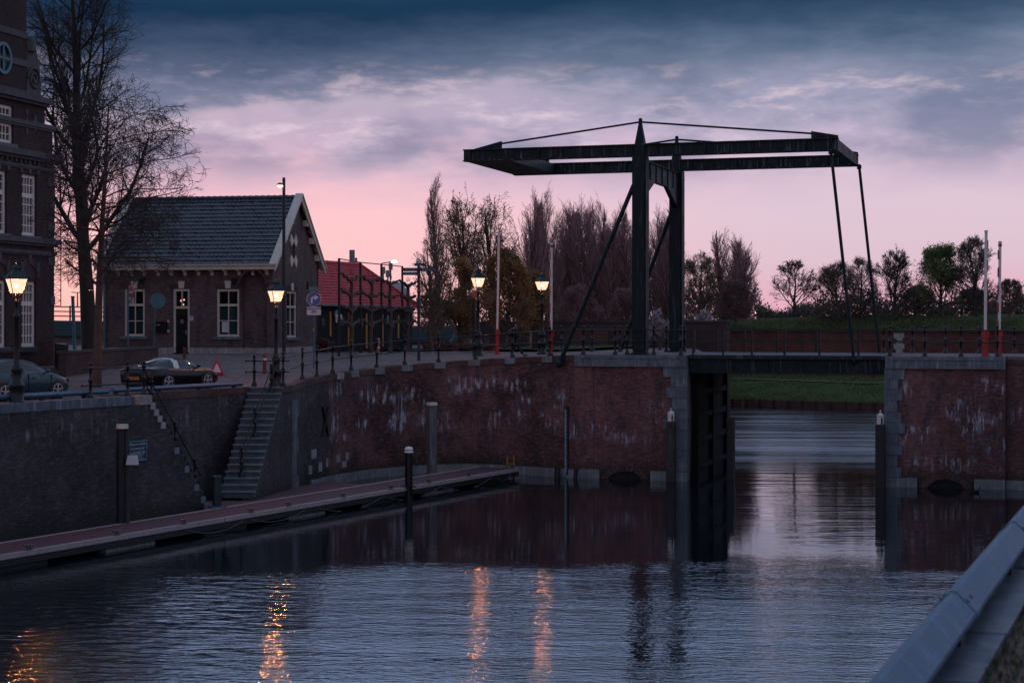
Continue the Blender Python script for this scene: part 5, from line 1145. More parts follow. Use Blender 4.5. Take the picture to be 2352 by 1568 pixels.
# near quay on the right, with its beam in the foreground
RQ = 5.975; gd = Vector((.385, 1)).normalized(); gnr = Vector((gd.y, -gd.x)); gp0 = Vector((1.51, 6.80)) - gd * 10.55
guard('big blurred guard beam in the right foreground', gp0, gp0 + gd * 62, .105, EYE - 1.4, [1.75 + 2.6 * k for k in range(22)], RQ, [9.6, 12.4, 15.6, 21.6, 27.6, 33.6, 39.6, 45.6])
def RQP(a, b, z=RQ): p = gp0 + gd * a + gnr * b; return (p.x, p.y, z)
RF = Fr((gp0.x, gp0.y, 0), (gd.x, gd.y, 0), (gnr.x, gnr.y, 0))
rqw = thing('quay_wall', 'near quay edge of blue grey coping slabs under the foreground beam', 'quay wall', RQP(10, 0, 0))
m = MB(); m.box(-20, 84, -.16, .18, -1, RQ - .26, RF); m.build('brick_wall', M['qb_left'], rqw)
rr = random.Random(3); slabm = mat('coping_slab', (.045, .066, .095), .55, 0, .45, 2.5, .012, streak=.2)
m = MB()
for k in range(70): a = -20 + k * 1.25; m.box(a + .012, a + 1.238, -.185, .22 + rr.uniform(-.015, .015), RQ - .26, RQ + rr.uniform(-.008, .008), RF)
m.build('coping', slabm, rqw)
m = MB(); m.face([RF(-20, .22, RQ - .012), RF(84, .22, RQ - .012), RF(84, 60, RQ - .012), RF(-20, 60, RQ - .012)], 0, [(-20, .18), (84, .18), (84, 60), (-20, 60)])
tag(m.build('quayside_paving', brick('near_clinker', (.17, .095, .06), (.10, .06, .045), (.035, .04, .025), .21, .105, None, .6, False, rows=.016)), kind='structure')
rt = random.Random(8); m = MB()
for k in range(5200):
    a, b_ = rt.uniform(2, 22), .23 + abs(rt.gauss(0, .10)) if rt.random() < .5 else .23 + rt.uniform(0, 2.5)
    if b_ > .44: b_ = .22 + round((b_ - .22) / .105) * .105 + rt.uniform(-.01, .01)
    p = RF(a, b_, RQ - .012); hgt = rt.uniform(.015, .05); an = rt.uniform(0, 6.28); w_ = .006
    d_ = Vector((math.cos(an) * w_, math.sin(an) * w_, 0)); m.face([p - d_, p + d_, p + Vector((rt.uniform(-.02, .02), rt.uniform(-.02, .02), hgt))])
tag(m.build('grass_in_joints', mat('joint_grass', (.05, .055, .02), .9, 0, .4, 10)), 'short weeds growing in the joints of the near quayside paving', 'grass', kind='stuff')

# ---------------------------------------------------------------- posts, signs, signals
def pole(o, p, h, r, mt, name='pole'): m = MB(); m.tube(p, Vector(p) + Vector((0, 0, h)), r, r, 10); m.build(name, mt, o)
tall = GP(652, 813); o = thing('lamp_post', 'tall slim modern lamp post in front of the house gable', 'street lamp', tall)
m = MB(); hz = zat(408, tall.y) - tall.z; m.tube(tall, tall + Vector((0, 0, hz)), .105, .085, 12); m.build('pole', mat('slate_pole', (.018, .026, .034), .45, .3, .3, 3), o)
hd = tall + Vector((-.18, -.25, zat(427, tall.y) - tall.z)); m = MB(); m.tube(hd + Vector((.15, .22, -.02)), hd, .03, n=8); F = Fr(hd, (1, 0, 0), (0, 1, 0)); m.lathe([(.05, .16), (.16, .10), (.20, .0)], 14, F); m.build('lamp_head', M['greyback'], o)
m = MB(); m.lathe([(.17, -.005), (.10, -.08), (.02, -.10)], 12, Fr(hd, (1, 0, 0), (0, 1, 0))); m.build('lamp_lens', M['farlamp'], o)
def disc(m, F, r, b0=-.01, b1=.01, n=28, mi=0): m.prism([(r * math.cos(6.28319 * k / n), r * math.sin(6.28319 * k / n)) for k in range(n)], b0, b1, F, mi)
def faceF(c, ang=0.0): return Fr(c, (math.cos(ang), math.sin(ang), 0), (-math.sin(ang), math.cos(ang), 0))
# no-entry sign
pb_ = AT(294, 91); o = thing('road_sign', 'red no entry sign with small bicycle plate beside the left window', 'road sign', pb_); pole(o, pb_, zat(660, pb_.y) - pb_.z, .045, M['steel'])
Z = pb_.y - .06; F = faceF(P(300, 671, Z), -.95); r_ = 17.5 / FPX * Z
m = MB(); disc(m, F, r_); d_ = m.build('sign_face', M['red'], o); m = MB(); m.box(-r_ * .68, r_ * .68, -.018, -.011, -r_ * .16, r_ * .16, F); m.build('white_bar', M['signwhite'], d_)
F = faceF(P(298.5, 691, Z), -.55); m = MB(); m.box(-.27, .27, -.01, .01, -.20, .20, F); pl_ = m.build('bicycle_plate', M['signwhite'], o)
def bicycle(F, s_, parent):
    m = MB()
    for cx in (-.55, .55):
        pts = [F((cx + .36 * math.cos(6.28319 * k / 14)) * s_, -.016, (.36 * math.sin(6.28319 * k / 14)) * s_) for k in range(15)]; m.path(pts, .05 * s_, 4)
    for a, b_ in (((-.55, 0), (-.22, .6)), ((-.22, .6), (.42, .6)), ((.55, 0), (.38, .78)), ((-.1, -.02), (.42, .6)), ((-.55, 0), (-.1, -.02)), ((-.1, -.02), (-.27, .74)), ((.38, .78), (.2, .84)), ((-.42, .74), (-.14, .74))): m.tube(F(a[0] * s_, -.016, a[1] * s_), F(b_[0] * s_, -.016, b_[1] * s_), .05 * s_, n=4)
    m.build('bicycle_symbol', M['letter'], parent)
bicycle(Fr(F(0, 0, -.07), F.u, F.v), .16, pl_)
pb_ = AT(352, 94); o = thing('road_sign', 'round sign seen from its blue grey back between the window and the door', 'road sign', pb_); pole(o, pb_, zat(672, pb_.y) - pb_.z, .045, M['steel'])
o.rotation_euler = (0, R(2.2), 0); Z = pb_.y - .07; m = MB(); F = faceF(P(357.5, 690.5, Z), .15); disc(m, F, 17.5 / FPX * Z); m.box(-.03, .03, -.03, -.01, -.34, .34, F); m.build('sign_back', M['greyback'], o)
pb_ = GP(721, 845); o = thing('road_sign', 'blue right turn arrow sign with uitgezonderd bicycle plate', 'road sign', pb_); pole(o, pb_, zat(664, pb_.y) - pb_.z, .04, M['steel'])
Z = pb_.y - .07; F = faceF(P(721, 686.5, Z), .12); r_ = 16.8 / FPX * Z
m = MB(); disc(m, F, r_, -.012, .01); d_ = m.build('sign_rim', M['signwhite'], o); m = MB(); disc(m, F, r_ * .93, -.016, -.0125); m.build('sign_face', M['blue'], d_)
m = MB(); t_ = r_ * .155; G = lambda a, c: (a * r_, c * r_)
m.prism([G(-.42, -.62), G(-.18, -.62), G(-.18, -.05), G(-.10, .06), G(.10, .08), G(.10, -.18), G(.62, .22), G(.10, .60), G(.10, .34), G(-.18, .31), G(-.38, .15), G(-.42, -.05)], -.021, -.017, F); m.build('turn_arrow', M['signwhite'], d_)
F = faceF(P(721, 714, Z), .12); hw_, hh_ = 16 / FPX * Z, 9.2 / FPX * Z; m = MB(); m.box(-hw_, hw_, -.012, .01, -hh_, hh_, F); pl_ = m.build('bicycle_plate', M['signwhite'], o)
text('uitgezonderd', .135, Fr(F(0, -.015, hh_ * .58), F.u, F.v), M['letter'], pl_, bold=.003); bicycle(Fr(F(0, 0, -hh_ * .36), F.u, F.v), .16, pl_)
m = MB(); m.box(-.23, .23, -.12, .05, zat(668.5, Z), zat(658.5, Z), Fr((F.o.x - .02, F.o.y, 0), F.u, F.v)); m.build('sign_lamp_box', M['greyback'], o)
m = MB(); F = faceF(P(720, 757, Z), .1); m.prism([(-.04, -.07), (.07, 0), (-.04, .07)], -.01, .01, F); m.build('arrow_sticker', M['orange'], o)
# finger post
pb_ = GP(962, 828.5); o = thing('signpost', 'blue finger signpost with lamp-shaped top by the kerb', 'signpost', pb_); pole(o, pb_, zat(612, pb_.y) - pb_.z, .085, M['navy'])
Z = pb_.y; zz = lambda y: zat(y, Z)
m = MB(); m.lathe([(.03, -.02), (.06, .0), (.155, .22), (.155, .27), (.05, .42), (.01, .47)], 10, Fr((pb_.x, pb_.y, zz(612)), (1, 0, 0), (0, 1, 0))); m.build('post_top', M['cream'], o)
for x0, x1, y0, y1, an, tip in ((924, 961, 615, 623.5, -.10, 'l'), (924, 961, 624.5, 632, -.10, 'l'), (963.5, 1004, 615, 623.5, .10, 'r'), (952, 975, 605, 611, 0, '')):
    F = Fr((pb_.x, pb_.y - .1, 0), (math.cos(an), math.sin(an), 0), (-math.sin(an), math.cos(an), 0)); k = Z / FPX
    a0, a1, c0, c1 = (x0 - 962) * k, (x1 - 962) * k, zz(y1), zz(y0); cm = (c0 + c1) / 2
    poly = [(a0, c0), (a1, c0), (a1, c1), (a0, c1)]
    if tip == 'r': poly = [(a0, c0), (a1 - .08, c0), (a1, cm), (a1 - .08, c1), (a0, c1)]
    if tip == 'l': poly = [(a0, cm), (a0 + .08, c0), (a1, c0), (a1, c1), (a0 + .08, c1)]
    m = MB(); m.prism(poly, -.02, .02, F); f_ = m.build('finger_sign', M['navy'], o)
    m = MB(); rr = random.Random(int(x0 + y0))
    for r_ in ((.30, .62) if tip else (.45,)):
        a = a0 + .14
        while a < a1 - .2: w_ = rr.uniform(.07, .2); m.box(a, min(a + w_, a1 - .1), -.026, -.021, c0 + (c1 - c0) * r_ - .016, c0 + (c1 - c0) * r_ + .016, F); a += w_ + .04
    m.build('faint_lettering', mat('sign_print', (.22, .30, .38), .6), f_)
# small ban sign on a post by the shed
pb_ = GP(778, 815); o = thing('road_sign', 'small square white sign with red ring in front of the shed', 'road sign', pb_); pole(o, pb_, zat(720, pb_.y) - pb_.z, .04, M['black'])
Z = pb_.y - .06; F = faceF(P(778.5, 731, Z), .1); k = Z / FPX; m = MB(); m.box(-7.4 * k, 7.4 * k, -.01, .01, -9 * k, 9 * k, F); d_ = m.build('sign_face', M['signwhite'], o)
F2 = Fr(F(0, 0, -2.4 * k), F.u, F.v); m = MB(); n = 24; rows = [[F2(r_ * k * math.cos(6.28319 * i / n), b_, r_ * k * math.sin(6.28319 * i / n)) for i in range(n)] for r_, b_ in ((5.2, -.012), (5.2, -.018), (3.9, -.018), (3.9, -.012))]; m.grid(rows, 0, False, True); m.build('red_ring', M['red'], d_)
m = MB(); m.box(-2.6 * k, 2.6 * k, -.016, -.011, .1 * k, 1.1 * k, F2); m.box(-2.2 * k, 2.2 * k, -.016, -.011, -1.4 * k, -.4 * k, F2); m.build('small_lettering', M['letter'], d_)
# plain leaning post at the left
pb_ = P(171.5, 803, 95); o = thing('bare_post', 'plain grey post without a sign left of the big tree trunk', 'post', pb_); m = MB(); m.tube(pb_, P(167, 682, 95), .10, .09, 10); m.build('pole', M['greyback'], o)
m = MB(); t_ = P(167, 682, 95); m.box(t_.x - .11, t_.x + .11, t_.y - .11, t_.y + .11, t_.z, t_.z + .05); m.build('cap', M['steel'], o)
# signal light
pb_ = GP(1089, 817); o = thing('traffic_signal', 'amber bridge signal box on a dark pole beside a street lantern', 'traffic light', pb_); pole(o, pb_, zat(680, pb_.y) - pb_.z, .10, M['black'])
Z = pb_.y; k = Z / FPX; c_ = P(1091, 676, Z); m = MB(); m.box(c_.x - 6 * k, c_.x + 8 * k, Z - .16, Z + .16, c_.z - 9 * k, c_.z + 9 * k); m.build('housing', mat('amber_box', (.30, .09, .025), .5, 0, .3, 4), o)
m = MB(); m.tube((c_.x - 6 * k, Z, c_.z), (c_.x - 15 * k, Z, c_.z - .02), .16, .20, 14); m.build('hood', mat('hood_grey', (.16, .12, .11), .6), o)
# barriers
def barrier(label, x, yb, xt, yt, yr, right, thin=1.0, pt=None):
    pb_ = pt if pt is not None else GP(x, yb); Z = pb_.y; o = thing('barrier', label, 'barrier', pb_, 'raised red and white bridge barriers')
    zr = zat(yr, Z); top = P(xt, yt, Z); m = MB(); m.box(-.085 * thin, .085 * thin, -.12, .12, 0, zr - pb_.z, rotz(pb_, .25)); m.box(-.13 * thin, .13 * thin, -.17, .17, 0, .06, rotz(pb_, .25))
    m.box(-.115, .115, -.15, .15, zr - pb_.z - .32, zr - pb_.z - .05, rotz(pb_, .25)); m.build('column', M['red'], o)
    b_ = Vector((pb_.x, Z, zr - .1)); ax = (top - b_); L = ax.length; ax.normalize(); m = MB(); u = Vector((math.cos(.25), math.sin(.25), 0)); v = Vector((-math.sin(.25), math.cos(.25), 0)); F = Fr(b_, u, v, ax)
    m.box(-.055, .055, -.04, .04, 0, L, F); arm = m.build('arm', M['white'], o)
    m = MB(); n = 5
    for i in range(n):
        c0 = L * (.02 + i / n); c1 = c0 + L * .105; x0, x1 = (.0555, .088) if right else (-.088, -.0555); m.box(x0, x1, -.06, .06, c0, c1, F)
    m.box(-.065, .065, -.062, .062, L - .14, L - .02, F) if not right or yt > 550 else None
    m.build('red_stripes', M['red'], arm)
    m = MB(); m.box(-.065, .065, -.05, .05, L + .002, L + .1, F); m.build('arm_tip', M['white'], arm); return o
barrier('tall raised barrier beside the two posts of the street lantern and signal', 1142, 814, 1146, 538, 756, True)
barrier('thin raised barrier seen edge on right of the fourth lantern', 1262.5, 816, 1266.5, 562, 757, False, .7, Vector((*wall_at(1262)[0][:2], 5.95)) + Vector((.1, .6, 0)))
barrier('taller white raised barrier on the right bridge abutment', 2263, 821, 2265, 534, 759, True, 1, BR(tx(2263, .9), .9, BZ + .01))
barrier('shorter raised barrier at the far right with a red tip', 2295, 821, 2297, 559, 757, False, .7, BR(tx(2295, 1.6), 1.6, BZ + .01))
# bollards, bin, cabinet
def bollard(label, x, y, h, r, kind, pt=None):
    pb_ = pt or GP(x, y); o = thing('bollard', label, 'bollard', pb_); m = MB(); n = 5; F = Fr(pb_, (1, 0, 0), (0, 1, 0))
    prof = [(r * 1.25, 0), (r * 1.15, .05)] + [(r, h * .2), (r, h * .36), (r, h * .5), (r, h * .64), (r, h * .78), (r, h * .92), (r * .7, h)]
    rows = [[F(q * math.cos(6.28319 * i / 12), q * math.sin(6.28319 * i / 12), z) for i in range(12)] for q, z in prof]
    m.grid(rows, (lambda i, j: 1 if kind == 'stripe' and i in (3, 5, 7) else (1 if kind == 'one' and i == 5 else 0)), True, True); m.face(rows[-1], 0); m.build('post', [M['red'] if kind == 'stripe' else M['darkred'], M['signwhite']], o); return o
bollard('red and white striped bollard in front of the black shed', 868, 813.5, .95, .11, 'stripe'); bollard('dark red bollard with one white band near the stair head', 608, 858, .95, .085, 'one')
bollard('small dark red bollard behind the roof of the sports car', 424, 828, .70, .09, 'plain')
for x, y, lab in ((1157, 818, 'bollard'), ): pass
pb_ = GP(1233, 806); o = thing('litter_bin', 'dark litter bin beside the base of the fourth street lantern', 'bin', pb_); m = MB(); m.box(-.42, .42, -.4, .4, .1, 1.25, rotz(pb_, .2)); m.build('body', M['black'], o); m = MB(); m.box(-.46, .46, -.44, .44, 1.255, 1.36, rotz(pb_, .2)); m.build('lid', M['greyback'], o)
for x, y, h_, lab in ((1064, 806, 1.0, 'low grey bollard lamp on the verge right of the hedge'), (1095 + 23, 807, .9, 'low grey bollard lamp behind the first barrier')):
    pb_ = GP(x, y); o = thing('bollard', lab, 'bollard', pb_); m = MB(); m.tube(pb_, pb_ + Vector((0, 0, h_)), .12, n=12); m.build('post', M['greyback'], o); m = MB(); m.tube(pb_ + Vector((0, 0, h_ + .002)), pb_ + Vector((0, 0, h_ + .10)), .14, n=12); m.build('cap', M['steel'], o)
# upright posts beside the walker
for x in (1158, 1166, 1196):
    pb_ = GP(x, 816 if x < 1190 else 812); railing_ = None
# far street lamps
for x, y0, y1, Z, lab in ((178, 706, 672, 170, 'tiny far street lamp behind the viaduct railing'), (876, 700, 605, 150, 'thin far street lamp with glowing head behind the tree frame')):
    p0_, p1_ = P(x, y0, Z), P(x, y1, Z); o = thing('far_street_lamp', lab, 'street lamp', p0_); m = MB(); m.tube(p0_, p1_, .08, .06, 6); m.tube(p1_, p1_ + Vector((.9, 0, .15)), .05, n=6); m.tube(p1_, p1_ + Vector((-.6, 0, .05)), .05, n=6) if x < 200 else None; m.build('pole', M['greyback'], o)
    m = MB(); h_ = p1_ + Vector((1.1, 0, .15)); m.ball(h_, .26, 8, sz=.45); m.build('lamp_head', M['farlamp'], o)
# warning triangle
pb_ = GP(498, 862); o = thing('warning_triangle', 'folding red bordered warning triangle on the cobbles beside the sports car', 'warning sign', pb_)
F = faceF(pb_ + Vector((0, 0, .06)), .1); w_, h_ = 16.5 / FPX * pb_.y, 33.5 / FPX * pb_.y; tri_ = lambda q, z0: [(-w_ * q, z0), (w_ * q, z0), (w_ * .06 * q, z0 + h_ * q), (-w_ * .06 * q, z0 + h_ * q)]
m = MB(); m.prism(tri_(1, 0), -.012, .012, F); d_ = m.build('red_border', M['red'], o); m = MB(); m.prism(tri_(.60, h_ * .14), -.018, -.0125, F); m.build('white_centre', M['signwhite'], d_)
m = MB(); m.box(-w_ * .9, w_ * .9, -.03, .03, -.06, -.003, F); m.tube(F(0, .012, h_ * .6), F(0, .45, -.05), .015, n=6); m.build('stand', M['black'], o)

# ---------------------------------------------------------------- cars (x forward, z up)
def car(name, label, loc, rz, body, stations, gh, pillars, wheels, wr, hwid, extra):
    o = thing(name, label, 'car', (0, 0, 0)); m = MB(); rows = []
    for x, hw, zl, zt in stations:
        zm = zl + (zt - zl) * .55
        half = [(0, zl), (hw * .86, zl), (hw * .97, zl + .08), (hw, zm), (hw * .985, zt - .10), (hw * .93, zt - .025), (hw * .80, zt + .01), (0, zt + .035)]
        rows.append([(x, y, z) for y, z in half] + [(x, -y, z) for y, z in half[-2:0:-1]])
    def dense(rows, n):
        out = []
        for a, b_, c, d in zip([rows[0]] + rows[:-2], rows[:-1], rows[1:], rows[2:] + [rows[-1]]):
            for k in range(n):
                t = k / n; out.append([tuple(.5 * (2 * q[i] + (r[i] - p[i]) * t + (2 * p[i] - 5 * q[i] + 4 * r[i] - s_[i]) * t * t + (3 * q[i] - p[i] - 3 * r[i] + s_[i]) * t ** 3) for i in range(3)) for p, q, r, s_ in zip(a, b_, c, d)])
        return out + [rows[-1]]
    rows = dense(rows, 5); m.grid(rows, 0, True, True); m.face(rows[0], 0, None, True); m.face(rows[-1][::-1], 0, None, True); m.build('body', body, o)
    gr = []
    for x, zb, zt, hb, hr in gh: gr.append([(x, hb, zb), (x, hb + (hr - hb) * .45 + .015, zb + (zt - zb) * .5), (x, hr + .03, zt - .07), (x, hr - .06, zt - .012), (x, 0, zt + .012), (x, -hr + .06, zt - .012), (x, -hr - .03, zt - .07), (x, -(hb + (hr - hb) * .45 + .015), zb + (zt - zb) * .5), (x, -hb, zb)])
    gr = dense(gr, 4); m = MB(); m.grid(gr, 0, True); m.build('windows', M['carglass'], o)
    pm = {}
    for (i0, i1, j0, j1, mt_, nm) in pillars:
        m = MB(); rws = []
        for g_ in gr[i0:i1 + 1]:
            c = Vector((g_[0][0], 0, (g_[0][2] + g_[4][2]) / 2)); rws.append([tuple(c + (Vector(q) - c) * 1.012 + Vector((0, 0, .004))) for q in g_[j0:j1 + 1]])
        m.grid(rws, 0, True); m.build(nm, mt_, o)
    for x, s_ in [(w, s_) for w in wheels for s_ in (1, -1)]:
        y = s_ * (hwid - .10); F = Fr((x, y, wr), (1, 0, 0), (0, 0, 1), (0, s_, 0))
        m = MB(); m.lathe([(wr * 1.13, -.02), (wr * 1.13, .105), (wr * .9, .108)], 24, F); m.build('wheel_arch', M['rubber'], o)
        m = MB(); m.lathe([(wr * .72, -.1), (wr * .95, -.10), (wr, -.07), (wr, .08), (wr * .95, .11), (wr * .74, .118)], 26, F); wh = m.build('wheel', M['rubber'], o)
        m = MB(); m.lathe([(wr * .76, .10), (wr * .76, .124), (wr * .69, .124), (wr * .68, .07)], 26, F); m.lathe([(.04, .08), (.06, .125), (.03, .13)], 10, F)
        for k in range(extra.get('spokes', 5)):
            for dk in ((-.10, .10) if extra.get('twin') else (0,)):
                a = 6.28319 * k / extra.get('spokes', 5) + .3; c, s2 = math.cos(a), math.sin(a); q0 = Vector((c * .045, s2 * .045, .12)); q1 = Vector((math.cos(a + dk) * wr * .70, math.sin(a + dk) * wr * .70, .112)); m.tube(F(*q0), F(*q1), .030 if not extra.get('twin') else .018, .024 if not extra.get('twin') else .018, 6)
        m.build('rim', M['alloy'], wh)
    for nm, bx, mt_ in extra.get('boxes', ()):
        m = MB(); m.box(*bx); m.build(nm, mt_, o)
    for s_ in (1, -1):
        mx, mz = extra['mirror']; F = Fr((mx, s_ * (hwid + .02), mz), (1, 0, 0), (0, s_, 0)); m = MB(); m.ball(F(0, .06, .03), .10, 8, sz=.75); m.tube(F(0, -.14, -.05), F(0, .02, .0), .025, n=6); m.build('mirror', extra.get('mirmat', body), o)
    o.location = loc; o.rotation_euler.z = rz; return o
def paint(name, c, r=.22):
    m, t, b = newmat(name); b.inputs['Base Color'].default_value = (*c, 1); b.inputs['Roughness'].default_value = r; b.inputs['Coat Weight'].default_value = .10; b.inputs['Coat Roughness'].default_value = .08; b.inputs['Specular IOR Level'].default_value = .28; return m
cang = math.atan2(E_.y, E_.x)
silver = mat('satin_silver', (.45, .47, .50), .3, .7, .1, 10); soft = mat('black_soft_top', (.012, .012, .014), .8, 0, .2, 20)
fw = LQ(on_line(P0 + N_ * 2.7, E_, 435), 2.7)
cl_ = fw + N_ * .92
car('sports_car', 'black targa sports car with silver roll hoop and orange number plate', (cl_.x, cl_.y, H(cl_.x, cl_.y) - .02), cang - .05, paint('black_paint', (.004, .005, .008), .25),
    [(-2.25, .62, .42, .70), (-2.12, .84, .26, .86), (-1.75, .91, .20, .92), (-1.25, .925, .18, .94), (-.6, .89, .17, .90), (.3, .87, .17, .86), (1.0, .88, .17, .85), (1.45, .90, .18, .84), (1.9, .84, .22, .72), (2.15, .70, .28, .58), (2.25, .5, .34, .48)],
    [(1.05, .84, .87, .74, .60), (.62, .86, 1.10, .76, .60), (.2, .87, 1.265, .76, .57), (-.2, .88, 1.30, .76, .56), (-.6, .89, 1.275, .75, .56), (-1.0, .90, 1.19, .73, .52), (-1.45, .90, 1.05, .68, .45), (-1.85, .88, .90, .60, .35)],
    [(8, 15, 2, 6, soft, 'soft_top'), (14, 17, 0, 8, silver, 'roll_hoop')], (1.22, -1.23), .335, .905,
    {'spokes': 5, 'twin': True, 'mirror': (.55, .93), 'boxes': (('tail_light', (-2.20, -2.05, .40, .80, .70, .78), M['tail']), ('tail_light', (-2.20, -2.05, -.80, -.40, .70, .78), M['tail']), ('light_strip', (-2.215, -2.06, -.38, .38, .735, .765), mat('dark_tail', (.12, .004, .008), .2)), ('number_plate', (-2.275, -2.10, -.26, .26, .46, .57), M['plate']), ('rear_bumper', (-2.24, -2.0, -.62, .62, .24, .36), M['black']))})
sc_ = [o for o in bpy.data.objects if o.name.startswith('sports_car')][0]
text('N-393-Z', .115, Fr(Vector((-2.280, 0, .515)) + sc_.location, (0, -1, 0), (1, 0, 0)), M['letter'], [c for c in sc_.children if c.name.startswith('number_plate')][0], bold=.003)
fw = LQ(on_line(P0 + N_ * 1.75, E_, 132), 1.75); cl_ = fw + N_ * .90 - E_ * 1.30
vp_ = paint('steel_blue_paint', (.016, .050, .066), .28)
car('hatchback_car', 'steel blue five door hatchback parked at the left edge', (cl_.x, cl_.y, H(cl_.x, cl_.y) - .02), cang - .02, vp_,
    [(-2.18, .60, .40, .88), (-2.05, .82, .26, .97), (-1.5, .90, .20, 1.00), (-.8, .90, .18, .98), (0, .89, .18, .95), (.8, .89, .18, .93), (1.25, .90, .19, .91), (1.7, .86, .22, .80), (2.05, .74, .26, .68), (2.19, .5, .32, .56)],
    [(1.25, .90, .93, .76, .64), (.75, .92, 1.17, .79, .60), (.25, .94, 1.38, .79, .58), (-.3, .95, 1.455, .79, .57), (-.9, .97, 1.44, .78, .56), (-1.4, .98, 1.36, .76, .54), (-1.8, .99, 1.19, .72, .52), (-2.02, .98, 1.01, .68, .5)],
    [(8, 26, 2, 6, vp_, 'roof'), (0, 9, 2, 2 + 1, vp_, 'window_pillar'), (0, 9, 5, 6, vp_, 'window_pillar'), (12, 13, 0, 2, M['black'], 'window_pillar'), (12, 13, 6, 8, M['black'], 'window_pillar'), (22, 26, 0, 2, vp_, 'rear_pillar'), (22, 26, 6, 8, vp_, 'rear_pillar')], (1.30, -1.32), .325, .90,
    {'spokes': 5, 'mirror': (.72, 1.0), 'boxes': (('tail_light', (-2.10, -1.86, .66, .83, .78, 1.12), M['tail']), ('tail_light', (-2.10, -1.86, -.83, -.66, .78, 1.12), M['tail']), ('door_handle', (.02, .20, -.925, -.895, .80, .83), vp_), ('door_handle', (-.98, -.80, -.93, -.90, .82, .85), vp_), ('door_gap', (.985, 1.0, -.903, -.86, .25, .90), M['black']), ('door_gap', (-.165, -.15, -.905, -.86, .22, .93), M['black']), ('door_gap', (-1.02, -1.005, -.910, -.86, .45, .95), M['black']), ('headlight', (1.72, 2.0, -.80, -.62, .60, .70), M['carglass']))})

# ---------------------------------------------------------------- walking person in dark clothes
pp = GP(1181, 819); pz = 1.0
def skin(name, verts, edges, radii, mt, parent, root=0, sub=2):
    me = bpy.data.meshes.new(name); me.from_pydata([Vector(v) for v in verts], edges, []); o = bpy.data.objects.new(name, me); C.objects.link(o); o.parent = parent
    md = o.modifiers.new('skin', 'SKIN'); md.use_smooth_shade = True
    for i, r in enumerate(radii): me.skin_vertices[0].data[i].radius = r if isinstance(r, tuple) else (r, r)
    me.skin_vertices[0].data[root].use_root = True
    s_ = o.modifiers.new('sub', 'SUBSURF'); s_.levels = sub; s_.render_levels = sub; me.materials.append(mt); return o
person = thing('person', 'person in dark coat and cap walking right past the barrier', 'person', pp)
bodyv = [(0, 0, .95), (.03, 0, 1.15), (.05, 0, 1.36), (.08, 0, 1.50), (.12, 0, 1.62), (.14, 0, 1.74), (-.01, .10, .90), (.13, .10, .50), (-.10, .10, .10), (.03, .10, .04), (0, -.10, .90), (.22, -.10, .50), (.47, -.10, .10), (.62, -.10, .07),
         (.04, .19, 1.40), (-.10, .23, 1.14), (.02, .24, .90), (.06, .24, .82), (.04, -.19, 1.40), (.12, -.24, 1.14), (.30, -.22, .96), (.36, -.22, .92)]
bodyv[8] = (-.17, .10, .10); bodyv[9] = (-.04, .10, .04); bodyv[7] = (.02, .10, .50)
be = [(0, 1), (1, 2), (2, 3), (3, 4), (4, 5), (0, 6), (6, 7), (7, 8), (8, 9), (0, 10), (10, 11), (11, 12), (12, 13), (2, 14), (14, 15), (15, 16), (16, 17), (2, 18), (18, 19), (19, 20), (20, 21)]
br_ = [(.14, .13), (.14, .13), (.15, .16), .065, (.09, .08), (.095, .085), .095, .065, .05, .045, .095, .065, .05, .045, .06, .047, .036, .04, .06, .047, .036, .04]
skinm = mat('skin', (.18, .10, .08), .6); clothm = mat('dark_cloth', (.014, .014, .018), .9, 0, .3, 12)
skin('body', bodyv, be, br_, skinm, person)
skin('coat', [(0, 0, .84), (.02, 0, 1.05), (.04, 0, 1.25), (.045, 0, 1.40), (.07, 0, 1.51), (.04, .19, 1.41), (-.10, .23, 1.15), (.015, .24, .94), (.04, -.19, 1.41), (.12, -.24, 1.15), (.28, -.225, .99)], [(0, 1), (1, 2), (2, 3), (3, 4), (3, 5), (5, 6), (6, 7), (3, 8), (8, 9), (9, 10)], [(.19, .19), (.185, .18), (.19, .19), (.18, .17), .10, .09, .075, .062, .09, .075, .062], clothm, person)
skin('trousers', [(0, 0, .92), (-.01, .10, .88), (.02, .10, .50), (-.165, .10, .12), (0, -.10, .88), (.22, -.10, .50), (.46, -.10, .13)], [(0, 1), (1, 2), (2, 3), (0, 4), (4, 5), (5, 6)], [(.15, .15), .115, .085, .075, .115, .085, .075], clothm, person)
skin('shoe', [(-.20, .10, .06), (-.05, .10, .045), (.05, .10, .04)], [(0, 1), (1, 2)], [.055, .055, .042], M['black'], person); skin('shoe', [(.45, -.10, .07), (.60, -.10, .08), (.70, -.10, .10)], [(0, 1), (1, 2)], [.055, .052, .042], M['black'], person)
skin('backpack', [(-.20, 0, 1.02), (-.21, 0, 1.22), (-.19, 0, 1.42)], [(0, 1), (1, 2)], [(.12, .14), (.14, .15), (.11, .13)], M['black'], person)
m = MB(); F = Fr(pp + Vector((.13, 0, 1.75)), (1, 0, 0), (0, 1, 0)); m.lathe([(.112, 0), (.118, .06), (.10, .12), (.03, .155)], 14, F); m.box(.06, .22, -.075, .075, .005, .03, F); m.build('cap', M['black'], person)
m = MB()
for q_ in (-.03, .03): m.ball(pp + Vector((.225, q_, 1.70)), .012, 6)
m.build('eyes', M['letter'], person)
m = MB(); m.tube(pp + Vector((.215, 0, 1.68)), pp + Vector((.25, 0, 1.655)), .012, .02, 6); m.build('nose', skinm, person)
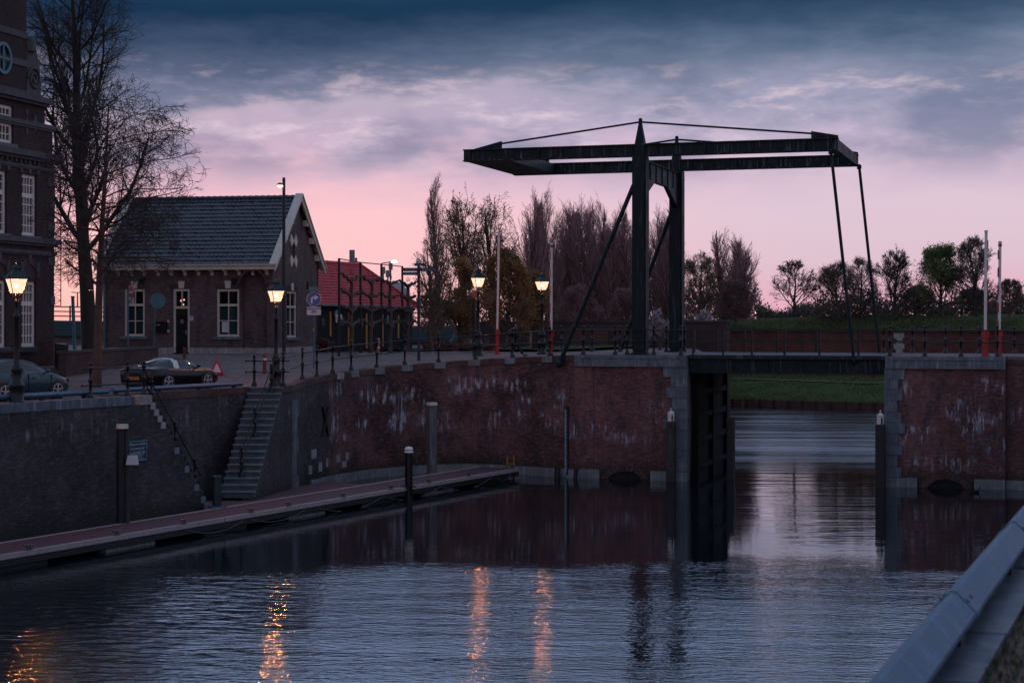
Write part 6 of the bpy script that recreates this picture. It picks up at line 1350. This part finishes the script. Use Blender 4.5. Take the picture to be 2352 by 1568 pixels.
# ---------------------------------------------------------------- trees
def np_mesh(name, V, Fq, mt, parent, nv=4, smooth=True):
    me = bpy.data.meshes.new(name); V = np.asarray(V, dtype=np.float32); Fq = np.asarray(Fq, dtype=np.int32)
    me.vertices.add(len(V)); me.vertices.foreach_set('co', V.ravel()); me.loops.add(Fq.size); me.loops.foreach_set('vertex_index', Fq.ravel())
    me.polygons.add(len(Fq)); me.polygons.foreach_set('loop_start', np.arange(0, Fq.size, nv, dtype=np.int32)); me.polygons.foreach_set('loop_total', np.full(len(Fq), nv, dtype=np.int32))
    me.polygons.foreach_set('use_smooth', np.full(len(Fq), smooth)); me.update(calc_edges=True); me.materials.append(mt)
    o = bpy.data.objects.new(name, me); C.objects.link(o); o.parent = parent; return o
def tubes_np(segs, n):
    S = np.array(segs, dtype=np.float64); p0, p1, r0, r1 = S[:, 0:3], S[:, 3:6], S[:, 6], S[:, 7]
    d = p1 - p0; d /= np.linalg.norm(d, axis=1, keepdims=True) + 1e-9
    up = np.where(np.abs(d[:, 2:3]) < .9, np.array([[0, 0, 1.0]]), np.array([[1.0, 0, 0]])); x = np.cross(d, up); x /= np.linalg.norm(x, axis=1, keepdims=True) + 1e-9; y = np.cross(d, x)
    a = np.arange(n) * 2 * np.pi / n; c, s_ = np.cos(a)[None, :, None], np.sin(a)[None, :, None]
    ring = x[:, None, :] * c + y[:, None, :] * s_
    A = p0[:, None, :] + ring * r0[:, None, None]; B = p1[:, None, :] + ring * r1[:, None, None]
    V = np.concatenate([A, B], 1).reshape(-1, 3); base = (np.arange(len(S)) * 2 * n)[:, None]; k = np.arange(n)[None, :]; k2 = (k + 1) % n
    return V, np.stack([base + k, base + k2, base + n + k2, base + n + k], 2).reshape(-1, 4)
def leaves_np(tips, per, size, spread, rng):
    T = np.repeat(np.array(tips), per, 0); N = len(T); c = T + rng.normal(0, spread, (N, 3))
    u = rng.normal(0, 1, (N, 3)); u /= np.linalg.norm(u, axis=1, keepdims=True); w = rng.normal(0, 1, (N, 3)); v = np.cross(u, w); v /= np.linalg.norm(v, axis=1, keepdims=True)
    s_ = (size * rng.uniform(.6, 1.4, (N, 1)))
    V = np.stack([c - u * s_, c + v * s_ * .55, c + u * s_, c - v * s_ * .55], 1).reshape(-1, 3); return V, np.arange(N * 4).reshape(-1, 4)
def grow(seed, H, trunk_r, spec, env, bend=.0, limbs=None, first=.25, tw_min=.008, lean=(0, 0), kr=(.66, 1.14)):
    """spec: per level dict n, len, ang, up, seg; env(x, y, z) -> True inside the crown"""
    rg = random.Random(seed); big, small, tips = [], [], []
    def branch(p, d, L, r, lv):
        ke = rg.uniform(*kr) if lv > 0 else 1; kz = rg.uniform(.94, 1.04); sp = spec[min(lv, len(spec) - 1)]; ns = sp.get('seg', 4); pts = [p]; dd = d.copy(); step = L / ns; alive = True
        for i in range(ns):
            dd = dd + Vector((rg.gauss(0, 1), rg.gauss(0, 1), rg.gauss(0, 1))) * sp.get('wob', .12) + Vector((0, 0, sp.get('up', .05)))
            dd.normalize(); q = pts[-1] + dd * step
            if lv > 0 and not env(q.x / ke, q.y / ke, q.z / kz): alive = False; break
            pts.append(q)
        n = len(pts) - 1
        if n < 1: tips.append(tuple(p)); return
        rend = max(tw_min * .7, r * sp.get('taper', .35))
        for i in range(n):
            a, b_ = r + (rend - r) * i / ns, r + (rend - r) * (i + 1) / ns; (big if lv <= 1 else small).append((*pts[i], *pts[i + 1], a, b_))
        if lv + 1 >= len(spec):
            tips.append(tuple(pts[-1])); tips.append(tuple(pts[len(pts) // 2])); return
        nx = spec[lv + 1]; cnt = nx['n'] if isinstance(nx['n'], int) else rg.randint(*nx['n'])
        f0 = nx.get('from', .2)
        for c_ in range(cnt):
            f = f0 + (1 - f0) * (c_ + rg.random()) / cnt; i = min(n - 1, int(f * n)); fr = min(1, f * n - i); o = pts[i].lerp(pts[i + 1], fr)
            ax = (pts[i + 1] - pts[i]).normalized(); per = ax.orthogonal().normalized(); per.rotate(Matrix.Rotation(rg.uniform(0, 6.283) if not nx.get('spiral') else c_ * 2.4 + rg.uniform(-.4, .4), 3, ax)) if True else None
            an = R(rg.uniform(*nx['ang'])); nd = ax * math.cos(an) + per * math.sin(an)
            ll = nx['len'] if not isinstance(nx['len'], tuple) else rg.uniform(*nx['len']); ll = ll * (1 - nx.get('short', .5) * f) if nx.get('abs') else L * ll * (1 - nx.get('short', .3) * f)
            rr_ = max(tw_min, (r + (rend - r) * f) * nx.get('rad', .5)); branch(o, nd, ll, rr_, lv + 1)
        if lv > 0: tips.append(tuple(pts[-1]))
    branch(Vector((0, 0, 0)), Vector((lean[0], lean[1], 1)).normalized(), H, trunk_r, 0)
    return big, small, tips
def ell(cx, cy, cz, rx, ry, rz, jag=.12):
    return lambda x, y, z: ((x - cx) / rx) ** 2 + ((y - cy) / ry) ** 2 + ((z - cz) / rz) ** 2 < 1 + jag * math.sin(x * 2.3 + z * 1.9) * math.cos(y * 2.1 + z) + jag * math.sin(z * 4.1 + x * 3)
def make_tree(label, loc, data, bark, twig, leaf=None, per=2, lsize=.06, spread=.1, name='bare_tree', sc=1.0, group=None, seed=1, sides=4, cat='tree'):
    big, small, tips = data; o = thing(name, label, cat, loc, group); o.scale = (sc, sc, sc) if not isinstance(sc, tuple) else sc
    V, Fc = tubes_np(big, 8); np_mesh('trunk', V, Fc, bark, o)
    V, Fc = tubes_np(small, 3 if sides < 4 else 4); cr = np_mesh('crown', V, Fc, twig, o)
    if leaf:
        rng = np.random.default_rng(seed); V, Fc = leaves_np(tips, per, lsize, spread, rng); np_mesh('foliage', V, Fc, leaf, o, smooth=False)
    return o
bark = mat('bark', (.045, .036, .032), .9, 0, .5, 5, .02); twig_far = mat('twigs_grey', (.10, .075, .078), .9, 0, .3, 3); twig = mat('twigs_dark', (.042, .034, .035), .9, 0, .3, 5)
bark2 = mat('bark_brown', (.10, .065, .052), .9, 0, .5, 4); twig2 = mat('twigs_brown', (.19, .125, .10), .9, 0, .3, 3); twigp = mat('twigs_plum', (.42, .225, .235), .9, 0, .35, .8)
def leafmat(name, a, b_):
    m, t, bs = newmat(name); pos = t.n('ShaderNodeNewGeometry').outputs['Position']; t.set(bs.inputs['Base Color'], t.mix(t.sstep(t.noise(pos, .7, 3.0), .35, .65), a, b_)); bs.inputs['Roughness'].default_value = .8
    tl = t.n('ShaderNodeBsdfTranslucent', Color=t.mix(t.sstep(t.noise(pos, .7, 3.0), .35, .65), a, b_)); mx = t.n('ShaderNodeMixShader', i0=.35, i1=bs.outputs[0], i2=tl.outputs[0]); t.t.links.new(mx.outputs[0], t.t.nodes['Material Output'].inputs[0]); return m
lf_bud = leafmat('bud_leaf', (.14, .10, .05), (.09, .095, .04)); lf_ochre = leafmat('ochre_leaf', (.36, .18, .075), (.20, .12, .05)); lf_green = leafmat('green_leaf', (.13, .20, .06), (.09, .13, .045))
lf_plum = leafmat('plum_bud', (.22, .12, .125), (.16, .10, .085)); lf_white = leafmat('blossom', (.55, .50, .52), (.42, .36, .40)); lf_dark = leafmat('dark_leaf', (.11, .088, .062), (.08, .06, .048)); lf_und = leafmat('undergrowth_leaf', (.13, .10, .075), (.085, .068, .055)); lf_beech = leafmat('beech_leaf', (.26, .085, .07), (.14, .05, .05))

# the tall bare tree at the left and the slimmer one before it
zt_ = 19.8
d_ = grow(11, 20.5, .47, [dict(seg=12, wob=.022, up=.06, taper=.16), dict(n=25, len=(8.0, 10.4), abs=True, short=.34, ang=(26, 56), up=.09, wob=.10, seg=9, rad=.46, spiral=True, **{'from': .24}), dict(n=15, len=.46, ang=(24, 58), up=.03, wob=.14, seg=5, rad=.5, short=.45, **{'from': .12}),
     dict(n=8, len=.52, ang=(22, 58), up=.0, wob=.17, seg=3, rad=.55, **{'from': .1}), dict(n=3, len=.6, ang=(25, 60), up=-.01, wob=.16, seg=2, rad=.6, **{'from': .15})], ell(.85, 0, 14.8, 5.5, 5.2, 10.2, .09), tw_min=.0085)
make_tree('tall wide bare tree with a thick trunk beside the tall brick building', P(206, 806, 98), d_, bark, twig, seed=2, name='bare_tree', sides=3)
d_ = grow(23, 12.0, .215, [dict(seg=10, wob=.010, up=.03, taper=.14), dict(n=30, len=(4.6, 6.0), abs=True, short=.40, ang=(55, 84), up=-.02, wob=.09, seg=8, rad=.42, spiral=True, **{'from': .34}), dict(n=14, len=.42, ang=(30, 75), up=-.10, wob=.15, seg=4, rad=.5, **{'from': .15}),
     dict(n=6, len=.55, ang=(25, 60), up=-.06, wob=.18, seg=3, rad=.55), dict(n=3, len=.6, ang=(25, 60), up=-.04, wob=.15, seg=2, rad=.6)], lambda x, y, z: z > 4.3 and ((x - 1.2) / 3.9) ** 2 + (y / 4.0) ** 2 + ((z - 8.0) / 5.8) ** 2 < 1 + .10 * math.sin(x * 3 + z * 2), tw_min=.0095, lean=(.004, 0))
make_tree('slim bare tree with drooping branches rising from the quay edge', (*GP(222, 889).xy, 4.7), d_, bark2, twig, lf_dark, 1, .022, .05, seed=3, name='bare_tree', sides=3)

# far poplars: a few builds, copied
def poplar(seed, H=17.0, wid=3.6, dens=58):
    env = lambda x, y, z: (x * x + y * y) ** .5 < wid * .5 * min(1.0, .55 + z / (H * .5)) * max(0, 1 - (min(1, z / (H * 1.02))) ** 4) ** .7 * (1 + .20 * math.sin(z * 1.7 + math.atan2(y, x) * 3 + seed))
    return grow(seed, H * .9, .30, [dict(seg=9, wob=.03, up=.05, taper=.10), dict(n=dens, len=(4.6, 7.2), abs=True, short=.50, ang=(10, 30), up=.15, wob=.06, seg=7, rad=.30, spiral=True, **{'from': .05}), dict(n=11, len=.42, ang=(8, 28), up=.13, wob=.09, seg=3, rad=.45, short=.2, **{'from': .10}), dict(n=5, len=.50, ang=(8, 30), up=.08, wob=.12, seg=2, rad=.6)], env, tw_min=.0095, kr=(.82, 1.10))
pops = []
plist = [(1216, 435, 46, 168, 'slender bare poplar standing alone left of the poplar row'), (1264, 434, 44, 176, 'bare poplar with a forked top behind the second barrier'), (1283, 446, 40, 182, 'bare poplar just right of the forked one in the row'), (1306, 478, 46, 178, 'lower bare poplar in the first dip of the poplar row'), (1342, 452, 48, 176, 'broad bare poplar in the middle of the poplar row'), (1369, 459, 40, 182, 'narrow bare poplar pressed against the broad middle poplar'), (1398, 484, 42, 176, 'short bare poplar left of the near pylon brace'), (1424, 480, 40, 184, 'pale bare poplar crossed by the near pylon brace'), (1449, 492, 44, 176, 'bare poplar half hidden by the near pylon'), (1231, 462, 40, 186, 'bare poplar close behind the lone slender one'), (1291, 462, 40, 188, 'bare poplar pressed behind the forked pair'), (1358, 472, 42, 186, 'bare poplar just behind the broad middle one'), (1412, 500, 42, 188, 'bare poplar between the short one and the pale one'), (1472, 486, 40, 186, 'bare poplar mostly hidden behind the near pylon'), (1519, 490, 40, 188, 'bare poplar in the narrow gap between the twin pylons'), (1548, 500, 36, 186, 'bare poplar peeping past the far pylon'), (1697, 566, 40, 190, 'bare poplar pressed against the rounded one on the right'), (1243, 520, 44, 190, 'low bare poplar filling the gap before the forked one'), (1324, 512, 44, 192, 'low bare poplar filling the dip left of the broad one'), (1385, 530, 44, 194, 'lowest bare poplar standing in the gap right of the narrow one'),
         (1505, 474, 42, 184, 'bare poplar seen between the two pylons on the left'), (1531, 476, 40, 178, 'bare poplar seen between the two pylons on the right'), (1662, 512, 40, 188, 'thin spiky poplar right of the far pylon'), (1684, 548, 36, 192, 'low poplar tucked between two taller ones right of the pylons'), (1711, 545, 44, 186, 'rounded bare poplar at the right end of the row')]
gnd = 6.0
for i, (x, yt, w_, Z, lab) in enumerate(plist):
    H_ = zat(yt, Z) - gnd; wpx = w_ / FPX * Z; loc = P(x, 0, Z); loc.z = gnd
    if i < 4:
        o = make_tree(lab, loc, poplar(40 + i, 17, 3.6, 52 + 4 * i), bark2, twigp, None, seed=i, name='poplar_tree', group='row of bare poplars behind the bridge', sides=3); pops.append(o)
    else: o = again(pops[i % 4], loc, lab, rz=i * 1.9)
    o.scale = (wpx / 3.6 * 2.3, wpx / 3.6 * 2.3, H_ / 16.4)
d_ = poplar(77, 17, 3.2, 46)
o = make_tree('tall pointed poplar with sparse buds at the left of the tree group', (*P(1008, 0, 150).xy, 5.7), d_, bark2, twigp, lf_bud, 1, .035, .06, seed=9, name='poplar_tree', sides=3); H_ = zat(393, 150) - 5.7; o.scale = (.95, .95, H_ / 17.0)
# leafing broad trees behind the lanterns
def broad(seed, H, rx, tr, lvl=(13, 9, 6), base=.16, upb=.10, ang=(20, 48), tw=.014, jag=.16):
    zb_ = base * H * .8
    env = lambda x, y, z: z > zb_ and (x * x + y * y) ** .5 < rx * min(1.0, .35 + ((z - zb_) / (.22 * H)) ** .6 * .7) * max(0, 1 - (max(0, z) / H) ** 3.4) ** .62 * (1 + jag * math.sin(3 * math.atan2(y, x) + z * 1.3 + seed) + jag * .7 * math.sin(z * 3.7 + x * 2))
    if base <= .10: ang = (28, 74)
    return grow(seed, H * .84, tr, [dict(seg=8, wob=.05, up=.05, taper=.12), dict(n=lvl[0], len=(max(H * .42, rx * 1.15), max(H * .58, rx * 1.45)), abs=True, short=.42, ang=ang, up=upb, wob=.10, seg=6, rad=.48, spiral=True, **{'from': base}), dict(n=lvl[1], len=.52, ang=(20, 48), up=.07, wob=.13, seg=4, rad=.5, **{'from': .2}), dict(n=lvl[2], len=.5, ang=(18, 50), up=.06, wob=.15, seg=3, rad=.55, **{'from': .2}), dict(n=3, len=.6, ang=(20, 50), up=.03, wob=.15, seg=2, rad=.6)], env, tw_min=tw)
def place(label, x, yt, wpx, Z, zg, seed, tw, leaf, per, ls, spread=.10, lvl=(13, 9, 6), base=.16, upb=.10, ang=(20, 48), bk=None, name='leafing_tree', group=None, twr=.011):
    H_ = zat(yt, Z) - zg; loc = P(x, 0, Z); loc.z = zg
    return make_tree(label, loc, broad(seed, H_, wpx / FPX * Z * .5, H_ * .020 + .05, lvl, base, upb, ang, twr), bk or bark2, tw, leaf, per, ls, spread, name, 1.0, group, seed, 3)
GT = 'leafing trees behind the lanterns'
place('tall budding tree with a dense top left of the first barrier', 1064, 430, 172, 128, 5.8, 101, twig2, lf_bud, 1, .055, .05, group=GT, ang=(14, 36), upb=.16, lvl=(20, 8, 5))
place('budding tree with a pointed crown directly behind the first barrier', 1142, 424, 150, 132, 5.8, 102, twig2, lf_bud, 1, .055, .05, group=GT, ang=(14, 38), upb=.15, lvl=(20, 8, 5))
place('loose budding tree reaching left towards the finger signpost', 1000, 522, 120, 118, 5.7, 103, twig2, lf_bud, 1, .055, .06, group=GT, lvl=(14, 7, 5))
place('rounded ochre leafed tree glowing behind the first barrier', 1160, 566, 150, 116, 5.8, 104, twig2, lf_ochre, 4, .065, .14, (20, 9, 6), .08, group=GT)
place('smaller ochre leafed tree left of the lantern and signal box', 1058, 590, 100, 119, 5.8, 105, twig2, lf_ochre, 3, .065, .14, (16, 8, 6), .10, group=GT)
place('ochre tree under the poplars between the two left barriers', 1222, 620, 84, 120, 5.8, 106, twig2, lf_ochre, 4, .07, .14, (15, 8, 6), .06, group=GT)
place('small young tree beside the finger signpost base', 993, 640, 60, 106, 5.7, 107, twig2, lf_bud, 1, .045, .05, group=GT, lvl=(12, 7, 5))
place('low brown thicket tree at the foot of the poplars', 1330, 655, 130, 150, 5.9, 108, twigp, lf_plum, 2, .06, .12, (24, 10, 6), .05, name='scrub_tree'); place('brown scrub tree behind the near pylon base', 1440, 660, 120, 152, 5.9, 109, twigp, lf_plum, 2, .06, .12, (24, 10, 6), .05, name='scrub_tree')
place('bushy bare tree just right of the far pylon', 1608, 572, 104, 168, 7.0, 110, twig2, lf_bud, 1, .05, .08, (28, 10, 6), .03, name='bare_tree'); place('low plum scrub tree at the foot of the right poplars', 1690, 640, 90, 172, 7.4, 118, twigp, lf_plum, 2, .06, .12, (24, 10, 6), .05, name='scrub_tree')
GM = 'trees on the rampart'
place('lone round bare tree on the rampart with sunset behind it', 1824, 593, 140, 172, 8.3, 111, twig_far, None, 0, 0, .1, (18, 8, 6), .08, .06, (24, 58), bark, 'bare_tree', GM, .017)
place('dense dark thicket tree left of the bridge hanger rods', 1925, 598, 130, 166, 8.2, 112, twig2, lf_dark, 1, .045, .14, (26, 9, 6), .02, name='thicket_tree', group=GM)
place('dark bushy tree between the two bridge hanger rods', 1975, 590, 110, 170, 8.2, 113, twig2, lf_dark, 1, .045, .12, (24, 9, 6), .02, name='thicket_tree', group=GM)
place('spreading budding tree right of the bridge hanger rods', 2052, 562, 118, 164, 8.2, 114, twig_far, lf_dark, 1, .04, .06, (22, 9, 6), .10, .05, (28, 60), bark, 'budding_tree', GM, .018)
place('green leafed tree in the middle of the right rampart', 2160, 552, 132, 162, 8.2, 115, twig2, lf_green, 2, .075, .16, (22, 9, 6), .08, .05, (28, 58), bark, 'green_tree', GM)
place('tall budding tree behind the white barrier on the right', 2242, 538, 132, 160, 8.2, 116, twig_far, lf_bud, 1, .045, .06, (22, 9, 6), .08, .08, (22, 52), bark, 'budding_tree', GM, .018)
place('small budding tree at the right edge of the photo', 2318, 640, 90, 158, 8.2, 117, twig2, lf_dark, 1, .05, .08, (20, 9, 6), .04, name='budding_tree', group=GM)
place('low dark bush tree under the green tree', 2110, 655, 110, 168, 8.2, 119, twig2, lf_dark, 1, .045, .14, (22, 9, 6), .02, name='thicket_tree', group=GM); place('low dark bush tree behind the right barriers', 2235, 662, 120, 168, 8.2, 120, twig2, lf_dark, 1, .045, .14, (22, 9, 6), .02, name='thicket_tree', group=GM)
place('white blossoming shrub between the twin pylons', 1516, 708, 66, 108, 5.9, 121, twig2, lf_white, 1, .035, .06, (12, 7, 4), .04, name='blossom_shrub'); place('white blossoming shrub low behind the far pylon', 1618, 712, 56, 150, 6.4, 122, twig2, lf_white, 1, .045, .08, (11, 6, 4), .04, name='blossom_shrub')
# far undergrowth along the rampart and behind the trees
rng = np.random.default_rng(4); tips = []
for x0, x1, yt, Z, zg in ((1560, 1745, 680, 200, 7.5), (1740, 1880, 714, 200, 8.0), (1880, 2260, 676, 174, 8.2), (1870, 2300, 700, 170, 8.2), (2250, 2420, 690, 175, 8.2), (960, 1200, 690, 160, 5.8), (1190, 1560, 640, 190, 5.8), (1240, 1560, 610, 192, 5.8)):
    for k in range(5200): x = rng.uniform(x0, x1); top = zat(yt + 12 * math.sin(x * .05) + rng.normal(0, 5), Z); tips.append((*XY(x, Z + rng.uniform(-4, 6)), zg + (top - zg) * rng.random() ** .8))
V, Fc = leaves_np(tips, 1, .15, .3, rng); u_ = np_mesh('undergrowth', V, Fc, lf_und, None, smooth=False); tag(u_, 'dark tangled undergrowth below the trees along the horizon', 'undergrowth', kind='stuff')
# espalier limes on a frame in front of the shed
f0, f1 = GP(779, 818), XY(1000, 126); fz = f0.z; fd = (f1 - f0.xy).normalized(); FF = Fr(f0, (*fd, 0), (-fd.y, fd.x, 0))
fr_ = thing('plant_trellis', 'tall black post and wire frame for the trained trees', 'frame', f0)
fx = [on_line(f0.xy, fd, x) for x in (779, 828, 876, 924)]
for a, yt in zip(fx, (593, 601.5, 606, 611)): p = FF(a, 0, 0); m = MB(); m.box(a - .06, a + .06, -.06, .06, -.2, zat(yt, p.y) - fz, FF); m.build('frame_post', M['black'], fr_)
for a, b_, ya, yb in zip(fx, fx[1:], (593, 601.5, 606), (601.5, 606, 611)):
    m = MB(); m.tube(FF(a, 0, zat(ya, FF(a, 0, 0).y) - fz - .03), FF(b_, 0, zat(yb, FF(b_, 0, 0).y) - fz - .03), .035, n=6); m.build('top_wire', M['black'], fr_)
rr = random.Random(12); es = ['first trained lime tree from the left on the frame', 'second trained lime tree from the left on the frame', 'third trained lime tree from the left on the frame', 'fourth trained lime tree near the signpost']
for i, (x, lab) in enumerate(zip((807, 853, 896, 937), es)):
    a = on_line(f0.xy, fd, x); p = FF(a, 0, -.1); o = thing('espalier_tree', 'knobbly ' + lab, 'tree', p, 'trained lime trees'); m = MB(); top = 4.6; q = p
    for k in range(9): q2 = p + Vector((rr.uniform(-.05, .05), 0, top * (k + 1) / 9)); m.tube(q, q2, .16 - .008 * k, .15 - .008 * k, 8, caps=k == 8); q = q2
    m.build('trunk', bark2, o); m = MB()
    hw = (fx[1] - fx[0]) * .5
    for hz_ in (1.9, 2.75, 3.6, 4.5):
        for s_ in (-1, 1):
            q = p + Vector((0, 0, hz_ - .25)); L_ = hw * rr.uniform(.9, 1.0)
            for k in range(7): t_ = (k + 1) / 7; q2 = FF(a + s_ * L_ * t_, rr.uniform(-.05, .05), hz_ - .30 + .42 * t_ ** .5 + rr.uniform(-.07, .07)); m.tube(q, q2, .085 - .006 * k, .08 - .006 * k, 6); m.ball(q2, rr.uniform(.07, .12), 6); q = q2
    for k in range(26): q = FF(a + rr.uniform(-.45, .45), rr.uniform(-.1, .1), rr.choice((2.7, 3.55, 4.6)) + .05); m.tube(q, q + Vector((rr.uniform(-.1, .1), 0, rr.uniform(.15, .4))), .012, .006, 4)
    m.build('crown', bark2, o)
# beech hedges and a shrub at the house corner
def hedge(label, x0, x1, ya, yb, dep, seed, Z=None):
    a, b_ = (GP(x0, yb), GP(x1, yb)) if Z is None else (AT(x0, Z), AT(x1, Z)); h_ = zat(ya, a.y) - a.z; rng = np.random.default_rng(seed); n = int((b_ - a).length * 260) + 250
    t_ = rng.random(n); pts = np.array([a]) + (np.array([b_]) - np.array([a])) * t_[:, None]; pts[:, 1] += rng.uniform(0, dep, n); pts[:, 2] += h_ * np.sqrt(rng.random(n)) * (1 - .08 * np.sin(t_ * 30))
    o = thing('hedge', label, 'hedge', a, 'rust brown beech hedges'); o_ = np.array(a); V, Fc = leaves_np(pts - o_, 3, .075, .05, rng); np_mesh('foliage', V, Fc, lf_beech, o, smooth=False)
    m = MB(); 
    for k in range(int(6 + (b_ - a).length * 3)): p = Vector(a).lerp(Vector(b_), k / (6 + (b_ - a).length * 3)) + Vector((0, dep * .5, 0)); m.tube(p, p + Vector((rng.normal(0, .15), 0, h_ * .85)), .02, n=4)
    m.build('stem', bark2, o)
hedge('rust brown beech hedge left of the signal post behind the kerb', 972, 1050, 791, 808.5, 1.2, 1); hedge('rust brown beech hedge right of the lantern and first barrier', 1052, 1135, 794, 808, 1.0, 2); hedge('rounded rust brown shrub at the right corner of the house', 733, 752, 782, 812, 1.0, 3, 108)
# tiny far lights on stems, glimpsed through the far trees
for i, (x, y, c_) in enumerate(((1611, 1148 / 1.633 + 8, 0), (1686, 709, 1), (1735, 719, 1))):
    p = P(x, y, 230); m = MB(); m.ball(p, .16, 8); m.tube(p - Vector((0, 0, 2.2)), p, .05, n=6, caps=True); tag(m.build('far_street_lamp', M['farlamp'] if c_ else M['farlamp']), ['tiny far light low behind the far pylon', 'tiny far light under the right poplars', 'tiny far light at the right foot of the poplars'][i], 'street lamp', 'tiny far lights')

rng = np.random.default_rng(9); T = []
for k in range(15000):
    b_ = 13 * rng.random() ** 1.6 + .12; a = rng.uniform(0, 46); f = np.interp(b_, (.1, 1.5, 4, 6.5, 9, 13.2), (.72, .95, 1.5, 2.0, 2.3, 2.55)); x, y, z = FB(a, b_, f); T.append((x, y, z, rng.uniform(.05, .16) * (1.6 if math.sin(a * .7) * math.sin(b_ * .9 + a * .2) > .45 else 1)))
for k in range(14000):
    b_ = abs(rng.normal(0, 2.4)) + 13.8; a = rng.uniform(-20, SL + 10); z = np.interp(b_, (13.6, 14.2, 16, 18, 22, 60), (6.7, 7.1, 7.8, 8.25, 8.4, 8.2)) - (.45 * max(0, 1 - max(0, a) / 12) if b_ > 15 else 0); x, y, _ = FB(a, b_, 0); T.append((x, y, z, rng.uniform(.06, .20)))
T = np.array(T); N = len(T); an = rng.uniform(0, 6.28, N); dx = np.stack([np.cos(an), np.sin(an), np.zeros(N)], 1) * (.05 + .25 * T[:, 3:4]); base = T[:, :3] - [0, 0, .05]; tip = base + np.stack([rng.normal(0, .05, N), rng.normal(0, .05, N), T[:, 3] + .05], 1)
V = np.stack([base - dx, base + dx, tip + dx * .5, tip - dx * .3], 1).reshape(-1, 3); tf = np_mesh('grass_tufts', V, np.arange(N * 4).reshape(-1, 4), leafmat('tuft_grass', (.15, .20, .07), (.10, .13, .05)), None, smooth=False); tag(tf, 'ragged grass tufts on the far bank and the rampart mound', 'grass', kind='stuff')
